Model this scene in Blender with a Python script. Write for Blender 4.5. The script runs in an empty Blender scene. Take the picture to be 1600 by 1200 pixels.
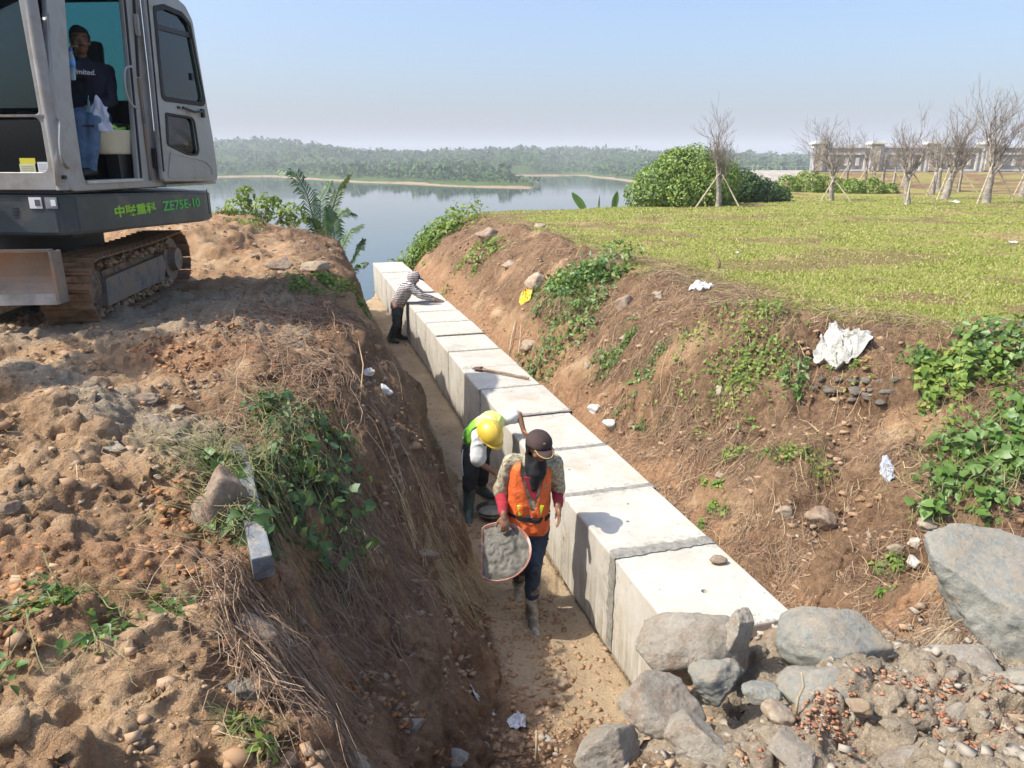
import bpy, bmesh, math, random
import numpy as np
from mathutils import Vector, Matrix, Quaternion, noise as mnoise

R = math.radians
SC = bpy.context.scene
COL = SC.collection
# ------------------------------------------------------------------ camera, sky, sun, exposure
CAMZ, FPX, PITCH = 3.5, 1150.0, R(17.0)
cam_d = bpy.data.cameras.new('camera')
cam_d.sensor_width = 36.0
cam_d.lens = FPX / 1600 * 36.0
cam_d.clip_start = 0.05
cam_d.clip_end = 20000
cam = bpy.data.objects.new('camera', cam_d)
COL.objects.link(cam)
cam.location = (0, 0, CAMZ)
cam.rotation_euler = (R(90) - PITCH, 0, 0)
SC.camera = cam

SUN_EL = R(52.0)
SUN_DIR = Vector((-0.975, -0.22, 0)).normalized()          # horizontal direction towards the sun
world = bpy.data.worlds.new('World')
SC.world = world
world.use_nodes = True
wn = world.node_tree
bg = wn.nodes['Background']
sky = wn.nodes.new('ShaderNodeTexSky')
sky.sky_type = 'NISHITA'
sky.sun_disc = False
sky.sun_elevation = SUN_EL
sky.sun_rotation = math.atan2(SUN_DIR.x, SUN_DIR.y)
sky.altitude = 0
sky.air_density = 1.0
sky.dust_density = 4.0
sky.ozone_density = 6.0
wn.links.new(sky.outputs[0], bg.inputs[0])
bg.inputs[1].default_value = 0.165
sun_d = bpy.data.lights.new('sun', 'SUN')
sun_d.energy = 3.7
sun_d.angle = R(0.55)
sun_d.color = (1.0, 0.95, 0.86)
sun = bpy.data.objects.new('sun', sun_d)
COL.objects.link(sun)
sv = Vector((SUN_DIR.x * math.cos(SUN_EL), SUN_DIR.y * math.cos(SUN_EL), math.sin(SUN_EL)))
sun.rotation_euler = sv.to_track_quat('Z', 'Y').to_euler()
SC.view_settings.view_transform = 'Standard'
SC.view_settings.look = 'None'
SC.view_settings.gamma = 1
SC.view_settings.use_curve_mapping = False
SC.view_settings.exposure = 0.68

# ------------------------------------------------------------------ helpers
_c, _s = math.cos(PITCH), math.sin(PITCH)
def ray(px, py):
    return Vector((px - 800, FPX * _c - (py - 600) * _s, -(FPX * _s + (py - 600) * _c)))
def P(px, py, Y):
    r = ray(px, py); r *= Y / r.y
    return Vector((r.x, r.y, CAMZ + r.z))
def PZ(px, py, z):
    r = ray(px, py); k = (z - CAMZ) / r.z
    return Vector((r.x * k, r.y * k, z))

def tag(o, label=None, cat=None, group=None, kind=None):
    if label: o['label'] = label
    if cat: o['category'] = cat
    if group: o['group'] = group
    if kind: o['kind'] = kind
    return o
def empty(name, loc=(0, 0, 0), rz=0.0):
    o = bpy.data.objects.new(name, None)
    o.empty_display_size = 0.1
    COL.objects.link(o)
    o.location = loc; o.rotation_euler = (0, 0, rz)
    return o
def thing(name, label, cat, loc=(0, 0, 0), rz=0.0, group=None):
    return tag(empty(name, loc, rz), label, cat, group)
def link(name, me, mat=None, parent=None, smooth=False):
    if mat is not None and len(me.materials) == 0:
        for m in (mat if isinstance(mat, (list, tuple)) else [mat]):
            me.materials.append(m)
    o = bpy.data.objects.new(name, me)
    COL.objects.link(o)
    if parent is not None: o.parent = parent
    if smooth and len(me.polygons):
        me.polygons.foreach_set('use_smooth', np.ones(len(me.polygons), dtype=bool))
    return o
def np_mesh(name, V, F, smooth=False):
    """V (n,3); F (m,k) array of k-gons"""
    V = np.asarray(V, dtype=np.float32); F = np.asarray(F, dtype=np.int32)
    me = bpy.data.meshes.new(name)
    me.vertices.add(len(V)); me.vertices.foreach_set('co', V.ravel())
    k = F.shape[1]
    me.loops.add(F.size); me.loops.foreach_set('vertex_index', F.ravel())
    me.polygons.add(len(F)); me.polygons.foreach_set('loop_start', np.arange(0, F.size, k, dtype=np.int32))
    if smooth: me.polygons.foreach_set('use_smooth', np.ones(len(F), dtype=bool))
    me.update(calc_edges=True)
    return me
def add_attr(me, name, vals):
    a = me.attributes.new(name, 'FLOAT_COLOR', 'POINT')
    v = np.ones((len(me.vertices), 4), dtype=np.float32)
    v[:, :vals.shape[1]] = vals
    a.data.foreach_set('color', v.ravel())
class MB:
    """collects simple solids, builds one mesh"""
    def __init__(s): s.bm = bmesh.new()
    def box(s, c, d, rot=None, bevel=0.0):
        m = Matrix.Translation(Vector(c))
        if rot is not None: m = m @ (rot if isinstance(rot, Matrix) else Matrix.Rotation(rot, 4, 'Z'))
        m = m @ Matrix.Diagonal((d[0], d[1], d[2], 1))
        r = bmesh.ops.create_cube(s.bm, size=1.0, matrix=m)
        if bevel > 0:
            es = list({e for v in r['verts'] for e in v.link_edges})
            bmesh.ops.bevel(s.bm, geom=es, offset=bevel, segments=2, affect='EDGES', profile=0.6)
        return s
    def ball(s, c, r, rot=None, sub=2):
        m = Matrix.Translation(Vector(c))
        if rot is not None: m = m @ rot
        if not isinstance(r, (tuple, list, Vector)): r = (r, r, r)
        m = m @ Matrix.Diagonal((r[0], r[1], r[2], 1))
        bmesh.ops.create_icosphere(s.bm, subdivisions=sub, radius=1, matrix=m)
        return s
    def cone(s, a, b, ra, rb, seg=10, caps=True):
        a, b = Vector(a), Vector(b); d = b - a; L = d.length
        if L < 1e-6: return s
        m = Matrix.Translation((a + b) / 2) @ d.to_track_quat('Z', 'Y').to_matrix().to_4x4()
        bmesh.ops.create_cone(s.bm, segments=seg, radius1=ra, radius2=rb, depth=L, cap_ends=caps, matrix=m)
        return s
    def tube(s, pts, rad, seg=8):
        pts = [Vector(p) for p in pts]
        if not isinstance(rad, (list, tuple)): rad = [rad] * len(pts)
        rings = []
        up = Vector((0, 0, 1)); prev = None
        for i, p in enumerate(pts):
            t = (pts[min(i + 1, len(pts) - 1)] - pts[max(i - 1, 0)]).normalized()
            if prev is None:
                n = t.cross(up)
                if n.length < 1e-3: n = t.cross(Vector((1, 0, 0)))
            else:
                n = prev - t * prev.dot(t)
            n.normalize(); prev = n; b = t.cross(n)
            rings.append([s.bm.verts.new(p + (n * math.cos(2 * math.pi * k / seg) + b * math.sin(2 * math.pi * k / seg)) * rad[i]) for k in range(seg)])
        for i in range(len(rings) - 1):
            for k in range(seg):
                s.bm.faces.new((rings[i][k], rings[i][(k + 1) % seg], rings[i + 1][(k + 1) % seg], rings[i + 1][k]))
        s.bm.faces.new(rings[0][::-1]); s.bm.faces.new(rings[-1])
        return s
    def poly(s, pts, ext):
        """closed outline (list of Vector) extruded by vector ext"""
        a = [s.bm.verts.new(Vector(p)) for p in pts]
        b = [s.bm.verts.new(Vector(p) + Vector(ext)) for p in pts]
        n = len(a)
        s.bm.faces.new(a); s.bm.faces.new(b[::-1])
        for i in range(n):
            s.bm.faces.new((a[(i + 1) % n], a[i], b[i], b[(i + 1) % n]))
        return s
    def mesh(s, name='m', smooth=False, recalc=True):
        if recalc: bmesh.ops.recalc_face_normals(s.bm, faces=s.bm.faces)
        me = bpy.data.meshes.new(name); s.bm.to_mesh(me); s.bm.free()
        if smooth and len(me.polygons): me.polygons.foreach_set('use_smooth', np.ones(len(me.polygons), dtype=bool))
        return me
    def obj(s, name, mat=None, parent=None, smooth=False):
        return link(name, s.mesh(name, smooth), mat, parent)
def auto_smooth(o, ang=35):
    me = o.data
    me.polygons.foreach_set('use_smooth', np.ones(len(me.polygons), dtype=bool))
    try: me.set_sharp_from_angle(angle=R(ang))
    except Exception: pass
    return o
def bake(o):
    """apply an object's modifiers / turn a curve or text into a plain mesh, delete the source"""
    dg = bpy.context.evaluated_depsgraph_get()
    me = bpy.data.meshes.new_from_object(o.evaluated_get(dg))
    bpy.data.objects.remove(o)
    return me

# ---- value noise (numpy)
_rng = np.random.default_rng(7)
_T2 = _rng.random((256, 256)).astype(np.float32)
_T3 = _rng.random((64, 64, 64)).astype(np.float32)
def vn2(x, y, seed=0):
    x = x + seed * 17.37; y = y + seed * 9.71
    ix = np.floor(x).astype(np.int64); iy = np.floor(y).astype(np.int64)
    fx = x - ix; fy = y - iy
    fx = fx * fx * (3 - 2 * fx); fy = fy * fy * (3 - 2 * fy)
    a = _T2[ix & 255, iy & 255]; b = _T2[(ix + 1) & 255, iy & 255]
    c = _T2[ix & 255, (iy + 1) & 255]; d = _T2[(ix + 1) & 255, (iy + 1) & 255]
    return (a * (1 - fx) + b * fx) * (1 - fy) + (c * (1 - fx) + d * fx) * fy
def fbm2(x, y, oct=4, seed=0, gain=0.5):
    s = 0; a = 1.0; t = 0
    for i in range(oct):
        s = s + a * (vn2(x, y, seed + i * 3) - 0.5); t += a; a *= gain
        x, y = x * 1.9 + y * 0.6, y * 1.9 - x * 0.6
    return s / t * 2
def vn3(p, seed=0):
    p = p + seed * np.array([7.3, 3.9, 11.1])
    i = np.floor(p).astype(np.int64); f = p - i; f = f * f * (3 - 2 * f)
    r = 0
    for dx in (0, 1):
        for dy in (0, 1):
            for dz in (0, 1):
                w = (f[..., 0] if dx else 1 - f[..., 0]) * (f[..., 1] if dy else 1 - f[..., 1]) * (f[..., 2] if dz else 1 - f[..., 2])
                r = r + w * _T3[(i[..., 0] + dx) & 63, (i[..., 1] + dy) & 63, (i[..., 2] + dz) & 63]
    return r
def fbm3(p, oct=4, seed=0):
    s = 0; a = 1; t = 0
    for i in range(oct):
        s = s + a * (vn3(p, seed + i) - 0.5); t += a; a *= 0.5; p = p * 2.03
    return s / t * 2
def domes(x, y, cell, seed=0, fill=0.7):
    """clods: rounded lumps, one jittered centre per cell"""
    gx = x / cell; gy = y / cell
    ix = np.floor(gx).astype(np.int64); iy = np.floor(gy).astype(np.int64)
    best = np.zeros_like(x)
    for dx in (-1, 0, 1):
        for dy in (-1, 0, 1):
            cx = ix + dx; cy = iy + dy
            j1 = _T2[(cx + seed * 31) & 255, cy & 255]; j2 = _T2[cx & 255, (cy + seed * 57) & 255]; j3 = _T2[(cx * 3 + 11 + seed) & 255, (cy * 5 + 3) & 255]
            d2 = (gx - cx - j1) ** 2 + (gy - cy - j2) ** 2
            r = 0.25 + 0.45 * j3
            h = np.where(j3 < fill, np.sqrt(np.clip(1 - d2 / (r * r), 0, 1)) * r, 0)
            best = np.maximum(best, h)
    return best

def clods(x, y, cell, seed=0, fill=0.7):
    """angular lumps: broken prisms with a tilted top and sloping sides, one per cell"""
    gx = x / cell; gy = y / cell
    ix = np.floor(gx).astype(np.int64); iy = np.floor(gy).astype(np.int64)
    best = np.zeros_like(x)
    for dx in (-1, 0, 1):
        for dy in (-1, 0, 1):
            cx = ix + dx; cy = iy + dy
            j1 = _T2[(cx + seed * 31) & 255, cy & 255]; j2 = _T2[cx & 255, (cy + seed * 57) & 255]; j3 = _T2[(cx * 3 + 11 + seed) & 255, (cy * 5 + 3) & 255]; j4 = _T2[(cx * 7 + seed) & 255, (cy + 91) & 255]
            rx = gx - cx - j1; ry = gy - cy - j2; r = .22 + .5 * j3; a0 = j4 * 6.28
            poly = 0
            for k in range(5):
                a = a0 + k * 1.2566 + (j1 - .5) * .7 * (k % 2); poly = np.maximum(poly, (rx * np.cos(a) + ry * np.sin(a)) / (r * (.75 + .35 * ((j2 * 7 + k * .37) % 1.0))))
            top = r * (.75 + .9 * (rx * (j4 - .5) + ry * (j1 - .5)) * 2)
            h = np.where(j3 < fill, np.minimum(top, (1 - poly) * r * 2.1), 0)
            best = np.maximum(best, h)
    return best

# ---- materials
def new_mat(name):
    m = bpy.data.materials.new(name); m.use_nodes = True
    return m, m.node_tree, m.node_tree.nodes['Principled BSDF']
def nd(nt, typ, **kw):
    n = nt.nodes.new(typ)
    for k, v in kw.items(): setattr(n, k, v)
    return n
def ramp(nt, src, stops):
    r = nt.nodes.new('ShaderNodeValToRGB')
    e = r.color_ramp.elements
    while len(e) < len(stops): e.new(0.5)
    for i, (p, c) in enumerate(stops):
        e[i].position = p
        e[i].color = (c, c, c, 1) if isinstance(c, (int, float)) else (*c, 1)
    nt.links.new(src, r.inputs[0])
    return r.outputs[0]
def tex(nt, kind, scale, coord, detail=5, rough=0.6, **kw):
    n = nt.nodes.new('ShaderNodeTex' + kind)
    n.inputs['Scale'].default_value = scale
    if 'Detail' in n.inputs: n.inputs['Detail'].default_value = detail
    if 'Roughness' in n.inputs: n.inputs['Roughness'].default_value = rough
    for k, v in kw.items():
        if k in n.inputs: n.inputs[k].default_value = v
        else: setattr(n, k, v)
    nt.links.new(coord, n.inputs['Vector'])
    return n
def mixc(nt, f, a, b, mode='MIX'):
    n = nt.nodes.new('ShaderNodeMix'); n.data_type = 'RGBA'; n.blend_type = mode
    for sock, v in ((n.inputs[0], f), (n.inputs[6], a), (n.inputs[7], b)):
        if isinstance(v, bpy.types.NodeSocket): nt.links.new(v, sock)
        elif isinstance(v, (int, float)): sock.default_value = v if sock.type == 'VALUE' else (v, v, v, 1)
        else: sock.default_value = (*v, 1)
    return n.outputs[2]
def mth(nt, op, a, b=0.0, clamp=False):
    n = nt.nodes.new('ShaderNodeMath'); n.operation = op; n.use_clamp = clamp
    for i, v in enumerate((a, b)):
        if isinstance(v, bpy.types.NodeSocket): nt.links.new(v, n.inputs[i])
        else: n.inputs[i].default_value = v
    return n.outputs[0]
def bump(nt, p, h, strength=0.5, dist=0.01, prev=None):
    b = nt.nodes.new('ShaderNodeBump')
    b.inputs['Strength'].default_value = strength; b.inputs['Distance'].default_value = dist
    nt.links.new(h, b.inputs['Height'])
    if prev is not None: nt.links.new(prev, b.inputs['Normal'])
    nt.links.new(b.outputs[0], p.inputs['Normal'])
    return b.outputs[0]
def simple(name, col, rough=0.7, var=0.15, scale=8.0, col2=None, bmp=0.2, bscale=60.0, bdist=0.005, metal=0.0, spec=0.5, spots=None, coat=0.0):
    """noise-varied paint / cloth / stone material in object space"""
    m, nt, p = new_mat(name)
    tc = nd(nt, 'ShaderNodeTexCoord').outputs['Object']
    n = tex(nt, 'Noise', scale, tc, 6, 0.65)
    c2 = col2 if col2 else tuple(max(0, c * (1 - var * 1.6)) for c in col)
    c1 = tuple(min(1, c * (1 + var * 0.5)) for c in col)
    out = ramp(nt, n.outputs['Fac'], [(0.3, c2), (0.62, c1)])
    if spots:
        sc_, cs, lo, hi = spots
        n3 = tex(nt, 'Noise', sc_, tc, 5, 0.7)
        f = ramp(nt, n3.outputs['Fac'], [(lo, 0.0), (hi, 1.0)])
        out = mixc(nt, f, out, cs)
    nt.links.new(out, p.inputs['Base Color'])
    p.inputs['Roughness'].default_value = rough
    p.inputs['Metallic'].default_value = metal
    p.inputs['Specular IOR Level'].default_value = spec
    p.inputs['Coat Weight'].default_value = coat
    if bmp:
        n2 = tex(nt, 'Noise', bscale, tc, 5, 0.7)
        bump(nt, p, n2.outputs['Fac'], bmp, bdist)
    return m
def vary_mat(name, stops, rough=0.6, scale=3.0, trans=0.0, spec=0.3, isl=0.6):
    """foliage / fibre material: colour differs from leaf to leaf (random per island)"""
    m, nt, p = new_mat(name)
    g = nd(nt, 'ShaderNodeNewGeometry')
    tc = nd(nt, 'ShaderNodeTexCoord').outputs['Object']
    n = tex(nt, 'Noise', scale, g.outputs['Position'], 3, 0.6)
    f = mth(nt, 'ADD', mth(nt, 'MULTIPLY', g.outputs['Random Per Island'], isl), mth(nt, 'MULTIPLY', n.outputs['Fac'], 1.1 - isl))
    out = ramp(nt, f, stops)
    nt.links.new(out, p.inputs['Base Color'])
    p.inputs['Roughness'].default_value = rough
    p.inputs['Specular IOR Level'].default_value = spec
    if trans > 0:
        tr = nd(nt, 'ShaderNodeBsdfTranslucent')
        nt.links.new(mixc(nt, 0.35, out, (0.35, 0.5, 0.05)), tr.inputs[0])
        mx = nd(nt, 'ShaderNodeMixShader'); mx.inputs[0].default_value = trans
        o = nt.nodes['Material Output']
        nt.links.new(p.outputs[0], mx.inputs[1]); nt.links.new(tr.outputs[0], mx.inputs[2])
        nt.links.new(mx.outputs[0], o.inputs['Surface'])
    return m
# ================================================================== GROUND
ROW_P = np.array([0.725, 4.69]); ROW_D = np.array([-0.277, 0.961]); ROW_N = np.array([0.961, 0.277])
def tn(X, Y):
    dx = X - ROW_P[0]; dy = Y - ROW_P[1]
    return dx * ROW_D[0] + dy * ROW_D[1], dx * ROW_N[0] + dy * ROW_N[1]
def from_tn(t, n, z=0.0):
    return Vector((ROW_P[0] + ROW_D[0] * t + ROW_N[0] * n, ROW_P[1] + ROW_D[1] * t + ROW_N[1] * n, z))
# cross-sections: (t, [(n, z) x 11])
PROF = [
 (-8.0, [(-4,1.95),(-3,1.95),(-2,1.92),(-1.5,1.9),(-1,1.85),(0,1.8),(.9,1.75),(1.6,1.75),(3,1.75),(5,1.8),(8,2.0)]),
 (-3.7, [(-4,1.95),(-2.9,1.95),(-2.3,1.92),(-1.7,1.88),(-1,1.8),(-.2,1.7),(.9,1.6),(1.6,1.6),(3,1.6),(5,1.7),(8,2.0)]),
 (-3.0, [(-4,1.98),(-2.7,1.96),(-2.1,1.8),(-1.7,1.35),(-1.1,1.0),(-.4,1.25),(.5,1.42),(1.4,1.40),(3,1.35),(5,1.5),(8,2.0)]),
 (-2.4, [(-4,1.98),(-2.75,1.97),(-2.2,1.85),(-1.85,.95),(-1.45,.5),(-.9,.95),(-.1,1.08),(1.1,1.05),(2.5,1.0),(5,1.35),(7.6,2.0)]),
 (-1.95, [(-4,2.0),(-2.8,2.0),(-2.3,1.9),(-1.95,1.1),(-1.45,.45),(-.9,.85),(-.2,1.06),(.5,1.06),(1.5,.84),(3.6,1.2),(6.6,2.0)]),
 (-1.6, [(-4,2.0),(-2.8,2.0),(-2.3,1.9),(-1.95,1.1),(-1.5,.35),(-.95,.25),(-.3,.72),(.5,.98),(1.5,.72),(3.6,1.2),(6.4,2.0)]),
 (-1.2, [(-4,2.0),(-2.8,2.0),(-2.35,1.9),(-2.0,1.2),(-1.3,.2),(-.7,.12),(-.16,.55),(.4,.92),(1.3,.68),(3.4,1.15),(5.9,2.0)]),
 (-.85, [(-4,2.0),(-2.8,2.0),(-2.35,1.9),(-2.0,1.2),(-1.1,.15),(-.3,.06),(-.05,.15),(.85,.45),(1.25,.45),(3.5,1.2),(5.4,2.0)]),
 (-.3,  [(-4,2.0),(-2.6,2.02),(-2.15,1.95),(-1.6,1.25),(-.92,.10),(-.3,.0),(-.05,.0),(.85,.18),(1.15,.35),(2.6,1.15),(4.6,2.0)]),
 (.4,   [(-4,2.0),(-2.6,2.02),(-2.0,1.95),(-1.42,1.2),(-.86,.08),(-.3,.0),(-.05,.0),(.85,.3),(1.3,.6),(2.5,1.25),(4.1,2.0)]),
 (1.2,  [(-4,2.0),(-2.5,2.02),(-1.85,1.95),(-1.25,1.2),(-.82,.08),(-.3,.0),(-.05,.0),(.85,.42),(1.3,.75),(2.2,1.35),(3.3,2.0)]),
 (2.3,  [(-4,2.0),(-2.2,2.02),(-1.62,1.9),(-1.12,1.2),(-.76,.06),(-.3,.0),(-.05,.0),(.85,.45),(1.2,.8),(1.8,1.55),(2.5,2.0)]),
 (4.0,  [(-4,2.0),(-2.0,2.03),(-1.45,1.92),(-1.0,1.15),(-.64,.05),(-.3,.0),(-.05,.0),(.85,.45),(1.2,.85),(1.8,1.55),(2.55,2.0)]),
 (7.0,  [(-4,2.0),(-1.8,2.05),(-1.35,1.9),(-1.0,1.0),(-.56,.0),(-.3,.0),(-.05,.0),(.85,.4),(1.2,.8),(1.9,1.55),(2.8,2.0)]),
 (10.0, [(-4,2.1),(-1.8,2.1),(-1.2,1.95),(-.95,1.0),(-.58,.0),(-.3,.0),(-.05,.0),(.85,.4),(1.2,.8),(1.9,1.5),(2.9,2.0)]),
 (13.0, [(-4,2.1),(-1.9,1.95),(-1.3,1.6),(-1.0,.9),(-.6,.0),(-.3,.0),(-.05,.0),(.85,.4),(1.2,.8),(1.9,1.5),(2.9,2.0)]),
 (16.5, [(-4,1.8),(-2.2,1.4),(-1.5,1.0),(-1.0,.4),(-.6,-.05),(-.3,-.05),(-.05,-.05),(.85,.35),(1.2,.75),(1.9,1.4),(2.9,1.95)]),
 (24.0, [(-4,1.6),(-2.2,1.0),(-1.5,.6),(-1.0,.2),(-.6,-.1),(-.3,-.1),(-.05,-.1),(.85,.3),(1.2,.7),(1.9,1.2),(2.9,1.9)]),
]
_ts = np.arange(-8, 24.01, 0.1); _ns = np.arange(-9, 12.01, 0.05)
_pt = np.array([p[0] for p in PROF]); _pn = np.array([[k[0] for k in p[1]] for p in PROF]); _pz = np.array([[k[1] for k in p[1]] for p in PROF])
_TAB = np.zeros((len(_ts), len(_ns)))
for _i, _t in enumerate(_ts):
    kn = [np.interp(_t, _pt, _pn[:, j]) for j in range(11)]; kz = [np.interp(_t, _pt, _pz[:, j]) for j in range(11)]
    _TAB[_i] = np.interp(_ns, kn, kz)
_k = np.array([1, 2, 3, 2, 1.]); _k /= _k.sum()
_TAB = np.apply_along_axis(lambda r: np.convolve(np.pad(r, 2, 'edge'), _k, 'valid'), 1, _TAB)
_k = np.ones(3) / 3
_TAB = np.apply_along_axis(lambda r: np.convolve(np.pad(r, 1, 'edge'), _k, 'valid'), 0, _TAB)
_CREST = np.interp(_ts, _pt, _pn[:, 10])
def tab(t, n):
    a = np.clip((t - _ts[0]) / 0.1, 0, len(_ts) - 1.001); b = np.clip((n - _ns[0]) / 0.05, 0, len(_ns) - 1.001)
    i = a.astype(int); j = b.astype(int); fa = a - i; fb = b - j
    return (_TAB[i, j] * (1 - fa) + _TAB[i + 1, j] * fa) * (1 - fb) + (_TAB[i, j + 1] * (1 - fa) + _TAB[i + 1, j + 1] * fa) * fb
def sst(e0, e1, x):
    v = np.clip((x - e0) / (e1 - e0), 0, 1); return v * v * (3 - 2 * v)
_EA = [-2.0, -.9, -.6, -.42, -.33, -.26, -.22, -.17, -.12, -.05, .03, .1, .17, .25, .30, .34, .37, .42, .6, 2.0]
_EY = [24, 24, 21, 18.5, 17.5, 15.5, 17.5, 21.5, 22.0, 22.6, 24, 25.3, 26.5, 29, 33, 42, 58, 110, 150, 150]
def zones(X, Y):
    t, n = tn(X, Y)
    crest = np.interp(t, _ts, _CREST)
    right = sst(-.35, .35, n - crest + 0.5 * fbm2(X * 1.3, Y * 1.3, 4, 5))
    a = X / np.maximum(Y, 1.0)
    edge = np.interp(a, _EA, _EY) + 0.8 * fbm2(X * .5, Y * .5, 3, 9)
    over = np.maximum(0, Y - edge)
    floor = sst(.12, .02, tab(t, n) - 0.02) * sst(-1.6, -1.0, t) * (n < .1) * (n > -1.3)
    return t, n, crest, right, edge, over, floor
def H(X, Y, fine=True):
    X = np.asarray(X, dtype=np.float64); Y = np.asarray(Y, dtype=np.float64)
    t0, n0 = tn(X, Y)
    free = np.maximum(sst(.0, .5, n0 - .95), sst(0, .5, -.15 - n0))          # zero near the block row
    free = np.maximum(free, sst(-1.2, -1.8, t0))
    wx = fbm2(X * 1.6, Y * 1.6, 4, 21) * .22 * free; wy = fbm2(X * 1.6, Y * 1.6, 4, 33) * .22 * free
    t, n, crest, right, edge, over, floor = zones(X, Y)
    z = tab(*tn(X + wx, Y + wy))
    bank = (1 - right) * free * (1 - floor)
    nearf = sst(40, 22, Y)
    # larger relief of the turned soil
    z = z + bank * nearf * (.20 * fbm2(X * 1.1, Y * 1.1, 4, 2) + .11 * fbm2(X * 3.5, Y * 3.5, 4, 4) + .07 * (np.abs(fbm2(X * 2.2, Y * 2.2, 4, 17)) - .15))
    left = sst(-1.2, -1.8, n)
    z = z + left * (1 - right) * .28 * sst(9.5, 13, Y) * sst(.1, .6, vn2(X * .55 + 3, Y * .55)) * sst(-2.0, -3.4, n)
    hm = lambda cx, cy, r, h: h * np.exp(-(((X - cx) ** 2 + (Y - cy) ** 2) / (r * r)))
    z = z + hm(-3.05, 4.35, .42, .26) + hm(-2.55, 4.1, .25, .13) + hm(-3.0, 3.75, .22, .10) + hm(-2.55, 5.2, .5, .12) + hm(-2.25, 3.0, .3, .06)
    z = z + .05 * fbm2(X * .25, Y * .25, 2, 40) * right + right * .016 * fbm2(X * 3, Y * 3, 3, 41)
    # raised berm under the far wall
    z = z + sst(34, 58, Y) * sst(.30, .42, X / np.maximum(Y, 1)) * .62
    z = z - np.minimum(over * .62, 11.0 + over * 0.0)
    if fine:
        g = sst(.35, .6, vn2(X * .9 + 5, Y * .9)) * .6 + .4
        fine_f = sst(26, 14, Y)
        dm = clods(X + .0 * fbm2(X * 6, Y * 6, 3, 55), Y + .08 * fbm2(X * 6, Y * 6, 3, 56), .22, 1, .55) * .22 * .42 * sst(.5, .62, vn2(X * .8, Y * .8 + 9)) + clods(X + .02 * fbm2(X * 12, Y * 12, 2, 5), Y, .10, 2, .5) * .10 * .55 * g + clods(X, Y, .05, 3, .6) * .05 * .8 * (.3 + .7 * g)
        z = z + fine_f * bank * (dm + .035 * np.abs(fbm2(X * 5, Y * 5, 4, 14)) + .02 * fbm2(X * 9, Y * 9, 3, 6) + .012 * fbm2(X * 28, Y * 28, 2, 8))
        z = z + floor * (.012 * fbm2(X * 7, Y * 7, 3, 12) + clods(X, Y, .12, 5, .35) * .02)
        rm = sst(-.6, -1.4, t) * (1 - right) * sst(-1.2, -.4, n)
        z = z + rm * (clods(X + .06 * fbm2(X * 5, Y * 5, 3, 57), Y, .24, 7, .7) * .24 * .5 + clods(X, Y, .09, 8, .7) * .09 * .7 + .05 * fbm2(X * 6, Y * 6, 4, 58))
    # keep the bed under the blocks clear
    inb = (n0 > -.02) & (n0 < .83) & (t0 > -1.03) & (t0 < 16.8)
    z = np.where(inb, np.minimum(z, -.03), z)
    z = np.where((n0 < 0) & (n0 > -.05) & (t0 > -1.0) & (t0 < 16.8), np.minimum(z, .02), z)
    return z
def hz(x, y):
    return float(H(np.array([x]), np.array([y]))[0])
def ground_pt(px, py, z0=2.0):
    """walk the camera ray to the ground surface"""
    r = ray(px, py); r /= r.y
    ys = np.concatenate([np.arange(1.2, 12, .02), np.arange(12, 120, .1)])
    zz = CAMZ + r.z * ys; h = H(r.x * ys, ys)
    k = np.argmax(zz <= h)
    return Vector((r.x * ys[k], ys[k], float(h[k])))

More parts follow.
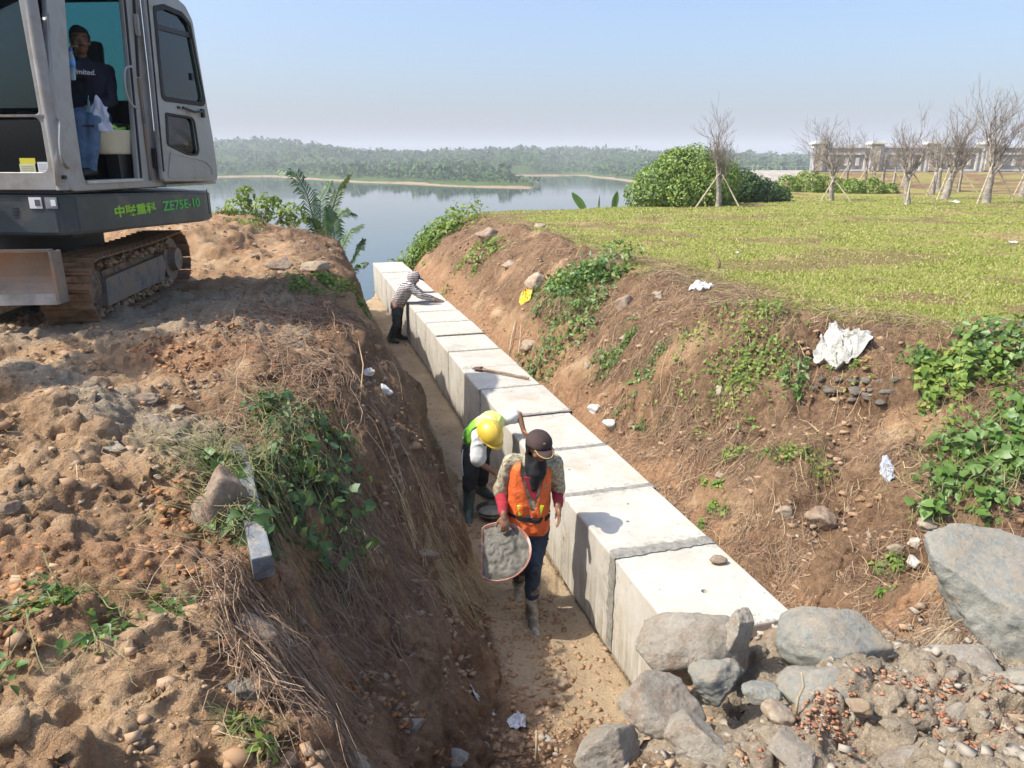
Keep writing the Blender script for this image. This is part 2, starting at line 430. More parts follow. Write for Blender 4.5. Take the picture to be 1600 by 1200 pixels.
def build_ground():
    ys = [-3.0]
    while ys[-1] < 1.1: ys.append(ys[-1] + .08)
    while ys[-1] < 24: ys.append(ys[-1] * 1.0052)
    while ys[-1] < 170: ys.append(ys[-1] * 1.02)
    ys = np.array(ys); nu = 560
    u = np.linspace(-1, 1, nu)
    half = 1.9 + .80 * np.maximum(ys, 1.0)
    X = u[None, :] * half[:, None]; Y = np.repeat(ys[:, None], nu, 1)
    Z = H(X, Y)
    nr = len(ys)
    V = np.stack([X, Y, Z], -1).reshape(-1, 3)
    i = np.arange(nr - 1)[:, None] * nu + np.arange(nu - 1)[None, :]
    F = np.stack([i, i + 1, i + nu + 1, i + nu], -1).reshape(-1, 4)
    # break the steep cuts along their own normal: clods, bites and ledges
    dPu = np.gradient(np.stack([X, Y, Z], -1), axis=1); dPv = np.gradient(np.stack([X, Y, Z], -1), axis=0)
    Nn = np.cross(dPu, dPv); Nn /= np.linalg.norm(Nn, axis=-1, keepdims=True) + 1e-9
    t_, n_ = tn(X, Y)
    steep = sst(.93, .72, Nn[..., 2]) * sst(24, 18, Y) * np.maximum(np.maximum(sst(.90, 1.1, n_), sst(-.1, -.35, n_)), sst(-1.15, -1.5, t_))
    q = np.stack([X, Y, Z], -1)
    dd = .09 * fbm3(q * 3.6, 5, 3) + .05 * (.5 - np.abs(fbm3(q * 7.5, 4, 6)) * 1.6) * sst(.4, .6, vn3(q * 1.7, 9)) + .018 * fbm3(q * 20, 3, 2)
    V = (q + Nn * (steep * dd)[..., None]).reshape(-1, 3)
    me = np_mesh('ground', V, F, True)
    t, n, crest, right, edge, over, floor = zones(X, Y)
    lawn = right * sst(.30, .52, .5 + .5 * fbm2(X * .8, Y * .8, 4, 60) + .45 * sst(0, 2.2, n - crest) + .0)
    lawn = lawn * (1 - .45 * sst(33, 40, Y)) * (1 - .55 * sst(.52, .70, vn2(X * 1.1 + 7, Y * 1.6)))
    red = np.clip(sst(.45, .75, vn2(X * .9 + 30, Y * .9)) * .8 + sst(.5, .8, vn2(X * 3, Y * 3, 3)) * .4 + .8 * np.exp(-((n - 1.0) / .22) ** 2) * (t > -1), 0, 1) * (1 - right) * (1 - floor)
    rb = (n > .85) & (t > -1)
    dry = np.where(rb, .85 * sst(1.0, 1.7, n), np.where(n < .5, .15 + .7 * sst(-2.5, -1.7, n + .35 * fbm2(X * 1.5, Y * 1.5, 3, 90)) * sst(-.5, -.75, n) * sst(-3.0, -2.3, t), .15)) * sst(.25, .6, vn2(X * 1.2, Y * 1.2 + 50) + .25) * (1 - floor)  # dead litter on the right bank; shade of the left slope put into colour
    # grey gravel strip of tracked soil on the left, pale sand in the trench, cement dust by the rubble
    grey = np.exp(-((Y - (3.9 + (X + 1.9) * -.55)) / .55) ** 2) * sst(-1.95, -2.5, n) * sst(-6, -4, X) * .6
    grey = np.maximum(grey, sst(5.2, 6.0, Y) * sst(9.5, 8, Y) * sst(-1.5, -2, n) * .55)
    grey = np.maximum(grey, sst(-.9, -1.5, t) * sst(-1.0, -.5, n) * .85 * (1 - right))
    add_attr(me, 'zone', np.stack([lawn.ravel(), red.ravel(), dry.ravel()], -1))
    farwood = sst(.6, 3.0, over)
    add_attr(me, 'zone2', np.stack([grey.ravel(), floor.ravel(), farwood.ravel()], -1))
    m, nt, p = new_mat('soil')
    g = nd(nt, 'ShaderNodeNewGeometry').outputs['Position']
    a1 = nd(nt, 'ShaderNodeVertexColor', layer_name='zone').outputs[0]; a2 = nd(nt, 'ShaderNodeVertexColor', layer_name='zone2').outputs[0]
    s1 = nd(nt, 'ShaderNodeSeparateColor'); nt.links.new(a1, s1.inputs[0])
    s2 = nd(nt, 'ShaderNodeSeparateColor'); nt.links.new(a2, s2.inputs[0])
    nb = tex(nt, 'Noise', 2.2, g, 8, .65).outputs['Fac']; nf = tex(nt, 'Noise', 22, g, 6, .7).outputs['Fac']; nff = tex(nt, 'Noise', 90, g, 4, .7).outputs['Fac']
    tan = ramp(nt, nb, [(.28, (.19, .108, .058)), (.5, (.35, .22, .12)), (.7, (.48, .34, .205))])
    redc = ramp(nt, nf, [(.3, (.20, .105, .055)), (.65, (.39, .235, .13))])
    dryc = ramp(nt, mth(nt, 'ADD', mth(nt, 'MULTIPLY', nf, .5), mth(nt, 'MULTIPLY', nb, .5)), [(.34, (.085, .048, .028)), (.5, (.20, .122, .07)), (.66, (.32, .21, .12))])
    greyc = ramp(nt, nf, [(.25, (.20, .155, .105)), (.7, (.41, .335, .24))])
    sand = ramp(nt, nb, [(.3, (.33, .235, .14)), (.7, (.47, .36, .23))])
    grass = ramp(nt, nf, [(.3, (.17, .155, .045)), (.5, (.26, .25, .065)), (.72, (.38, .30, .14))])
    def soft(f, k=.55):
        return ramp(nt, mth(nt, 'ADD', f, mth(nt, 'MULTIPLY', mth(nt, 'SUBTRACT', nf, .5), k)), [(.38, 0.0), (.62, 1.0)])
    c = mixc(nt, soft(s1.outputs[1], .9), tan, redc)
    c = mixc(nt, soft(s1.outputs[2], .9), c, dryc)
    c = mixc(nt, soft(s2.outputs[0]), c, greyc)
    c = mixc(nt, soft(s2.outputs[1]), c, sand)
    c = mixc(nt, soft(s1.outputs[0], .7), c, grass)
    c = mixc(nt, s2.outputs[2], c, (.05, .07, .025))
    # small pale and dark grains
    vor = tex(nt, 'Voronoi', 55, g); 
    gr = ramp(nt, vor.outputs['Color'], [(.35, .82), (.6, 1.0), (.93, 1.25)])
    c = mixc(nt, .55, c, gr, 'MULTIPLY')
    c = mixc(nt, .5, c, ramp(nt, nff, [(.3, .7), (.7, 1.25)]), 'MULTIPLY')
    nt.links.new(c, p.inputs['Base Color'])
    p.inputs['Roughness'].default_value = .95; p.inputs['Specular IOR Level'].default_value = .15
    b1 = bump(nt, p, nf, .8, .035)
    b2 = bump(nt, p, vor.outputs['Distance'], .6, .012, b1)
    bump(nt, p, nff, .8, .01, b2)
    return tag(link('ground', me, m), kind='structure')
build_ground()

# ================================================================== LAKE
def build_lake():
    me = np_mesh('lake_water', [(-5000, 8, -8), (5000, 8, -8), (5000, 6000, -8), (-5000, 6000, -8)], [(0, 1, 2, 3)])
    m, nt, p = new_mat('lake_water')
    p.inputs['Base Color'].default_value = (.05, .075, .075, 1)
    p.inputs['Roughness'].default_value = .04
    p.inputs['IOR'].default_value = 1.33
    g = nd(nt, 'ShaderNodeNewGeometry').outputs['Position']
    mp = nd(nt, 'ShaderNodeMapping'); mp.inputs['Scale'].default_value = (.6, 1.0, 1); nt.links.new(g, mp.inputs['Vector'])
    w1 = tex(nt, 'Noise', .5, mp.outputs[0], 4, .6); w2 = tex(nt, 'Noise', .03, mp.outputs[0], 3, .5)
    big = ramp(nt, w2.outputs['Fac'], [(.42, .25), (.6, 1.0)])
    h = mth(nt, 'MULTIPLY', w1.outputs['Fac'], big)
    bump(nt, p, h, .10, .12)
    return tag(link('lake_water', me, m), kind='structure')
build_lake()

# ================================================================== HILLS BEYOND THE LAKE
# per image column: distance of the shore, distance and height of the ridges
_hx = np.array([-900, 0, 340, 420, 500, 560, 640, 700, 760, 835, 850, 900, 960, 1010, 1100, 1250, 1600, 2600.])
_hs = np.array([420, 440, 500, 520, 440, 390, 365, 335, 318, 306, 480, 560, 430, 340, 300, 330, 400, 500.])     # shore distance
_py1 = np.array([245, 250, 252, 250, 252, 256, 264, 272, 279, 288, 283, 268, 268, 268, 262, 262, 262, 262.])     # crown line of near shore belt
_py2 = np.array([210, 215, 221, 218, 226, 234, 234, 233, 232, 230, 231, 230, 231, 234, 235, 240, 238, 238.])     # far ridge
def hill_h(X, Y):
    a = X / Y
    px = 800 + a * 1190
    rs = np.interp(px, _hx, _hs); y1 = np.interp(px, _hx, _py1); y2 = np.interp(px, _hx, _py2)
    rs = rs + 22 * fbm2(X * .012, Y * .012, 3, 70)
    r1 = rs + 70; r2 = np.maximum(rs * 1.9, 900.)
    tall = 5.0
    z1 = CAMZ + r1 * (248 - y1) / 1150 - tall; z1 = np.maximum(z1, -5.5)
    z2 = CAMZ + r2 * (248 - y2) / 1150 - tall
    z = -8.0 + (Y - rs) * .09
    zz = np.where(Y < r1, -8.2 + (z1 + 8.2) * sst(rs - 2, r1, Y) , z1 + (z2 - z1) * sst(0, 1, (Y - r1) / (r2 - r1)))
    zz = np.where(Y > r2, z2 - (Y - r2) * .05, zz)
    zz = np.where(Y < rs, -8.2 - (rs - Y) * .1, zz)
    # the open arm of water behind the headland
    inl = sst(838, 850, px) * sst(930, 915, px)
    bay = sst(740, 800, px) * sst(925, 905, px) * (Y > rs + np.where(px < 850, 30 + (850 - px) * 1.0, 0)) * (Y < 560)
    zz = np.where(bay > .5, np.minimum(zz, -9), zz)
    zz = zz + (Y > rs) * (2.4 * fbm2(X * .010, Y * .010, 4, 72)) * sst(0, 120, Y - rs) * sst(2500, 900, Y)
    return zz
def build_hills():
    ys = [270.0]
    while ys[-1] < 3600: ys.append(ys[-1] * 1.011)
    ys = np.array(ys); nu = 260; u = np.linspace(-1, 1.05, nu)
    X = u[None, :] * ys[:, None] * .95; Y = np.repeat(ys[:, None], nu, 1)
    Z = hill_h(X, Y)
    nr = len(ys); i = np.arange(nr - 1)[:, None] * nu + np.arange(nu - 1)[None, :]
    F = np.stack([i, i + 1, i + nu + 1, i + nu], -1).reshape(-1, 4)
    me = np_mesh('hills', np.stack([X, Y, Z], -1).reshape(-1, 3), F, True)
    m, nt, p = new_mat('hill_ground')
    g = nd(nt, 'ShaderNodeNewGeometry').outputs['Position']
    n = tex(nt, 'Noise', .02, g, 8, .7).outputs['Fac']
    sx = nd(nt, 'ShaderNodeSeparateXYZ'); nt.links.new(g, sx.inputs[0])
    green = ramp(nt, n, [(.35, (.03, .055, .018)), (.6, (.07, .115, .03))])
    shore = ramp(nt, tex(nt, 'Noise', .15, g, 5, .7).outputs['Fac'], [(.3, (.25, .16, .10)), (.7, (.38, .28, .19))])
    f = ramp(nt, mth(nt, 'ADD', mth(nt, 'MULTIPLY', sx.outputs[2], .5), mth(nt, 'ADD', 4.18, n)), [(.95, 0.0), (1.0, 1.0)])
    nt.links.new(mixc(nt, f, shore, green), p.inputs['Base Color'])
    p.inputs['Roughness'].default_value = 1; p.inputs['Specular IOR Level'].default_value = 0
    tag(link('hills', me, m), kind='structure')
    # the wood on them: thousands of crowns, each a loose cloud of leaf-clump faces
    rg = np.random.default_rng(11)
    def crowns(N, y0, y1, rad, faces, dens=None):
        yy = y0 * (y1 / y0) ** rg.random(N); xx = (rg.random(N) * 1.8 - .85) * yy * .9
        z = hill_h(xx, yy); k = z > -7.0 + rg.random(N) * .8
        xx, yy, z = xx[k], yy[k], z[k]; N = len(xx)
        r = rad * (.6 + .6 * rg.random(N) ** 2) * (1 + yy / 2500)
        hgt = r * (.7 + .35 * rg.random(N))
        d = rg.normal(size=(N, faces, 3)); d /= np.linalg.norm(d, axis=-1, keepdims=True)
        d[..., 2] = np.abs(d[..., 2]) * 1.1 - .25
        rr = (.75 + .35 * rg.random((N, faces, 1)))
        c = d * rr * np.stack([r, r, hgt], -1)[:, None, :]
        c += np.stack([xx, yy, z + hgt * .55], -1)[:, None, :]
        s = (r * .42)[:, None, None]
        t1 = np.cross(d, rg.normal(size=d.shape)); t1 /= np.linalg.norm(t1, axis=-1, keepdims=True) + 1e-6
        nrm = d + .5 * rg.normal(size=d.shape); t2 = np.cross(nrm, t1); t2 /= np.linalg.norm(t2, axis=-1, keepdims=True) + 1e-6
        v = np.stack([c + t1 * s, c - t1 * s * .6 + t2 * s * .9, c - t1 * s * .6 - t2 * s * .9], 2).reshape(-1, 3)
        return v
    V = np.concatenate([crowns(19000, 300, 1100, 2.1, 7), crowns(7000, 700, 3000, 3.6, 6), crowns(900, 300, 1000, 3.6, 18), crowns(4500, 300, 560, 1.3, 5)])
    me = np_mesh('hill_wood', V, np.arange(len(V)).reshape(-1, 3))
    m = vary_mat('wood_leaves', [(.2, (.022, .055, .016)), (.5, (.05, .11, .026)), (.85, (.10, .175, .045))], .8, .03, spec=.1)
    tag(link('far_woodland', me, m), 'dense green woodland covering the hills beyond the lake', 'woodland', kind='stuff')
build_hills()
# pale stone-faced embankment seen beyond the lawn
def build_embankment():
    b = MB()
    a = P(1120, 283, 300); c = P(1262, 283, 300); d = P(1262, 265, 300)
    x0, x1 = a.x, c.x + 40; z0, z1 = -9.0, CAMZ - 300 * 17 / 1150
    b.poly([Vector((x0, 296, z0)), Vector((x0, 310, z1)), Vector((x0, 316, z1)), Vector((x0, 330, z0))], (x1 - x0, 0, 0))
    m = simple('embankment_stone', (.42, .36, .29), .9, .25, .35, bmp=.6, bscale=1.5, bdist=.4)
    tag(b.obj('embankment', m), kind='structure')
    t = thing('railing', 'thin grey railing along the top of the far embankment', 'railing', (x0, 312, z1))
    r = MB(); r.box(((x1 - x0) / 2, 0, 1.6), (x1 - x0, .12, .12)); r.obj('rail', M_rail, t)
    pm = MB().box((0, 0, .8), (.18, .18, 1.6)).mesh('post'); pm.materials.append(M_rail)
    for k in range(14):
        o = link('post', pm, None, t); o.location = (k * (x1 - x0) / 13, 0, 0)
M_rail = simple('rail_grey', (.45, .46, .46), .6, bmp=0)
build_embankment()

# ================================================================== AIR
def build_haze():
    b = MB(); b.box((0, 1700, 27), (8200, 4200, 90))
    o = b.obj('haze')
    m = bpy.data.materials.new('haze'); m.use_nodes = True; nt = m.node_tree; nt.nodes.clear()
    v = nd(nt, 'ShaderNodeVolumePrincipled'); v.inputs['Color'].default_value = (.96, .98, 1.0, 1)
    v.inputs['Density'].default_value = .00062; v.inputs['Anisotropy'].default_value = .0
    out = nd(nt, 'ShaderNodeOutputMaterial'); nt.links.new(v.outputs[0], out.inputs['Volume'])
    o.data.materials.append(m); tag(o, kind='stuff')
build_haze()
# ================================================================== CONCRETE BLOCK ROW
def conc_mat():
    m, nt, p = new_mat('cast_concrete')
    tc = nd(nt, 'ShaderNodeTexCoord').outputs['Object']; oi = nd(nt, 'ShaderNodeObjectInfo').outputs['Random']
    off = nd(nt, 'ShaderNodeVectorMath', operation='ADD'); nt.links.new(tc, off.inputs[0])
    cx = nd(nt, 'ShaderNodeCombineXYZ'); nt.links.new(mth(nt, 'MULTIPLY', oi, 37.), cx.inputs[0]); nt.links.new(cx.outputs[0], off.inputs[1])
    v = off.outputs[0]
    n1 = tex(nt, 'Noise', 2.3, v, 8, .7).outputs['Fac']; n2 = tex(nt, 'Noise', 30, v, 6, .75).outputs['Fac']
    c = ramp(nt, n1, [(.3, (.40, .365, .30)), (.48, (.50, .465, .395)), (.72, (.58, .55, .48))])
    st = ramp(nt, tex(nt, 'Noise', 3.1, v, 7, .75).outputs['Fac'], [(.52, 0.0), (.72, .6)])
    c = mixc(nt, st, c, (.52, .37, .22))
    # damp, splashed lower part of the walls
    sx = nd(nt, 'ShaderNodeSeparateXYZ'); nt.links.new(tc, sx.inputs[0])
    low = ramp(nt, mth(nt, 'ADD', sx.outputs[2], mth(nt, 'MULTIPLY', mth(nt, 'SUBTRACT', n1, .5), .7)), [(.05, .95), (.55, 0.0)])
    mp = nd(nt, 'ShaderNodeMapping'); mp.inputs['Scale'].default_value = (6, 14, .8); nt.links.new(v, mp.inputs['Vector'])
    strk = ramp(nt, tex(nt, 'Noise', 1.5, mp.outputs[0], 6, .7).outputs['Fac'], [(.40, 0.0), (.60, .9)])
    c = mixc(nt, mth(nt, 'MULTIPLY', low, strk), c, (.23, .20, .15))
    ey = ramp(nt, mth(nt, 'ABSOLUTE', mth(nt, 'SUBTRACT', sx.outputs[1], .5)), [(.30, 0.0), (.47, 1.0)])
    spl = ramp(nt, tex(nt, 'Noise', 16, v, 6, .75).outputs['Fac'], [(.53, 0.0), (.57, 1.0)])
    c = mixc(nt, mth(nt, 'MULTIPLY', ey, mth(nt, 'MULTIPLY', spl, .75)), c, (.27, .245, .20))
    pits = ramp(nt, tex(nt, 'Noise', 17, v, 3, .6).outputs['Fac'], [(.70, 0.0), (.73, 1.0)])
    c = mixc(nt, pits, c, (.22, .20, .17))
    c = mixc(nt, .3, c, ramp(nt, n2, [(.3, .75), (.7, 1.15)]), 'MULTIPLY')
    nt.links.new(c, p.inputs['Base Color']); p.inputs['Roughness'].default_value = .85; p.inputs['Specular IOR Level'].default_value = .25
    b = bump(nt, p, n2, .25, .004); bump(nt, p, pits, -.6, .006, b)
    return m
M_conc = conc_mat()
M_mortar = simple('wet_mortar', (.30, .28, .235), .8, .3, 14, bmp=.8, bscale=45, bdist=.02)
BW, BHT = .81, .79
def block_mesh(L, hole=None, seed=0):
    b = MB(); w = .1
    rr = random.Random(seed)
    outer = [(0, 0), (BW, 0), (BW, BHT), (0, BHT)]
    bm = b.bm
    # hollow box section: outer and inner ring at both ends
    def ring(y, ins): return [bm.verts.new((x if ins == 0 else (w if x == 0 else BW - w), y, z if ins == 0 else (w if z == 0 else BHT - w))) for x, z in outer]
    A, B, C, D = ring(0, 0), ring(L, 0), ring(0, 1), ring(L, 1)
    lon = []
    for i in range(4):
        j = (i + 1) % 4
        bm.faces.new((A[i], A[j], B[j], B[i])); bm.faces.new((C[i], D[i], D[j], C[j]))
        bm.faces.new((A[i], C[i], C[j], A[j])); bm.faces.new((B[i], B[j], D[j], D[i]))
    bm.edges.ensure_lookup_table()
    es = [e for e in bm.edges if all(v in A + B for v in e.verts)]
    top = [e for e in es if all(v.co.z > BHT - .01 for v in e.verts) or (abs(e.verts[0].co.z - e.verts[1].co.z) > .5) or True]
    bmesh.ops.bevel(bm, geom=top, offset=.02, segments=3, affect='EDGES', profile=.55)
    me = b.mesh('concrete_block')
    if hole:
        o = link('tmp', me); 
        for (hx, hy, hr) in hole:
            c = MB(); c.cone((hx, hy, BHT - .035), (hx, hy, BHT + .05), hr * .8, hr, 18); co = c.obj('cut')
            md = o.modifiers.new('b', 'BOOLEAN'); md.operation = 'DIFFERENCE'; md.object = co; md.solver = 'EXACT'
            co['cut'] = 1
        cuts = [md.object for md in o.modifiers]
        me2 = bake(o)
        for c_ in cuts: bpy.data.objects.remove(c_)
        me = me2
    return me
def mortar_mesh(wd, seed, skirt_l=True, proud=.007, patch=None):
    """strip of mortar wrapped over the joint at y=0: up the left wall, over the top, down the right wall"""
    rg = np.random.default_rng(seed)
    path = []
    if skirt_l: path += [(-proud, z) for z in np.linspace(.02, BHT - .02, 26)]
    path += [(-proud + .004, BHT + proud - .006)] + [(x, BHT + proud) for x in np.linspace(.012, BW - .012, 28)] + [(BW + proud, BHT - .01)]
    path += [(BW + proud, z) for z in np.linspace(BHT - .05, .3, 8)]
    n = len(path)
    sm_ = lambda: np.convolve(rg.normal(0, 1, n + 4), [.2, .2, .2, .2, .2], 'valid') * wd * .16 + rg.normal(0, wd * .035, n)
    e0 = -wd / 2 + sm_(); e1 = wd / 2 + sm_()
    V = []; F = []
    for i, (x, z) in enumerate(path):
        nx, nz = (-1, 0) if x < 0 else ((1, 0) if x > BW else (0, 1))
        k = proud + .002
        ths = [0, 1, 1.15, .9, 0]
        ys = [e0[i], e0[i] * .7 + e1[i] * .3, (e0[i] + e1[i]) / 2, e0[i] * .3 + e1[i] * .7, e1[i]]
        for th, y in zip(ths, ys):
            th2 = th * (1 + rg.normal(0, .35)) * .6
            V.append((x - nx * k * (1 - th2), y, z - nz * k * (1 - th2)))
    for i in range(n - 1):
        for j in range(4):
            F.append((i * 5 + j, i * 5 + j + 1, i * 5 + 5 + j + 1, i * 5 + 5 + j))
    return np_mesh('mortar_joint', V, F, True)
def build_row():
    rz = math.atan2(ROW_D[1], ROW_D[0]) - R(90)
    rr = random.Random(4)
    labels = ['nearest pale concrete block, brown stone on top, its end under the rubble',
              'pale concrete block with the standing worker\'s bluish shadow on its corner',
              'concrete block beside the orange vest worker, thick mortar seam at its near end',
              'concrete block directly behind the capped worker\'s head',
              'concrete block the yellow helmet worker leans his hand on',
              'concrete block just before the hoe, in front of the yellow helmet worker\'s arm',
              'concrete block with the wooden hoe lying across it',
              'concrete block next beyond the hoe, clean pale top',
              'concrete block second beyond the hoe, mid row',
              'concrete block with greenish streaks down its left wall',
              'concrete block second nearer than the striped shirt worker',
              'concrete block right in front of the striped shirt worker, his hand on its far edge',
              'concrete block just past the open gap, behind the striped shirt worker',
              'pale concrete block second beyond the gap, lit left wall',
              'pale concrete block third beyond the gap',
              'concrete block last but one at the lake end, brown stain on top',
              'farthest concrete block of the row, at the lake end']
    Y0 = [-1.0, 0, 1.0, 2.0, 3.04, 4.08, 5.08, 6.05, 7.07, 8.07, 9.07, 10.05, 11.25, 12.25, 13.25, 14.25, 15.25]
    wds = [.0, .115, .10, .07, .055, .05, .05, .055, .04, .04, .04, .035, 0, .012, .012, .012, .012]
    for i, t0 in enumerate(Y0):
        L = (Y0[i + 1] if i + 1 < len(Y0) and i != 11 else t0 + 1.0) - t0 - .022
        if i == 11: L = 1.0
        hole = None
        if i == 0: hole = [(.40, .40, .028)]
        if i == 1: hole = [(.33, .42, .020), (.46, .70, .014)]
        if i == 2: hole = [(.22, .5, .014)]
        me = block_mesh(L, hole, i)
        o = link('concrete_block', me, M_conc)
        jn = 0.0 + rr.uniform(-.013, .013); 
        if i >= 12: jn = -.05
        p = from_tn(t0 + .011, jn, rr.uniform(-.011, .009)); o.location = p; o.rotation_euler = (rr.uniform(-.003, .003), 0, rz + rr.uniform(-.008, .008))
        if i == 9: pass
        tag(o, labels[i], 'concrete block', 'row of concrete blocks in the trench')
        if wds[i] > .03:
            mo = link('mortar_joint', mortar_mesh(wds[i], 50 + i, skirt_l=(i <= 2 or i in (6,))), M_mortar, o)
            mo.location = (0, -.011, .004)
        elif i == 12:
            pass
    # wet bluish mortar patch is a shadow in the photograph: nothing built for it
build_row()
# ================================================================== PLANTS AND LITTER
RG = np.random.default_rng(5)
M_grass = vary_mat('lawn_blades', [(.15, (.14, .19, .03)), (.42, (.26, .33, .05)), (.62, (.40, .42, .10)), (.82, (.55, .45, .23))], .7, 1.2, .3)
M_dry = vary_mat('dead_stalks', [(.2, (.11, .065, .04)), (.5, (.23, .145, .09)), (.75, (.36, .245, .155)), (.95, (.55, .42, .27))], .85, 2.0)
M_straw = vary_mat('straw', [(.2, (.28, .18, .09)), (.5, (.44, .31, .16)), (.85, (.60, .46, .26))], .8, 2.0)
M_leaf = vary_mat('creeper_leaves', [(.15, (.035, .085, .02)), (.45, (.075, .155, .03)), (.7, (.14, .24, .045)), (.9, (.24, .31, .07))], .45, 3.0, .25, .5)
M_leafd = vary_mat('dark_leaves', [(.15, (.02, .05, .015)), (.5, (.05, .105, .03)), (.85, (.11, .18, .04))], .5, 3.0, .2, .5)
M_leafy = vary_mat('bright_leaves', [(.15, (.06, .12, .02)), (.5, (.15, .24, .035)), (.85, (.30, .36, .07))], .55, 3.0, .3, .4)
M_bush = vary_mat('bush_leaves', [(.15, (.05, .10, .02)), (.45, (.13, .22, .035)), (.7, (.24, .33, .06)), (.9, (.36, .42, .10))], .5, 2.0, .3, .4)
M_bark = simple('bare_bark', (.38, .33, .27), .9, .45, 5, bmp=.7, bscale=30, bdist=.02, spots=(9, (.20, .16, .12), .52, .66))
M_twig = simple('bare_twigs', (.29, .24, .195), .9, .35, 3, bmp=0)
M_stake = simple('bamboo_stake', (.45, .37, .24), .7, .3, 6, bmp=.2)
M_vine = simple('vine_stem', (.20, .19, .07), .8, .4, 9, bmp=0)

def strips(name, base, length, width, K=4, curl=1.5, up=.2, follow=True, lift=.01, mat=None, grav=0.0, head=None, seed=1):
    """curved fibres: (N,3) starts -> one mesh of ribbons lying on / standing off the ground"""
    rg = np.random.default_rng(seed); N = len(base)
    h = rg.random(N) * 2 * np.pi if head is None else head
    tilt = rg.normal(0, 1, N) * up
    L = length * (.5 + rg.random(N)); seg = (L / (K - 1))
    pts = np.zeros((N, K, 3)); pts[:, 0] = base
    cu = rg.normal(0, curl, N)
    for k in range(1, K):
        h = h + cu / K + rg.normal(0, .35, N)
        tt = np.clip(tilt * (1 - k / K * .8) - grav * k, -1.3, 1.3)
        pts[:, k, 0] = pts[:, k - 1, 0] + np.cos(h) * np.cos(tt) * seg
        pts[:, k, 1] = pts[:, k - 1, 1] + np.sin(h) * np.cos(tt) * seg
        pts[:, k, 2] = pts[:, k - 1, 2] + np.sin(tt) * seg
    if follow:
        g = H(pts[..., 0], pts[..., 1])
        off = pts[..., 2] - base[:, None, 2]
        pts[..., 2] = g + np.abs(off) * .55 + lift * (.3 + rg.random((N, 1)))
    d = np.gradient(pts, axis=1); d /= np.linalg.norm(d, axis=-1, keepdims=True) + 1e-9
    w = np.cross(d, rg.normal(size=(N, 1, 3)) * .5 + np.array([0, 0, 1.])); w /= np.linalg.norm(w, axis=-1, keepdims=True) + 1e-9
    W = (width * (.6 + .8 * rg.random(N)))[:, None, None] * np.linspace(1, .45, K)[None, :, None] * .5
    V = np.stack([pts - w * W, pts + w * W], 2).reshape(N, K * 2, 3)
    f = np.array([[2 * k, 2 * k + 1, 2 * k + 3, 2 * k + 2] for k in range(K - 1)])
    F = (f[None] + (np.arange(N) * K * 2)[:, None, None]).reshape(-1, 4)
    return link(name, np_mesh(name, V.reshape(-1, 3), F), mat)
def pick(n_t, t0, t1, n0, n1, dens, seed, pw=1.0):
    """random ground points in row coordinates, thinned by a density function"""
    rg = np.random.default_rng(seed)
    t = t0 + (t1 - t0) * rg.random(n_t) ** pw; n = n0 + (n1 - n0) * rg.random(n_t)
    X = ROW_P[0] + ROW_D[0] * t + ROW_N[0] * n; Y = ROW_P[1] + ROW_D[1] * t + ROW_N[1] * n
    k = rg.random(n_t) < dens(X, Y, t, n); X, Y = X[k], Y[k]
    k = (Y > 1.0) & (np.abs(X) < .8 * Y + 1.6); X, Y = X[k], Y[k]
    return np.stack([X, Y, H(X, Y)], -1)

def build_lawn():
    rg = np.random.default_rng(8)
    N = 420000
    Y = 5.8 * (34 / 5.8) ** rg.random(N); X = (rg.random(N) * 1.9 - .95) * Y * .82 + 0.3
    t, n, crest, right, edge, over, fl = zones(X, Y)
    d = right * sst(.28, .55, .5 + .5 * fbm2(X * .8, Y * .8, 4, 60) + .45 * sst(0, 2.2, n - crest)) + .10 * right
    d *= (.3 + .9 * vn2(X * 2.2, Y * 2.2, 5)) * (1 - .6 * sst(.52, .70, vn2(X * 1.1 + 7, Y * 1.6)))
    k = (rg.random(N) < d) & (over < 1.2) & (n > crest - .9)
    X, Y = X[k], Y[k]; N = len(X)
    Z = H(X, Y)
    h = (.010 + .026 * rg.random(N) ** 1.5) * (.7 + .7 * vn2(X * 1.5, Y * 1.5, 7)) * (1 + Y * .012)
    w = (.0022 + .0024 * rg.random(N)) * (1 + Y * .22)
    a = rg.random(N) * 2 * np.pi; b = rg.random(N) * 2 * np.pi; ln = h * (.2 + 1.1 * rg.random(N))
    base = np.stack([X, Y, Z - .004], -1)
    wv = np.stack([np.cos(a) * w, np.sin(a) * w, np.zeros(N)], -1)
    tip = base + np.stack([np.cos(b) * ln, np.sin(b) * ln, h], -1)
    V = np.stack([base - wv, base + wv, tip], 1).reshape(-1, 3)
    me = np_mesh('lawn_grass', V, np.arange(len(V)).reshape(-1, 3))
    tag(link('lawn_grass', me, M_grass), 'short yellowish green grass covering the lawn above the right bank', 'grass', kind='stuff')
build_lawn()

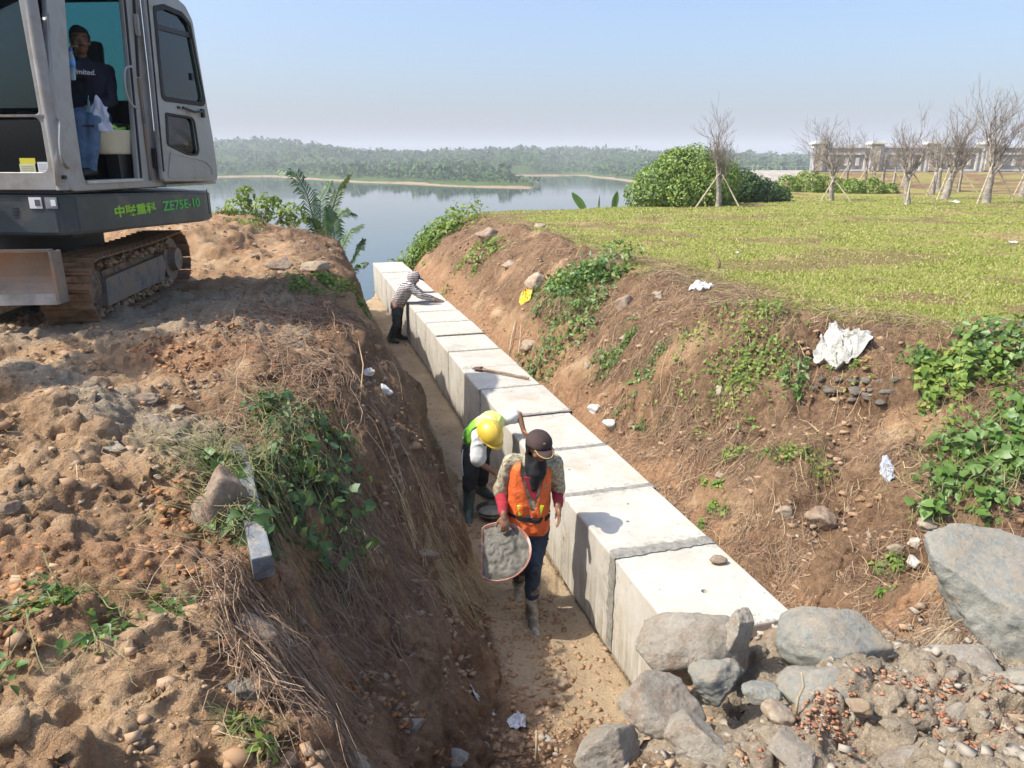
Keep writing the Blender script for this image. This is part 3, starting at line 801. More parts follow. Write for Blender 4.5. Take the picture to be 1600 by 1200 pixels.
def build_litter():
    # matted dead stalks over the right bank
    dens = lambda X, Y, t, n: sst(.86, 1.1, n) * sst(1.2, .2, n - np.interp(t, _ts, _CREST)) * (.12 + .88 * sst(.32, .6, vn2(X * 1.1, Y * 1.1, 3) * .6 + vn2(X * 4, Y * 4, 4) * .4))
    b = np.concatenate([pick(78000, -1.6, 6.5, .86, 6.5, dens, 1, 1.1), pick(16000, 6, 18, .86, 4.5, dens, 2)])
    o = strips('dead_stalks', b, .20, .0036, 4, 1.6, .35, True, .012, M_dry, seed=3)
    tag(o, 'matted brown dead stalks covering the right trench bank', 'dead stalks', kind='stuff')
    b = pick(9000, -1.5, 14, .9, 5, lambda X, Y, t, n: .5 * sst(.6, .2, n - np.interp(t, _ts, _CREST)), 5)
    o = strips('straw_wisps', b, .24, .004, 5, 2.2, .5, True, .03, M_straw, seed=4)
    tag(o, 'pale straw wisps strewn over the right trench bank', 'straw', kind='stuff')
    # left shoulder: dry mat at the crest between excavator and trench
    dl = lambda X, Y, t, n: np.exp(-((n + 1.95) / .5) ** 2) * sst(-.6, .2, t) * (.25 + sst(.35, .65, vn2(X * 1.3, Y * 1.3, 8))) * (.3 + .7 * sst(3.6, 2.2, t))
    b = pick(34000, -1.0, 11, -3.4, -.7, dl, 6, 1.2)
    o = strips('dry_grass_mat', b, .26, .0042, 5, 2.0, .5, True, .035, M_dry, seed=7)
    tag(o, 'tangled dry grass on the shoulder of the left bank', 'dry grass', kind='stuff')
    # scattered stalks on the left plateau
    b = pick(2600, -3.6, 10, -9, -2.0, lambda X, Y, t, n: .9 * sst(.4, .7, vn2(X * .9, Y * .9, 12)), 9)
    o = strips('loose_straw', b, .17, .0035, 4, 1.5, .35, True, .012, M_straw, seed=9)
    tag(o, 'loose straw scattered over the dirt left of the trench', 'straw', kind='stuff')
    # dead grass roots combed down the slope at the near left edge of the pit
    rg = np.random.default_rng(12)
    def combed(name, label, cpts, N, L, wd, seed, hang=1.0, mat=M_dry):
        c = np.array([(p.x, p.y) for p in cpts]); ii = rg.integers(0, len(c) - 1, N); f = rg.random(N)[:, None]
        xy = c[ii] * (1 - f) + c[ii + 1] * f + rg.normal(0, .055, (N, 2))
        base = np.stack([xy[:, 0], xy[:, 1], H(xy[:, 0], xy[:, 1]) + .02 + .06 * rg.random(N)], -1)
        head = np.arctan2(-.25, 1.0) + rg.normal(0, .55, N)
        o = strips(name, base, L, wd, 6, 1.0, .5, True, .05, mat, head=head, seed=seed)
        tag(o, label, 'dry grass', kind='stuff')
    g = lambda *a: [ground_pt(x, y) for x, y in a]
    combed('hanging_dry_grass', 'brown dry grass hanging down the pit edge at the lower left', g((365, 880), (380, 960), (400, 1040)), 1300, .42, .0032, 13)
    combed('hanging_roots', 'dark tangle of dead roots hanging over the pit below the creeper', g((420, 870), (520, 850), (580, 832)), 1300, .34, .0032, 14)
    combed('hanging_straw', 'yellowish straw tuft spilling down the slope behind the mortar basin', g((640, 830), (690, 840), (725, 860)), 1000, .32, .004, 15, mat=M_straw)
build_litter()

# ---- leaves
def leaf_mesh(name, L=.07, W=.06, fold=.25, heart=True):
    v = [(0, 0, 0), (.5 * W, .12 * L * (-1 if heart else 1.6), fold * W * .5), (.52 * W, .40 * L, fold * W * .55), (.28 * W, .75 * L, fold * W * .25), (0, L, -.12 * L),
         (-.28 * W, .75 * L, fold * W * .25), (-.52 * W, .40 * L, fold * W * .55), (-.5 * W, .12 * L * (-1 if heart else 1.6), fold * W * .5), (0, .45 * L, 0)]
    f = [(0, 1, 2, 8), (8, 2, 3), (8, 3, 4), (8, 4, 5), (8, 5, 6), (0, 8, 6, 7)]
    me = bpy.data.meshes.new(name); me.from_pydata(v, [], f); me.update()
    me.polygons.foreach_set('use_smooth', np.ones(len(me.polygons), dtype=bool))
    return me
_LT = np.array([(0, 0, 0), (.5, .3, .12), (0, 1, -.1), (-.5, .3, .12)])
def leaf_cloud(C, size, nrm=None, seed=0, drop=.3, asp=.6):
    """(N,3) centres -> N folded two-triangle leaves"""
    rg = np.random.default_rng(seed); N = len(C)
    if nrm is None: nrm = np.tile([0, -.3, 1.], (N, 1))
    n = nrm + rg.normal(0, .45, (N, 3)); n /= np.linalg.norm(n, axis=1, keepdims=True)
    u = np.cross(n, rg.normal(size=(N, 3))); u /= np.linalg.norm(u, axis=1, keepdims=True); u[:, 2] -= drop; u /= np.linalg.norm(u, axis=1, keepdims=True)
    r = np.cross(u, n)
    s = (size * (.55 + .9 * rg.random(N)))[:, None, None]
    V = C[:, None] + (_LT[None, :, 0:1] * r[:, None] * asp + _LT[None, :, 1:2] * u[:, None] + _LT[None, :, 2:3] * n[:, None]) * s
    F = np.concatenate([np.arange(N)[:, None] * 4 + [0, 1, 2], np.arange(N)[:, None] * 4 + [0, 2, 3]])
    return V.reshape(-1, 3), F
def cloud_obj(name, C, size, mat, parent=None, nrm=None, seed=0, drop=.3, asp=.6):
    V, F = leaf_cloud(C, size, nrm, seed, drop, asp)
    return link(name, np_mesh(name, V, F), mat, parent)

def ground_plant(label, px, py, rad, n, size, mat=M_leaf, seed=0, h=.12, cat='creeper', asp=.7, name='creeper', wy=1.0):
    """low plant hugging the ground round a spot: foliage + runners"""
    rg = np.random.default_rng(seed + 100)
    c = ground_pt(px, py)
    ncl = max(4, int(n / 22))
    ccx = rg.normal(0, rad * .5, ncl); ccy = rg.normal(0, rad * .5 * wy, ncl)
    i = rg.integers(0, ncl, n)
    x = c.x + ccx[i] + rg.normal(0, rad * .14, n); y = c.y + ccy[i] + rg.normal(0, rad * .14 * wy, n)
    z = H(x, y, False) + .02 + h * rg.random(n) ** 1.3
    t = thing(name, label, cat, (c.x, c.y, hz(c.x, c.y)))
    C = np.stack([x, y, z], -1) - np.array(t.location)
    e = .06
    gx = (H(x + e, y, False) - H(x - e, y, False)) / (2 * e); gy = (H(x, y + e, False) - H(x, y - e, False)) / (2 * e)
    nr = np.stack([-gx, -gy, np.ones(n)], -1)
    cloud_obj('foliage', C, size, mat, t, nr, seed, .3, asp)
    b = np.stack([c.x + ccx, c.y + ccy], -1); k = 30
    bb = b[rg.integers(0, ncl, k * 3)]; bb = np.stack([bb[:, 0], bb[:, 1], H(bb[:, 0], bb[:, 1]) + .02], -1)
    o = strips('runner', bb, rad * .9, .004, 6, 1.6, .4, True, .04, M_vine, seed=seed)
    o.data.transform(Matrix.Translation(-Vector(t.location))); o.parent = t
    return t
def big_leaf_plant(label, spots, nleaf, L, W, mat, seed, cat='creeper', name='creeper', h=.16, extra=0):
    """creeper whose leaves can be picked apart: every leaf an object of its own"""
    rg = np.random.default_rng(seed + 300); pr = random.Random(seed)
    cs = [(ground_pt(x, y), r) for x, y, r in spots]
    o0 = cs[0][0]; t = thing(name, label, cat, (o0.x, o0.y, o0.z))
    lms = [leaf_mesh('leaf', L * s, W * s, f) for s, f in ((1, .3), (.8, .5), (1.15, .15))]
    for l in lms: l.materials.append(mat)
    wts = np.array([r for _, r in cs]); wts = wts / wts.sum()
    X = []; 
    for k in range(nleaf):
        c, r = cs[rg.choice(len(cs), p=wts)]
        X.append((c.x + rg.normal(0, r * .5), c.y + rg.normal(0, r * .5)))
    X = np.array(X); e = .08
    hz_ = H(X[:, 0], X[:, 1], False); gx = (H(X[:, 0] + e, X[:, 1], False) - H(X[:, 0] - e, X[:, 1], False)) / (2 * e); gy = (H(X[:, 0], X[:, 1] + e, False) - H(X[:, 0], X[:, 1] - e, False)) / (2 * e)
    off = .03 + h * rg.random(nleaf)
    for k in range(nleaf):
        n = Vector((-gx[k], -gy[k], 1)).normalized() + Vector(rg.normal(0, .4, 3)); n.normalize()
        u = n.cross(Vector(rg.normal(size=3))).normalized(); u.z -= .35; u.normalize(); r = u.cross(n).normalized(); n = r.cross(u)
        M = Matrix((r, u, n)).transposed().to_4x4()
        nn = Vector((-gx[k], -gy[k], 1)).normalized()
        M.translation = Vector((X[k, 0], X[k, 1], hz_[k])) + nn * off[k] - Vector(t.location)
        s = pr.uniform(.6, 1.2)
        o = link('leaf', lms[k % 3], None, t); o.matrix_basis = M @ Matrix.Scale(s, 4)
    if extra:
        i = rg.choice(len(cs), extra, p=wts); cc = np.array([(c.x, c.y, r) for c, r in cs])[i]
        x = cc[:, 0] + rg.normal(0, 1, extra) * cc[:, 2] * .55; y = cc[:, 1] + rg.normal(0, 1, extra) * cc[:, 2] * .55
        C = np.stack([x, y, H(x, y, False) + .01 + h * .8 * rg.random(extra)], -1) - np.array(t.location)
        tag(cloud_obj('small_leaves', C, L * .6, mat, t, None, seed, .4, .8), kind='stuff')
    b = X[rg.integers(0, nleaf, 320)]; bb = np.stack([b[:, 0], b[:, 1], H(b[:, 0], b[:, 1]) + .03], -1)
    o = strips('stem', bb, .35, .005, 7, 1.8, .6, True, .09, M_vine, seed=seed)
    o.data.transform(Matrix.Translation(-Vector(t.location))); o.parent = t
    tag(o, kind='stuff')
    return t
big_leaf_plant('dark green heart-leaved creeper hanging over the left bank beside the leaning concrete post',
    [(425, 650, .13), (465, 700, .16), (490, 770, .17), (430, 800, .15), (510, 690, .12), (395, 840, .10), (530, 800, .10), (425, 735, .13), (470, 840, .12)], 250, .058, .048, M_leafd, 1, extra=2000, h=.14)
big_leaf_plant('small patch of rounded green leaves on the dirt left of the concrete post',
    [(335, 735, .07), (365, 770, .09), (350, 800, .06)], 60, .08, .065, M_leaf, 2, extra=60, h=.1)
big_leaf_plant('thick bright green creeper over the right bank above the grey boulder slab',
    [(1500, 710, .20), (1560, 690, .18), (1590, 740, .18), (1475, 765, .13), (1540, 775, .16), (1452, 800, .09), (1590, 660, .16)], 290, .078, .062, M_leaf, 3, extra=1000, h=.15)
# smaller plants, each with its own foliage
for k, a in enumerate([
    ('leafy green creeper patch draping the bank below the lawn edge, beside the yellow bag', 905, 450, .65, 1500, .075, M_leaf, .30),
    ('straggling lower green creeper on the bank behind the middle blocks', 880, 520, .6, 800, .065, M_leaf, .2),
    ('dense light green weeds on the bank top at the lake end of the trench', 680, 375, 1.1, 1600, .11, M_leafy, .5),
    ('light green shrubby weeds running down to the lake past the last block', 610, 385, 1.3, 1800, .13, M_leafy, .55),
    ('green weeds right above the farthest block', 655, 400, .7, 800, .1, M_leaf, .45),
    ('thin green weeds on the bank right of the striped shirt worker', 745, 400, .6, 400, .08, M_leafy, .2),
    ('low yellow green weeds on the bank left of the white sack', 1160, 570, .60, 1300, .04, M_leafy, .1),
    ('green sprig hanging left of the exposed masonry stones', 1245, 600, .12, 160, .045, M_leaf, .12),
    ('green sprig beneath the white sack', 1310, 575, .10, 80, .04, M_leafy, .08),
    ('thin climbing weed right of the white sack', 1445, 580, .22, 300, .05, M_leaf, .15),
    ('lobed yellow green weed by the right edge of the photo, high on the bank', 1500, 600, .35, 500, .07, M_leafy, .2),
    ('dark green weeds at the right edge just under the lawn', 1575, 560, .4, 700, .06, M_leaf, .2),
    ('small green sprout low on the bank beside the nearest joint', 1115, 765, .10, 110, .045, M_leafy, .08),
    ('tiny green shoots beside the right edge of the nearest block', 1115, 822, .10, 90, .04, M_leafy, .06),
    ('small green sprout in the middle of the right bank', 1145, 715, .14, 120, .035, M_leafy, .06),
    ('sparse green shoots on the bank behind the red pit wall', 1010, 590, .3, 220, .04, M_leaf, .08),
    ('green shoots under the overhanging creeper mid bank', 960, 555, .3, 300, .05, M_leaf, .1),
    ('green shoots at the foot of the right bank creeper', 1240, 720, .3, 160, .035, M_leafy, .06),
    ('small green leaves in front of the grey boulder slab', 1395, 880, .10, 60, .045, M_leafy, .05),
    ('small sprout in the hollow behind the rounded grey boulder', 1385, 935, .08, 40, .05, M_leafy, .05),
    ('green grass tuft on the crest of the left bank, near the far end', 530, 450, .45, 500, .07, M_leafy, .15),
    ('second green tuft on the left crest, nearer the striped shirt worker', 480, 455, .3, 250, .06, M_leafy, .12),
    ('faint green weeds on the dirt mound behind the excavator', 400, 355, .5, 260, .06, M_leafy, .08),
    ('green and yellow weeds at the very lower left beside the pit', 385, 1150, .10, 90, .03, M_leafy, .04),
    ('low green creeper in the foreground at the lower left', 130, 950, .32, 260, .045, M_leaf, .04),
]):
    lab, px, py, rad, n, size, mat, h = a
    ground_plant(lab, px, py, rad, n, size, mat, k, h)

# ---- bushes on the lawn edge
def bush(label, lumps, n, size, mat, seed, px, Y, cat='bush', name='leafy_bush'):
    rg = np.random.default_rng(seed + 500)
    x0 = (px - 800) / 1180 * Y; z0 = hz(x0, Y)
    t = thing(name, label, cat, (x0, Y, z0))
    tot = sum(l[3] ** 2 for l in lumps); Cs = []; Ns = []
    for (lx, ly, lz, r) in lumps:
        m = int(n * r * r / tot)
        d = rg.normal(size=(m, 3)); d /= np.linalg.norm(d, axis=1, keepdims=True)
        f = 1 + .30 * fbm3(d * 2.2 + lx * 3, 3, seed)
        rr = r * f * (.72 + .32 * rg.random(m) ** .5)
        Cs.append(np.array([lx, ly, lz]) + d * rr[:, None] * [1, 1, .9]); Ns.append(d + [0, 0, .5])
    C = np.concatenate(Cs); N_ = np.concatenate(Ns); k = C[:, 2] > -.3
    cloud_obj('foliage', C[k], size, mat, t, N_[k], seed, .35, .7)
    b = MB()
    for (lx, ly, lz, r) in lumps:
        b.tube([(lx * .3, ly * .3, -.2), (lx * .7, ly * .7, lz * .6), (lx, ly, lz + r * .5)], [.05, .03, .01], 5)
    b.obj('branches', M_twig, t)
    return t
bush('large dome of bright green leaves left of the nearest bare tree',
     [(-.9, 0, .7, 1.0), (.2, .3, 1.05, 1.15), (1.0, .1, .8, .95), (-1.6, -.2, .35, .65), (.5, -.6, .5, .8), (-.3, -.6, .4, .8), (-.4, .3, 1.3, .75)], 17000, .10, M_bush, 1, 1072, 27)
bush('darker green bush right behind the nearest bare tree',
     [(0, 0, .5, .8), (.7, .2, .4, .65), (-.6, .2, .75, .75)], 6500, .11, M_leafd, 2, 1150, 29)
bush('small low green bush at the lawn edge, right of the dark bush', [(0, 0, .3, .5), (.5, 0, .2, .4)], 2200, .1, M_leafd, 3, 1198, 30)
bush('low spreading yellow green bush left of the second bare tree', [(-1, 0, .2, .7), (0, 0, .3, .8), (1.1, .2, .2, .7), (2.0, .3, .1, .5)], 3800, .12, M_leafy, 4, 1258, 38)
bush('low yellow green bush right of the second bare tree', [(-.6, 0, .15, .6), (.4, 0, .2, .6), (1.3, 0, .1, .4)], 2400, .12, M_leafy, 5, 1345, 37)
bush('pale feathery shrub on the mound edge behind the excavator', [(-.4, 0, .3, .30), (.2, .1, .35, .32), (-.3, .2, .62, .2), (.75, 0, .2, .3), (-.8, 0, .15, .22)], 900, .10, M_leafy, 6, 402, 16.8, 'shrub', 'shrub')

# ---- palms
def frond(parent, base, pts, L, mat, seed):
    """arching rib with two rows of drooping leaflets"""
    rg = random.Random(seed); t = MB(); n = len(pts)
    V = []; F = []
    P_ = [Vector(p) for p in pts]
    def at(f):
        g = f * (n - 1); i = min(int(g), n - 2); return P_[i].lerp(P_[i + 1], g - i), (P_[i + 1] - P_[i]).normalized()
    steps = 46
    for k in range(4, steps + 1):
        f = k / steps; p, d = at(f)
        side = d.cross(Vector((0, 0, 1)));
        if side.length < .1: side = Vector((1, 0, 0))
        side.normalize(); up = side.cross(d)
        l = L * (.35 + .9 * math.sin(math.pi * min(1, f * .85 + .12)))
        for s in (-1, 1):
            dd = (side * s * 1.0 + d * .75 + up * rg.uniform(.0, .35)).normalized()
            mid = p + dd * l * .5; tip = p + dd * l * .95 + Vector((0, 0, -l * rg.uniform(.25, .55)))
            w = d * (.02 + .012 * rg.random())
            b = len(V); V += [p - w * .6, p + w * .6, mid + w, mid - w, tip]
            F += [(b, b + 1, b + 2, b + 3), (b + 3, b + 2, b + 4)]
    me = bpy.data.meshes.new('frond'); me.from_pydata([tuple(v) for v in V], [], F); me.update()
    o = link('frond', me, mat, parent)
    r = MB(); r.tube(P_, [.028 - .02 * i / (n - 1) for i in range(n)], 6); r.obj('rib', M_leafd, o)
def palm(label, Y, base_px, specs, seed, mat):
    b = P(*base_px, Y); t = thing('young_palm', label, 'palm', b)
    for i, (pl, L) in enumerate(specs):
        pts = [P(x, y, Y + dy) - b for x, y, dy in pl]
        frond(t, b, pts, L, mat, seed + i)
    s = MB(); s.cone((0, 0, -5), (0, 0, .1), .16, .10, 8); s.obj('trunk', M_bark, t)
palm('young palm with an arching frond leaning left, behind the left mound', 22.5, (508, 400), [
    ([(508, 400, 0), (492, 350, 0), (480, 305, .1), (462, 272, .2), (440, 268, .4)], .55),
    ([(508, 400, 0), (500, 350, .3), (500, 312, .8), (515, 285, 1.3)], .4),
    ([(508, 400, 0), (515, 340, -.2), (528, 300, -.4), (545, 275, -.5)], .34),
    ([(508, 400, 0), (520, 350, .2), (535, 330, .5), (552, 335, .8)], .4),
    ([(508, 400, 0), (500, 370, -.3), (488, 345, -.6), (478, 340, -.9)], .35)], 1, M_leafd)
palm('low palm frond clump hanging over the corner between left bank and lake', 21.0, (528, 440), [
    ([(528, 440, 0), (530, 395, 0), (545, 365, .2), (566, 352, .4)], .35),
    ([(528, 440, 0), (524, 390, .2), (520, 350, .4), (512, 325, .6)], .38),
    ([(528, 440, 0), (545, 420, 0), (558, 395, .1), (568, 375, .3)], .3),
    ([(528, 440, 0), (545, 430, 0), (560, 415, -.1), (572, 412, -.1)], .3),
    ([(528, 440, 0), (515, 400, -.3), (505, 375, -.5), (500, 365, -.8)], .34)], 11, M_leafd)
def banana_leaf(label, Y, px0, py0, px1, py1, W):
    a = P(px0, py0, Y); b = P(px1, py1, Y + .1); t = thing('banana_shoot', label, 'banana leaf', a)
    d = b - a; s = Vector((1, .3, 0)) if abs(d.normalized().x) < .9 else Vector((0, 0, 1)); s = (s - d.normalized() * s.dot(d.normalized())).normalized()
    V = []; F = []; n = 9
    for i in range(n):
        f = i / (n - 1); p = d * f + Vector((0, 0, -.1 * f * f)); w = W * math.sin(math.pi * min(1, .12 + f * .88)) ** .7 * .5
        V += [p - s * w + Vector((0, -w * .5, 0)), p, p + s * w + Vector((0, -w * .5, 0))]
    for i in range(n - 1):
        q = i * 3; F += [(q, q + 1, q + 4, q + 3), (q + 1, q + 2, q + 5, q + 4)]
    me = bpy.data.meshes.new('leaf'); me.from_pydata([tuple(v) for v in V], [], F); me.update()
    link('leaf', me, M_leaf, t, True)
    st = MB(); st.tube([(0, 0, -1.6), (0, 0, 0), d * .9], [.06, .03, .01], 6); st.obj('stem', M_leafy, t)
banana_leaf('broad green banana leaf leaning left at the lawn edge', 26.5, 915, 330, 893, 296, .3)
banana_leaf('upright green banana leaf at the lawn edge, left of the big bush', 26.5, 958, 328, 965, 294, .26)
banana_leaf('thin rolled banana shoot between the two banana leaves', 26.5, 935, 328, 937, 303, .07)

# ---- leafless transplanted trees
def bare_tree_mesh(seed, hgt, trunk_r, spread=.26, fork=.36, lean=0.0, density=1.0):
    rg = random.Random(seed)
    tr = MB(); cr = MB()
    p = Vector((0, 0, -.1)); pts = [p]; rad = [trunk_r * 1.5]
    n = 7; d = Vector((lean, 0, 1)).normalized()
    for i in range(n):
        p = p + d * (hgt * fork / n) + Vector((rg.uniform(-1, 1), rg.uniform(-1, 1), 0)) * hgt * .006
        d = (d + Vector((rg.uniform(-.1, .1), rg.uniform(-.1, .1), .1))).normalized()
        pts.append(p); rad.append(trunk_r * (1.12 - .45 * (i + 1) / n + rg.uniform(-.05, .05)))
    rad = [r_ * 1.0 for r_ in rad]
    tr.tube(pts, rad, 12)
    def grow(p, d, L, r, lev):
        k = 3; q = p; ps = [q]; rs = [r]; r = max(r, .0075)
        for i in range(k):
            d = (d + Vector((rg.gauss(0, .15), rg.gauss(0, .15), .07))).normalized()
            q = q + d * L / k; ps.append(q); rs.append(r * (1 - .42 * (i + 1) / k))
        (tr if lev == 0 else cr).tube(ps, rs, 7 if lev == 0 else (5 if lev == 1 else 3))
        if lev >= (3 if density < .5 else 4): return
        nb = [4, 3, 3, 2][lev]
        nb = nb + (1 if rg.random() < .4 * density else 0)
        for b in range(nb):
            f = 1.0 if b == 0 else rg.uniform(.35, .98)
            g = f * k; i = min(int(g), k - 1); s = ps[i].lerp(ps[i + 1], g - i)
            ax = Vector((rg.gauss(0, 1), rg.gauss(0, 1), 0)).normalized()
            an = rg.uniform(.25, .7) if b else rg.uniform(.05, .3)
            nd_ = (Matrix.Rotation(an, 3, ax) @ d); nd_.z = max(nd_.z, .15)
            grow(s, nd_.normalized(), L * rg.uniform(.5, .95), rs[-1] * rg.uniform(.55, .8), lev + 1)
    nl = 5 + int(density)
    for b in range(nl):
        a = 2 * math.pi * b / nl + rg.uniform(-.4, .4); an = rg.uniform(.06, spread * 1.25)
        s = pts[-1].lerp(pts[-4], rg.random() * .95) if b else pts[-1]
        dd = Vector((math.cos(a) * math.sin(an), math.sin(a) * math.sin(an), math.cos(an)))
        grow(s, Vector((.05, 0, 1)) if b == 0 else dd, hgt * (1 - fork) * (rg.uniform(.30, .42) if b else .48), trunk_r * (rg.uniform(.30, .45) if b else .55), 0)
    # thin side shoots low on the crown
    return tr, cr
_variants = {}
def bare_tree(label, px, py, top, Y, var, group, tr_r=.11, fork=.42, stakes=2, spread=.33, lean=0., big=False):
    x = (px - 800) / (FPX * _c - (py - 600) * _s) * Y; z = hz(x, Y)
    zt = P(px, top, Y).z; hgt = zt - z
    thin = Y >= 36; key = (var, round(fork, 2), thin)
    if key not in _variants:
        tr, cr = bare_tree_mesh(var, 4.0, tr_r * 4.0 / max(hgt, .5) if not big else tr_r, spread, fork, lean, .35 if thin else 1.0)
        _variants[key] = (auto_smooth_me(tr.mesh('trunk')), cr.mesh('crown', True))
        zs = max(v.co.z for v in _variants[key][1].vertices)
        _variants[key] += (zs,)
        _variants[key][0].materials.append(M_bark); _variants[key][1].materials.append(M_twig)
    a, b, zs = _variants[key]; s = hgt / zs
    t = thing('bare_tree', label, 'bare tree', (x, Y, z - .05), random.Random(px).uniform(0, 6.28), group)
    for nm, me in (('trunk', a), ('crown', b)):
        o = link(nm, me, None, t); o.scale = (s, s, s)
    rr = random.Random(px * 3); H0 = hgt * rr.uniform(.22, .32)
    for k in range(stakes):
        an = -t.rotation_euler.z + [-2.3, -.6, 1.2, 2.6][k % 4] + rr.uniform(-.4, .4); L = H0 * rr.uniform(.7, 1.1)
        m = MB(); m.tube([(math.cos(an) * L, math.sin(an) * L, .02), (math.cos(an) * .06, math.sin(an) * .06, H0 * 1.05)], [.028, .024], 6); m.obj('stake', M_stake, t)
def auto_smooth_me(me):
    me.polygons.foreach_set('use_smooth', np.ones(len(me.polygons), dtype=bool)); return me
G = 'leafless transplanted trees on the lawn'
for a in [
    ('nearest bare tree, with pale trunk and upright crown in front of the bushes', 1122, 318, 138, 25.5, 3, G, .13, .44, 3),
    ('bare tree with dark based trunk second from the left on the lawn', 1300, 308, 172, 30, 5, G, .12, .38, 2),
    ('leaning pale bare tree in the middle of the lawn group, white banded trunk', 1418, 316, 150, 27, 7, G, .15, .42, 2),
    ('stout bare tree with swollen trunk right of the white banded one', 1478, 300, 150, 32, 9, G, .22, .38, 1),
    ('tallest bare tree near the right edge, propped by a long leaning stake', 1542, 310, 108, 28, 11, G, .17, .40, 3),
    ('bare tree cut off by the right edge of the photo', 1600, 292, 150, 33, 3, G, .2, .38, 1),
    ('slim bare tree at the left end of the far wall', 1268, 283, 205, 42, 5, G, .09, .44, 0),
    ('small bare tree before the first wall panel, behind the dark based one', 1323, 284, 178, 44, 7, G, .1, .42, 1),
    ('thin bundled bare tree before the second pier of the wall', 1353, 284, 198, 42, 9, G, .08, .40, 2),
    ('thin bare sapling just right of the bundled one', 1366, 284, 225, 44, 5, G, .08, .42, 0),
    ('small bare tree before the second wall panel, left one', 1379, 286, 222, 43, 11, G, .09, .40, 2),
    ('small bare tree before the second wall panel, right one', 1396, 285, 218, 44, 3, G, .1, .42, 2),
    ('bare tree half hidden behind the white banded trunk', 1414, 285, 210, 42, 9, G, .1, .42, 1),
    ('bare tree with curved trunk behind the stout one', 1458, 294, 178, 36, 3, G, .13, .40, 1),
    ('bare tree directly behind the stout swollen trunk', 1468, 292, 165, 38, 7, G, .15, .38, 0),
    ('slim bare tree between the stout and the tallest trees', 1499, 288, 170, 38, 11, G, .11, .42, 2),
    ('small bare sapling right of the tallest tree, before the wall', 1550, 285, 215, 44, 5, G, .08, .42, 1),
]:
    bare_tree(*a)

# ================================================================== FAR BOUNDARY WALL
M_wallg = simple('wall_grey_stone', (.40, .39, .375), .8, .3, 1.5, bmp=.4, bscale=6, bdist=.05)
M_wallc = simple('wall_cream', (.84, .79, .68), .8, .15, 1.0, bmp=.1)
M_pier = simple('pier_tan', (.68, .58, .43), .8, .35, 1.6, bmp=.3, bscale=9)
def build_wall():
    Y0 = 60.0
    x0 = (1262 - 800) / 1188 * Y0; zb = CAMZ - .0225 * Y0 - .15; top = CAMZ + .0165 * Y0
    h = top - zb
    t = thing('boundary_wall', 'long grey stone boundary wall with cream framed panels and tan piers beyond the trees', 'wall', (x0, Y0, zb), R(2))
    L = 30.0; sp = 4.45
    MB().box((L / 2, 0, h * .38), (L, .35, h * .76)).obj('wall_base', M_wallg, t)
    MB().box((L / 2, 0, h * .86), (L, .34, h * .14)).obj('wall_top', M_wallg, t)
    MB().box((L / 2, 0, h * .955), (L, .5, h * .05)).obj('coping', M_wallc, t)
    MB().box((L / 2, -.22, h * .12), (L, .12, h * .24)).obj('plinth', M_wallg, t)
    pier = MB().box((0, -.12, h * .52), (.95, .75, h * 1.04)).mesh('pier'); pier.materials.append(M_wallg)
    pf = MB().box((-.05, -.53, h * .62), (.5, .09, h * .74)).mesh('pier_face'); pf.materials.append(M_pier)
    cap = MB(); cap.box((0, -.12, h * 1.065), (1.25, 1.05, h * .05)); cap.box((0, -.12, h * 1.10), (1.05, .9, h * .03)); cap = cap.mesh('pier_cap'); cap.materials.append(M_wallc)
    fr = MB(); w = sp - 1.45; a = h * .26; b = h * .76
    for (c, d) in (((0, -.21, a), (w, .1, .15)), ((0, -.21, b), (w, .1, .15)), ((-w / 2 + .075, -.21, (a + b) / 2), (.15, .1, b - a - .15)), ((w / 2 - .075, -.21, (a + b) / 2), (.15, .1, b - a - .15))):
        fr.box(c, d)
    fr = fr.mesh('panel_frame'); fr.materials.append(M_wallc)
    tile = MB().box((0, -.2, h * .52), (.26, .07, h * .24)).mesh('wall_tile'); tile.materials.append(M_wallc)
    cr = MB()
    for i in range(5):
        cr.box((0, -.185, a + (i + .8) * (b - a) / 6), (w - .25, .02, .018))
    cr = cr.mesh('stone_course'); cr.materials.append(M_wallg)
    for k in range(7):
        x = .5 + k * sp
        p = link('pier', pier, None, t); p.location = (x, 0, 0)
        link('pier_face', pf, None, p); link('pier_cap', cap, None, p)
        if k < 6:
            f = link('panel_frame', fr, None, t); f.location = (x + sp / 2, 0, 0)
            link('stone_course', cr, None, f)
            for j in (-.9, 0, .9):
                o = link('wall_tile', tile, None, f); o.location = (j * .95, 0, 0)
build_wall()
# ================================================================== CLODS, STONES, BOULDERS
def rock_np(seed, sub=3, facets=9, rough=.12, squash=(1, 1, 1), facet_depth=.75, fine=.03):
    rg = np.random.default_rng(seed)
    bm = bmesh.new(); bmesh.ops.create_icosphere(bm, subdivisions=sub, radius=1)
    V = np.array([v.co[:] for v in bm.verts]); F = np.array([[v.index for v in f.verts] for f in bm.faces]); bm.free()
    d = V / np.linalg.norm(V, axis=1, keepdims=True); r = np.ones(len(d))
    for k in range(facets):
        n = rg.normal(size=3); n /= np.linalg.norm(n); dist = facet_depth * (.75 + .35 * rg.random())
        c = d @ n; lim = np.where(c > .05, dist / np.maximum(c, .05), 9)
        r = np.minimum(r, lim)
    r = r * (1 + rough * fbm3(d * 1.8 + seed, 4, seed % 9) + fine * fbm3(d * 7 + seed, 3, seed % 7))
    return d * r[:, None] * np.array(squash), F
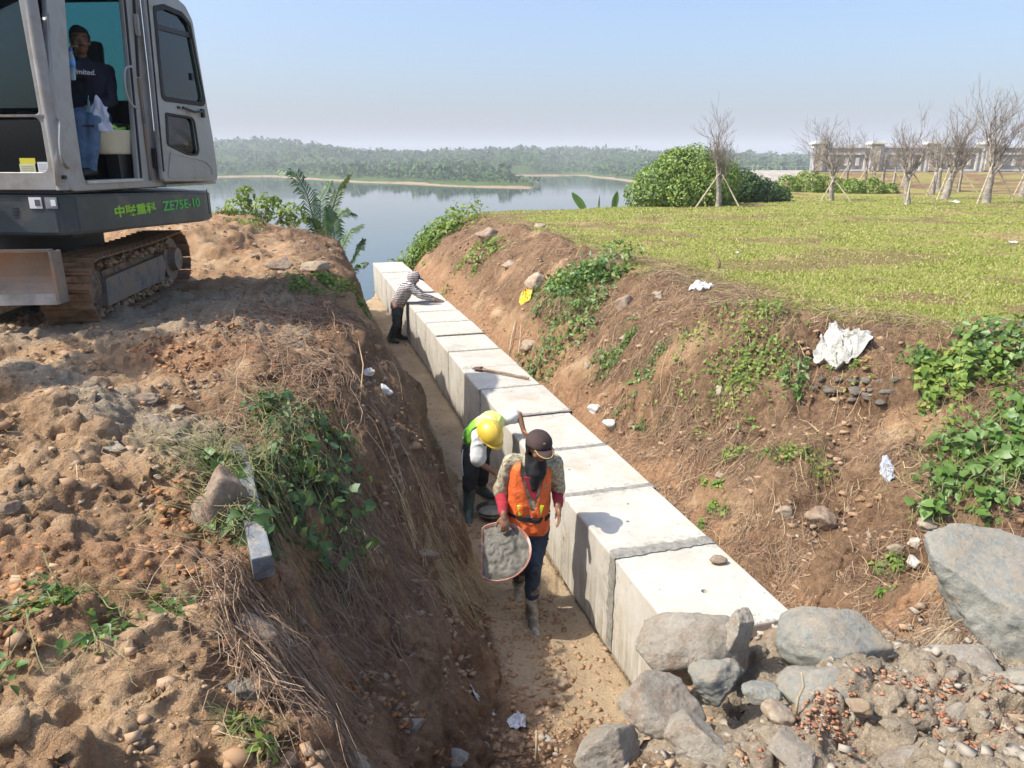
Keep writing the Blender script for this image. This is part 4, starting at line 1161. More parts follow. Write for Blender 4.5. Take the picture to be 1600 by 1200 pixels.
def bake_scatter(name, tmpl, P_, size, mat, seed=0, sink=.5, squash=.7):
    rg = np.random.default_rng(seed); N = len(P_); ti = rg.integers(0, len(tmpl), N)
    VV = []; FF = []; off = 0
    for k, (V, F) in enumerate(tmpl):
        idx = np.where(ti == k)[0]; m = len(idx)
        if m == 0: continue
        a = rg.random(m) * 2 * np.pi; s = size[idx]
        b = rg.normal(0, .5, m)
        ca, sa, cb, sb = np.cos(a), np.sin(a), np.cos(b), np.sin(b)
        x = V[None, :, 0]; y = V[None, :, 1]; z = V[None, :, 2]
        y2 = y * cb[:, None] - z * sb[:, None]; z2 = y * sb[:, None] + z * cb[:, None]
        X = (x * ca[:, None] - y2 * sa[:, None]) * s[:, None]; Y = (x * sa[:, None] + y2 * ca[:, None]) * s[:, None] * (.7 + .5 * rg.random((m, 1))); Z = z2 * s[:, None] * squash
        W = np.stack([X + P_[idx, 0:1], Y + P_[idx, 1:2], Z + P_[idx, 2:3] + (s * (.5 - sink) * .6)[:, None]], -1).reshape(-1, 3)
        FF.append((F[None] + (np.arange(m) * len(V))[:, None, None]).reshape(-1, 3) + off); VV.append(W); off += len(W)
    me = np_mesh(name, np.concatenate(VV), np.concatenate(FF), False)
    return link(name, me, mat)
M_clod = vary_mat('soil_clods', [(.25, (.20, .115, .06)), (.5, (.33, .205, .115)), (.7, (.43, .30, .19))], .95, 2.2, spec=.1, isl=.22)
M_clodr = vary_mat('red_clods', [(.15, (.22, .09, .035)), (.5, (.36, .17, .075)), (.85, (.42, .24, .12))], .95, 2, spec=.1, isl=.3)
M_grav = vary_mat('grey_gravel', [(.15, (.20, .18, .15)), (.5, (.33, .29, .23)), (.85, (.43, .37, .29))], .9, 3, spec=.2, isl=.4)
M_brick = vary_mat('brick_crumbs', [(.2, (.26, .11, .06)), (.5, (.38, .19, .11)), (.9, (.44, .30, .20))], .95, 3, spec=.1)
def stone_mat(name, c1, c2, spot, bs=28, bmp=.7, bd=.015, dust=0.0):
    m, nt, p = new_mat(name)
    tc = nd(nt, 'ShaderNodeTexCoord').outputs['Object']; g = nd(nt, 'ShaderNodeNewGeometry').outputs['Position']
    n1 = tex(nt, 'Noise', 3.0, g, 8, .7).outputs['Fac']; n2 = tex(nt, 'Noise', bs, g, 7, .75).outputs['Fac']; n3 = tex(nt, 'Noise', 110, g, 3, .7).outputs['Fac']
    c = ramp(nt, n1, [(.35, c1), (.65, c2)])
    c = mixc(nt, ramp(nt, tex(nt, 'Noise', 6.5, g, 8, .75).outputs['Fac'], [(.5, 0.0), (.62, .85)]), c, spot)
    c = mixc(nt, .6, c, ramp(nt, n2, [(.3, .6), (.7, 1.25)]), 'MULTIPLY')
    if dust:   # soil dust lying in patches on what faces up
        sn = nd(nt, 'ShaderNodeSeparateXYZ'); nt.links.new(nd(nt, 'ShaderNodeNewGeometry').outputs['Normal'], sn.inputs[0])
        f = mth(nt, 'MULTIPLY', ramp(nt, sn.outputs[2], [(.2, 0.0), (.75, 1.0)]), ramp(nt, tex(nt, 'Noise', 9, g, 8, .8).outputs['Fac'], [(.44, 0.0), (.6, dust)]))
        c = mixc(nt, f, c, (.44, .35, .25))
    nt.links.new(c, p.inputs['Base Color']); p.inputs['Roughness'].default_value = .9; p.inputs['Specular IOR Level'].default_value = .25
    n4 = tex(nt, 'Noise', 9, g, 9, .78).outputs['Fac']
    b0 = bump(nt, p, n4, .6, .04); b = bump(nt, p, n2, bmp, bd, b0); bump(nt, p, n3, .7, .004, b)
    return m
M_greyrock = stone_mat('grey_green_stone', (.26, .265, .23), (.38, .38, .33), (.43, .38, .29), 30, 1.0, .02, dust=.75)
M_cemrock = stone_mat('cement_crusted_stone', (.42, .37, .29), (.58, .52, .42), (.36, .25, .17), 34, 1.0, .035, dust=.5)
M_palerock = stone_mat('pale_limestone', (.32, .245, .165), (.50, .42, .31), (.34, .21, .12))
M_brownrock = stone_mat('brown_stone', (.27, .19, .13), (.42, .33, .24), (.22, .14, .09))
M_whiterock = stone_mat('white_plaster_rubble', (.66, .63, .56), (.80, .78, .72), (.55, .40, .25))

def build_clods():
    t80 = [rock_np(k, 1, 6, .25, (1, 1, .85), .8) for k in range(10)]
    t20 = []
    for k in range(10):
        V, F = rock_np(40 + k, 0 if False else 1, 5, .3)
        bm = bmesh.new(); bmesh.ops.create_icosphere(bm, subdivisions=1, radius=1); V0 = np.array([v.co[:] for v in bm.verts]); bm.free()
        # plain 20-face lumps
        bm = bmesh.new()
        r = bmesh.ops.create_icosphere(bm, subdivisions=1, radius=1)
        bm.free()
        phi = (1 + 5 ** .5) / 2
        I = np.array([(-1, phi, 0), (1, phi, 0), (-1, -phi, 0), (1, -phi, 0), (0, -1, phi), (0, 1, phi), (0, -1, -phi), (0, 1, -phi), (phi, 0, -1), (phi, 0, 1), (-phi, 0, -1), (-phi, 0, 1)]) / 1.9
        IF = np.array([(0, 11, 5), (0, 5, 1), (0, 1, 7), (0, 7, 10), (0, 10, 11), (1, 5, 9), (5, 11, 4), (11, 10, 2), (10, 7, 6), (7, 1, 8), (3, 9, 4), (3, 4, 2), (3, 2, 6), (3, 6, 8), (3, 8, 9), (4, 9, 5), (2, 4, 11), (6, 2, 10), (8, 6, 7), (9, 8, 1)])
        rg = np.random.default_rng(k)
        C8 = np.array([(a, b, c) for a in (-1, 1) for b in (-1, 1) for c in (-1, 1)]) * .72 + rg.normal(0, .26, (8, 3))
        CF = np.array([(0, 1, 3), (0, 3, 2), (4, 6, 7), (4, 7, 5), (0, 4, 5), (0, 5, 1), (2, 3, 7), (2, 7, 6), (0, 2, 6), (0, 6, 4), (1, 5, 7), (1, 7, 3)])
        t20.append((C8 * [1, .8, .6], CF))
    rg = np.random.default_rng(77)
    # left plateau and slope soil
    dl = lambda X, Y, t, n: (.15 + .85 * sst(.42, .66, vn2(X * 1.2, Y * 1.2, 21) * .6 + vn2(X * 4, Y * 4, 22) * .4)) * (1 - .6 * np.exp(-((Y - (3.9 + (X + 1.9) * -.55)) / .5) ** 2))
    b = np.concatenate([pick(26000, -3.6, 5, -7, -.75, dl, 31, 1.2), pick(9000, 4, 16, -12, -1.1, dl, 32)])
    s = (.005 + .018 * rg.random(len(b)) ** 4) * (1 + .05 * b[:, 1])
    tag(bake_scatter('soil_crumbs', t20, b, s, M_clod, 1), 'crumbled tan soil lumps strewn over the left bank', 'soil lumps', kind='stuff')
    b = np.concatenate([pick(2600, -3.6, 5, -7, -1.2, dl, 33, 1.2), pick(1300, 5, 15, -11, -2.0, dl, 34)])
    s = .014 + .042 * rg.random(len(b)) ** 4 * (1 + .03 * b[:, 1])
    tag(bake_scatter('soil_clods', t80, b, s, M_clod, 2), 'larger tan clods of dug earth on the left bank', 'clods', kind='stuff')
    dr = lambda X, Y, t, n: sst(.5, .66, vn2(X * .9 + 30, Y * .9) * .7 + vn2(X * 3, Y * 3, 3) * .3)
    b = np.concatenate([pick(16000, -3.4, 4, -5, -.8, dr, 35), pick(5000, 7, 16, -10, -1.5, dr, 36)])
    s = .006 + .020 * rg.random(len(b)) ** 3
    tag(bake_scatter('red_crumbs', t20, b, s, M_clodr, 3), 'orange brown clay crumbs in patches on the left bank', 'clay lumps', kind='stuff')
    # pit slope under the left bank
    b = pick(9000, -3.0, .8, -2.2, -.1, lambda X, Y, t, n: .35 + .65 * sst(.4, .6, vn2(X * 2, Y * 2, 23)), 37)
    s = .005 + .028 * rg.random(len(b)) ** 4
    tag(bake_scatter('pit_crumbs', t20, b, s, M_clod, 4), 'loose brown lumps on the floor and slope of the pit', 'soil lumps', kind='stuff')
    b = pick(3500, -1.0, 15, -.62, -.02, lambda X, Y, t, n: .12 + .88 * np.exp(-((n + .58) / .12) ** 2), 38)
    s = .006 + .022 * rg.random(len(b)) ** 3
    tag(bake_scatter('trench_crumbs', t20, b, s, M_clod, 5), 'crumbs along the sandy trench floor', 'soil lumps', kind='stuff')
    # right bank
    b = np.concatenate([pick(7000, -1.2, 4, .86, 5, lambda X, Y, t, n: .5 * (n < np.interp(t, _ts, _CREST) - .1), 39), pick(4000, 4, 15, .86, 3, lambda X, Y, t, n: .5 * (n < np.interp(t, _ts, _CREST) - .1), 40)])
    s = .008 + .04 * rg.random(len(b)) ** 4
    tag(bake_scatter('bank_crumbs', t20, b, s, M_clod, 6), 'reddish crumbs caught on the right bank', 'soil lumps', kind='stuff')
    # rubble gravel in the right foreground
    b = pick(15000, -3.6, -.9, -.9, 4.5, lambda X, Y, t, n: sst(-.7, -1.3, t + .12 * n) * (.4 + .6 * vn2(X * 3, Y * 3, 5)), 41)
    s = .004 + .034 * rg.random(len(b)) ** 5
    tag(bake_scatter('rubble_gravel', t20, b, s, M_grav, 7), 'grey cement dust and gravel over the rubble in the right foreground', 'gravel', kind='stuff')
    g = [ground_pt(x, y) for x, y in ((1280, 1110), (1400, 1080), (1350, 1140), (1480, 1130), (1210, 1150), (1550, 1120), (1160, 1180))]
    c = np.array([(p.x, p.y) for p in g])[rg.integers(0, 7, 2200)] + rg.normal(0, .10, (2200, 2))
    b = np.stack([c[:, 0], c[:, 1], H(c[:, 0], c[:, 1]) + .02 * rg.random(2200)], -1)
    tag(bake_scatter('brick_rubble', t20, b, .003 + .014 * rg.random(2200) ** 3, M_brick, 8), 'orange red brick crumbs heaped on the rubble, lower right', 'brick crumbs', kind='stuff')
build_clods()

def boulder(label, px, py, dims, mat, seed, z=None, Y=None, rot=(0, 0, 0), facets=8, rough=.16, sub=5, depth=.78, cat='boulder', name='boulder', fine=.045, group=None, sink=.3):
    if Y is not None: c = P(px, py, Y)
    else:
        c = ground_pt(px, py); c.z += dims[2] * (1 - 2 * sink) * .5 + 0
    if mat is M_cemrock: facets, rough, depth, fine = 5, .12, .64, .05
    V, F = rock_np(seed, sub, facets + 4, rough, (dims[0] / 2, dims[1] / 2, dims[2] / 2), depth, fine)
    o = link(name, np_mesh(name, V, F, True), mat); o.location = c
    o.rotation_euler = [R(a) for a in rot]
    return tag(o, label, cat, group)
boulder('rounded grey boulder lying before the near end of the block row', 1300, 1003, (.60, .44, .36), M_greyrock, 3, Y=3.35, rot=(6, 4, -4), facets=7, rough=.10, depth=.86)
boulder('pointed cement-crusted boulder leaning on the nearest block', 1075, 1018, (.70, .50, .50), M_cemrock, 8, Y=3.4, rot=(0, -12, 15), facets=9, rough=.28, depth=.78, fine=.06)
boulder('small upright rough stone on the right flank of the cement-crusted boulder', 1150, 985, (.17, .2, .33), M_cemrock, 19, Y=3.3, rot=(0, 10, 0), facets=8, rough=.22, fine=.06)
boulder('bluish grey lump below the pointed cement-crusted boulder', 1118, 1062, (.27, .24, .24), M_greyrock, 12, Y=3.0, facets=6, rough=.18, fine=.05)
boulder('low cement-crusted stone at the pit edge in the lower centre right', 1035, 1100, (.46, .38, .30), M_cemrock, 14, Y=2.85, rot=(10, 0, 30), facets=8, rough=.2, fine=.06)
boulder('rough grey stone at the bottom edge of the photo, left end of the rubble', 955, 1165, (.40, .32, .24), M_cemrock, 15, Y=2.62, rot=(0, 10, 60), facets=8, rough=.2, fine=.06)
boulder('broad cement-covered grey stone partly under the leaning slab', 1475, 1045, (.62, .5, .30), M_cemrock, 21, Y=3.3, rot=(8, 0, -20), facets=7, rough=.14, fine=.04)
boulder('grey stone in the lower right corner beneath the slab', 1600, 1085, (.34, .34, .3), M_greyrock, 23, Y=3.0, facets=7, rough=.14)
boulder('smooth low grey stone in front of the rounded boulder', 1290, 1075, (.46, .34, .2), M_greyrock, 25, Y=2.95, rot=(0, 0, 10), facets=6, rough=.14, fine=.04)
boulder('cream coloured flat stone among the brick crumbs', 1345, 1105, (.14, .13, .08), M_palerock, 27, Y=2.72, sub=4, cat='stone', name='stone')
boulder('pale rock at the right edge among the brick crumbs', 1590, 1120, (.22, .18, .14), M_palerock, 28, Y=2.75, sub=4, cat='stone', name='stone')
boulder('light grey green stone left of the curved twig on the rubble', 1190, 1085, (.22, .16, .10), M_greyrock, 29, Y=2.85, sub=4, cat='stone', name='stone')
boulder('small sand coloured wedge between the rubble stones, near the curved twig', 1215, 1115, (.15, .16, .09), M_palerock, 30, Y=2.7, sub=4, cat='stone', name='stone')
boulder('sandy cement-covered lump at the bottom edge, right of the low stones', 1090, 1160, (.36, .30, .20), M_cemrock, 33, Y=2.6, rot=(0, 0, 80), rough=.25, fine=.07)
boulder('low broken concrete lump between the rounded boulder and the brick crumbs', 1400, 1085, (.38, .26, .18), M_cemrock, 34, Y=2.95, rot=(0, 0, 20), rough=.25, fine=.07)
boulder('dusty concrete chunk in the middle of the brick crumbs', 1480, 1120, (.26, .22, .14), M_cemrock, 35, Y=2.75, rot=(0, 0, 50), rough=.25, fine=.07)
boulder('flat dusty concrete piece at the bottom edge of the rubble', 1240, 1175, (.30, .24, .12), M_cemrock, 36, Y=2.5, rot=(0, 0, 130), rough=.25, fine=.07)
boulder('dusty concrete piece in the bottom right of the rubble', 1420, 1185, (.30, .22, .14), M_cemrock, 37, Y=2.5, rot=(0, 0, 10), rough=.25, fine=.07)
# large leaning slab
def slab():
    # outline of its upper face as it stands in the photograph, on a tilted plane; thickness towards lower left
    A = [(1443, 830, 4.05), (1490, 817, 4.12), (1560, 822, 4.1), (1640, 850, 4.0), (1720, 920, 3.7), (1700, 985, 3.45), (1600, 965, 3.48), (1555, 930, 3.62), (1500, 905, 3.75), (1452, 868, 3.9)]
    c = Vector((0, 0, 0)); top = [P(x, y, Y) for x, y, Y in A]
    for v in top: c += v / len(top)
    low = [P(1450, 870, 4.0), P(1470, 920, 3.95), P(1500, 985, 3.8), P(1560, 1040, 3.5), P(1640, 1062, 3.35), P(1730, 1040, 3.4), P(1690, 950, 4.0), P(1560, 900, 4.3)]
    bm = bmesh.new()
    for v in top + low: bm.verts.new(v - c)
    bmesh.ops.convex_hull(bm, input=bm.verts)
    for v in [v for v in bm.verts if not v.link_faces]: bm.verts.remove(v)
    me = bpy.data.meshes.new('stone_slab'); bm.to_mesh(me); bm.free()
    o = link('stone_slab', me)
    md = o.modifiers.new('r', 'REMESH'); md.mode = 'VOXEL'; md.voxel_size = .014
    md = o.modifiers.new('s', 'SMOOTH'); md.iterations = 9; md.factor = .6
    me = bake(o)
    V = np.empty(len(me.vertices) * 3); me.vertices.foreach_get('co', V); V = V.reshape(-1, 3)
    N = np.empty(len(me.vertices) * 3); me.vertices.foreach_get('normal', N); N = N.reshape(-1, 3)
    side = np.clip(1 - N[:, 2] * 1.5, .12, 1)
    V += N * (.035 * fbm3(V * 4, 4, 3) * side + .022 * fbm3(V * 16, 3, 5) * side + .012 * fbm3(V * 3, 3, 8))[:, None]
    me.vertices.foreach_set('co', V.ravel()); me.update()
    me.polygons.foreach_set('use_smooth', np.ones(len(me.polygons), dtype=bool))
    o = link('stone_slab', me, M_greyrock); o.location = c
    tag(o, 'big flat grey stone slab leaning at the right edge, rough broken side', 'stone slab')
slab()
S = lambda lab, px, py, d, mat, seed, **k: boulder(lab, px, py, d, mat, seed, sub=k.pop('sub', 4), cat='stone', name='stone', rough=.2, fine=.05, depth=.7, sink=k.pop('sink', .48), **k)
tb = lambda px, py: PZ(px, py, BHT)
# stone lying on the nearest block
V, F = rock_np(61, 3, 8, .15, (.065, .045, .026)); o = link('stone', np_mesh('stone', V, F, True), M_brownrock); p = tb(1122, 878); o.location = (p.x, p.y, BHT + .022)
tag(o, 'brown stone lying on top of the nearest block', 'stone')
S('large brown-grey stone in the middle of the pale rubble on the right bank', 1282, 815, (.26, .22, .24), M_brownrock, 62, sub=4)
S('pale cream stone left of the brown-grey one on the right bank', 1226, 806, (.20, .13, .15), M_palerock, 63, sub=4)
S('bright white block of plaster beside the leaning slab', 1425, 880, (.12, .11, .13), M_whiterock, 64)
S('white plaster piece on top of the bright white block', 1430, 852, (.13, .1, .09), M_whiterock, 65)
S('tan stone behind the white plaster pieces', 1400, 862, (.14, .1, .09), M_palerock, 66)
S('orange tan stone peeping out above the leaning slab', 1450, 825, (.26, .16, .12), M_palerock, 67)
S('grey rock jutting from the bank above the red hollow, mid bank', 975, 475, (.42, .35, .28), M_brownrock, 68, sub=4, rot=(0, 0, 20))
S('pale rock on the bank right of the jutting grey rock', 1028, 465, (.22, .18, .16), M_palerock, 69)
S('large cream rock on the bank with the yellow bag on it', 840, 450, (.5, .4, .35), M_palerock, 70, sub=4)
S('tan flat boulder on the upper bank near the lake end', 768, 368, (.9, .6, .45), M_brownrock, 71, sub=4)
S('dark-shadowed rock ledge on the far part of the bank', 800, 415, (.5, .35, .2), M_brownrock, 72)
S('brown rock behind the middle blocks, low on the bank', 830, 540, (.35, .28, .25), M_brownrock, 73)
S('upright pale stone on the bank right of the lower creeper', 918, 578, (.12, .1, .2), M_palerock, 74)
S('pair stone, tan, under the overhang left piece', 975, 530, (.16, .12, .1), M_palerock, 75)
S('grey stone at the lawn edge near the tan boulder', 843, 355, (.35, .3, .2), M_palerock, 76)
S('pale limestone lump low on the bank behind the hooded blocks', 930, 640, (.26, .2, .16), M_whiterock, 77)
S('pale crumbly rock beside the block row behind the capped worker', 955, 665, (.2, .16, .14), M_whiterock, 78)
S('light stone low in the weeds, centre of the right bank', 1125, 615, (.13, .1, .16), M_palerock, 79)
S('rounded pale stone on the dirt at the left, largest on the plateau', 178, 708, (.20, .13, .085), M_palerock, 80, sink=.25)
S('flat squarish pale stone on the left plateau near the creeper', 265, 690, (.22, .16, .07), M_palerock, 81, facets=5)
S('red brown flat stone on the left plateau, in the stone heap', 232, 628, (.2, .13, .08), M_brownrock, 82)
S('small grey pebble on the tracked strip left of the stone heap', 207, 596, (.07, .05, .04), M_palerock, 83)
S('reddish stone on the left edge of the photo above the map corner', 10, 800, (.14, .12, .09), M_brownrock, 84)
S('oblong brown stone in the left stone heap', 277, 642, (.13, .1, .07), M_palerock, 85)
S('broken white stone with red side high on the left slope', 598, 612, (.20, .16, .14), M_whiterock, 86, sub=4)
S('whitish chalky lump above the broken white stone', 575, 585, (.14, .12, .1), M_whiterock, 87)
S('long grey stone under the straw tuft behind the mortar basin', 655, 868, (.36, .16, .14), M_brownrock, 88, sub=4)
S('pale half buried stone in the pit slope, upper left', 570, 1028, (.10, .06, .09), M_palerock, 89)
S('grey stone at the pit bottom', 650, 1135, (.12, .11, .08), M_greyrock, 90)
S('large grey stone at the bottom edge of the pit', 712, 1185, (.17, .14, .1), M_greyrock, 91)
S('small grey stone right of the large one at the pit bottom', 757, 1168, (.07, .06, .05), M_greyrock, 92)
S('round earth lump on the sunlit trench sand in the foreground', 880, 1072, (.15, .13, .11), M_brownrock, 93)
S('clay block jutting from the lower left pit edge', 395, 1010, (.26, .2, .24), M_brownrock, 94, sub=4)
S('grey stone wedge at the lower left pit edge', 382, 1080, (.15, .1, .09), M_greyrock, 95)
S('tan flat stone at the very bottom, left of the stake', 545, 1192, (.2, .12, .06), M_palerock, 96)
S('broad pale rock near the far crest of the left bank, left one', 430, 418, (.5, .35, .22), M_brownrock, 97, sub=4)
S('broad pale rock near the far crest of the left bank, right one', 495, 422, (.5, .3, .22), M_palerock, 98, sub=4)
S('light stone in the grass high on the right bank, near the lawn', 1475, 506, (.13, .1, .07), M_palerock, 99)
S('grey stone on the bare lawn edge above the white sack', 1300, 483, (.13, .1, .05), M_greyrock, 100)
S('flat grey stone with white marks on the shaded dirt right of the excavator', 405, 498, (.34, .2, .05), M_greyrock, 101)
# countable small stones, alike: groups
def stone_group(n, reg, label, group, mat, smin, smax, seed):
    rr = random.Random(seed); ms = []
    for k in range(6):
        V, F = rock_np(200 + seed * 7 + k, 3, 13, .2, (1, .75, .5), .58, .09); m = np_mesh('stone', V, F, False); m.materials.append(mat); ms.append(m)
    for k in range(n):
        x0, y0, x1, y1 = reg[rr.randrange(len(reg))]
        p = ground_pt(rr.uniform(x0, x1), rr.uniform(y0, y1)); s = rr.uniform(smin, smax) * rr.uniform(.7, 1.2) / 2
        o = link('stone', ms[k % 6]); o.location = (p.x, p.y, p.z - s * .05); o.scale = (s, s, s); o.rotation_euler = (rr.uniform(-.4, .4), rr.uniform(-.4, .4), rr.uniform(0, 6.3))
        tag(o, label, 'stone', group)
stone_group(46, [(1215, 790, 1400, 850), (1200, 780, 1330, 840)], 'small pale stone in the rubble patch on the right bank', 'pale stones of the rubble patch', M_palerock, .03, .09, 1)
stone_group(60, [(215, 600, 360, 680), (250, 590, 340, 640), (60, 700, 260, 800)], 'small tan stone in the heap on the left plateau', 'tan stones of the left heap', M_palerock, .025, .07, 2)
stone_group(40, [(560, 950, 800, 1190), (540, 1050, 760, 1190)], 'small stone in the brown pit slope', 'stones of the pit slope', M_brownrock, .02, .07, 3)
stone_group(50, [(1000, 1060, 1600, 1190), (1190, 1060, 1500, 1130)], 'small grey piece of rubble in the right foreground', 'rubble pieces in the right foreground', M_cemrock, .03, .10, 4)
stone_group(30, [(1180, 1050, 1560, 1180)], 'small red brick lump on the rubble in the right foreground', 'brick lumps in the right foreground', simple('brick_lump', (.45, .18, .09), .95, .3, 12, bmp=.6), .02, .055, 5)
stone_group(34, [(350, 330, 540, 420), (380, 380, 560, 470)], 'earth crusted stone on the far left mound', 'stones of the far left mound', M_brownrock, .08, .22, 6)
stone_group(30, [(700, 380, 1000, 640), (900, 600, 1150, 780)], 'brownish stone sticking out of the right bank', 'stones in the right bank', M_brownrock, .06, .16, 7)
stone_group(26, [(560, 540, 640, 700), (600, 620, 690, 780)], 'stone sticking out of the shaded left slope', 'stones in the left slope', M_brownrock, .05, .12, 8)
M_oldstone = stone_mat('old_masonry_stone', (.10, .09, .075), (.21, .19, .155), (.26, .17, .11))
# old masonry laid bare in the bank under the white sack
def masonry():
    rr = random.Random(9); c = ground_pt(1335, 605)
    for r_, (y, n, x0) in enumerate(((596, 6, 1285), (612, 6, 1270), (628, 4, 1330))):
        for k in range(n):
            px = x0 + k * 23 + rr.uniform(-4, 4)
            p = ground_pt(px, y); V, F = rock_np(300 + r_ * 9 + k, 3, 13, .16, (.075, .07, .05), .7, .05)
            o = link('stone', np_mesh('stone', V, F, True), M_oldstone)
            o.location = (p.x, p.y + .01, p.z - .005); o.rotation_euler = (rr.uniform(-.3, .3), rr.uniform(-.3, .3), rr.uniform(-.9, .9)); k_ = rr.uniform(.7, 1.5); o.scale = (k_, k_ * .8, k_ * rr.uniform(.5, .9))
            tag(o, 'dark grey stone of the old masonry laid bare in the bank', 'stone', 'masonry stones in the right bank')
masonry()
# ================================================================== LITTER AND SMALL THINGS
M_plastic = simple('white_plastic', (.62, .62, .63), .35, .06, 5, bmp=.1)
M_sack = simple('white_woven_sack', (.56, .54, .47), .7, .3, 9, bmp=.9, bscale=14, bdist=.05)
M_yellow = simple('yellow_plastic', (.80, .52, .02), .35, .1, 5, bmp=.1)
def crumple(name, label, cat, px, py, w, d, h, mat, seed, off=0.015, sub=36, rim=None):
    """thin sheet, folded and creased, lying on the ground"""
    c = ground_pt(px, py); n = sub
    g = np.linspace(-1, 1, n); U, Vv = np.meshgrid(g, g)
    rg = np.random.default_rng(seed)
    ang = np.arctan2(Vv, U); rad = np.maximum(abs(U), abs(Vv))
    edge = 1 + .30 * fbm2(np.cos(ang) * 1.7 + seed, np.sin(ang) * 1.7, 3, seed)
    x = np.cos(ang) * rad * w / 2 * edge; y = np.sin(ang) * rad * d / 2 * edge
    nz = np.abs(fbm2(U * 2.2 + seed, Vv * 2.2, 4, seed)) * 1.6
    ridge = 1 - np.abs(2 * vn2(U * 2.5 + seed * 3, Vv * 1.5) - 1)
    X = c.x + x + .1 * w * fbm2(U * 3, Vv * 3, 2, seed + 1); Y = c.y + y
    Z = H(X, Y, False) + off + h * (nz + ridge ** 3 * .7) * (1 - .45 * rad)
    V = np.stack([X - c.x, Y - c.y, Z - c.z], -1).reshape(-1, 3)
    i = np.arange(n - 1)[:, None] * n + np.arange(n - 1)[None, :]
    F = np.stack([i, i + 1, i + n + 1, i + n], -1).reshape(-1, 4)
    o = link(name, np_mesh(name, V, F, True), mat); o.location = c
    md = o.modifiers.new('s', 'SOLIDIFY'); md.thickness = .0025
    return tag(o, label, cat)
crumple('sack', 'large crumpled white sack draped on the bank under the lawn edge', 'sack', 1313, 548, .42, .46, .12, M_sack, 2, .05)
crumple('plastic_bag', 'small white plastic bag on the lawn edge', 'plastic bag', 1096, 452, .24, .3, .08, M_plastic, 5)
crumple('plastic_bag', 'crumpled white plastic scrap in the pit, nearest the stake', 'plastic bag', 808, 1132, .11, .20, .04, M_plastic, 7)
crumple('plastic_bag', 'long thin white plastic scrap left of the stake in the pit', 'plastic bag', 755, 1104, .16, .07, .03, M_plastic, 8)
crumple('yellow_bag', 'yellow plastic bag caught on the cream rock', 'plastic bag', 822, 470, .20, .35, .10, M_yellow, 4, .04)
crumple('plastic_bag', 'bluish transparent plastic wrapper on the right bank', 'plastic bag', 1386, 740, .10, .14, .04, simple('grey_blue_plastic', (.42, .46, .52), .25, .3, 30, bmp=.2), 12)
crumple('plastic_scrap', 'small white scrap on the lawn beneath the tallest bare tree', 'litter', 1492, 317, .35, .3, .08, M_plastic, 13)
crumple('plastic_scrap', 'tiny white scrap on the lawn near the right edge', 'litter', 1583, 381, .14, .12, .03, M_plastic, 14)
crumple('plastic_scrap', 'white scrap on the lawn, left of the small plastic bag', 'litter', 1152, 398, .06, .08, .03, M_plastic, 15)
# concrete post leaning in the creeper
def post():
    a = ground_pt(376, 725); b = ground_pt(406, 865); o_ = Vector((0, 0, CAMZ)); a = a + (o_ - a).normalized() * .10; b = b + (o_ - b).normalized() * .16
    t = Vector((b - a)); t.normalize()
    x = Vector((1, .2, 0)); x = (x - t * x.dot(t)).normalized(); y = t.cross(x)
    m = Matrix((x, y, t)).transposed().to_4x4(); m.translation = (a + b) / 2
    o = MB().box((0, 0, 0), (.085, .11, (b - a).length + .25), m, .008).obj('concrete_post', simple('weathered_post', (.17, .18, .185), .85, .35, 7, bmp=.7, bscale=40, bdist=.008, spots=(11, (.30, .27, .22), .5, .65)))
    tag(o, 'grey weathered concrete post leaning out of the creeper at the pit edge', 'post')
    v, f = rock_np(71, 4, 9, .14, (.17, .12, .26)); o = link('clay_block', np_mesh('clay_block', v, f, True), M_brownrock); o.location = P(352, 800, 3.15)
    tag(o, 'smooth cut clay face left of the leaning concrete post', 'clay block')
post()
def hoe():
    z = BHT + .03
    a = PZ(752, 577, z); b = PZ(826, 591, z); t = thing('hoe', 'old hoe with wooden handle lying across a block', 'hoe', a); t.location = a
    d = b - a
    MB().tube([(0, 0, 0), d * .5 + Vector((0, 0, .006)), d], [.019, .017, .015], 8).obj('handle', simple('worn_wood', (.30, .19, .12), .7, .3, 12, bmp=.3), t)
    x = d.normalized(); y = Vector((-x.y, x.x, 0))
    s = MB(); s.poly([x * -.13 + y * .02, x * -.10 - y * .07, x * .03 - y * .055, x * .04 + y * .05, x * -.09 + y * .075], (0, 0, .008)); s.cone((0, 0, -.01), (0, 0, .035), .028, .022, 10)
    s.obj('blade', simple('rusty_steel', (.17, .10, .07), .75, .4, 20, metal=.3, bmp=.3), t)
hoe()
def stick(label, pts, r, mat, name='stick', cat='stick'):
    o = MB().tube([Vector(p) for p in pts], [r * (1 - .4 * i / (len(pts) - 1)) for i in range(len(pts))], 7).obj(name, mat, None, True)
    return tag(o, label, cat)
g0 = ground_pt(838, 1192)
stick('thin wooden stake standing upright in the pit at the bottom of the photo', [(g0.x, g0.y, g0.z - .1), (g0.x, g0.y, g0.z + .22)], .011, M_stake, 'wooden_stake', 'stake')
gp = lambda x, y, h=.02: ground_pt(x, y) + Vector((0, 0, h))
stick('curved pale twig sticking up from the rubble in front of the rounded boulder', [P(1243, 1118, 2.75), P(1247, 1090, 2.78), P(1256, 1072, 2.8), P(1252, 1050, 2.82)], .008, M_stake, 'twig', 'twig')
stick('long bare root slanting down the pit slope', [gp(575, 960), gp(610, 1010, .05), gp(640, 1060, .04), gp(655, 1095)], .008, M_dry, 'root', 'root')
stick('second bare root crossing the long one in the pit', [gp(595, 962), gp(618, 985, .05), gp(628, 1030, .05), gp(660, 1090)], .006, M_dry, 'root', 'root')
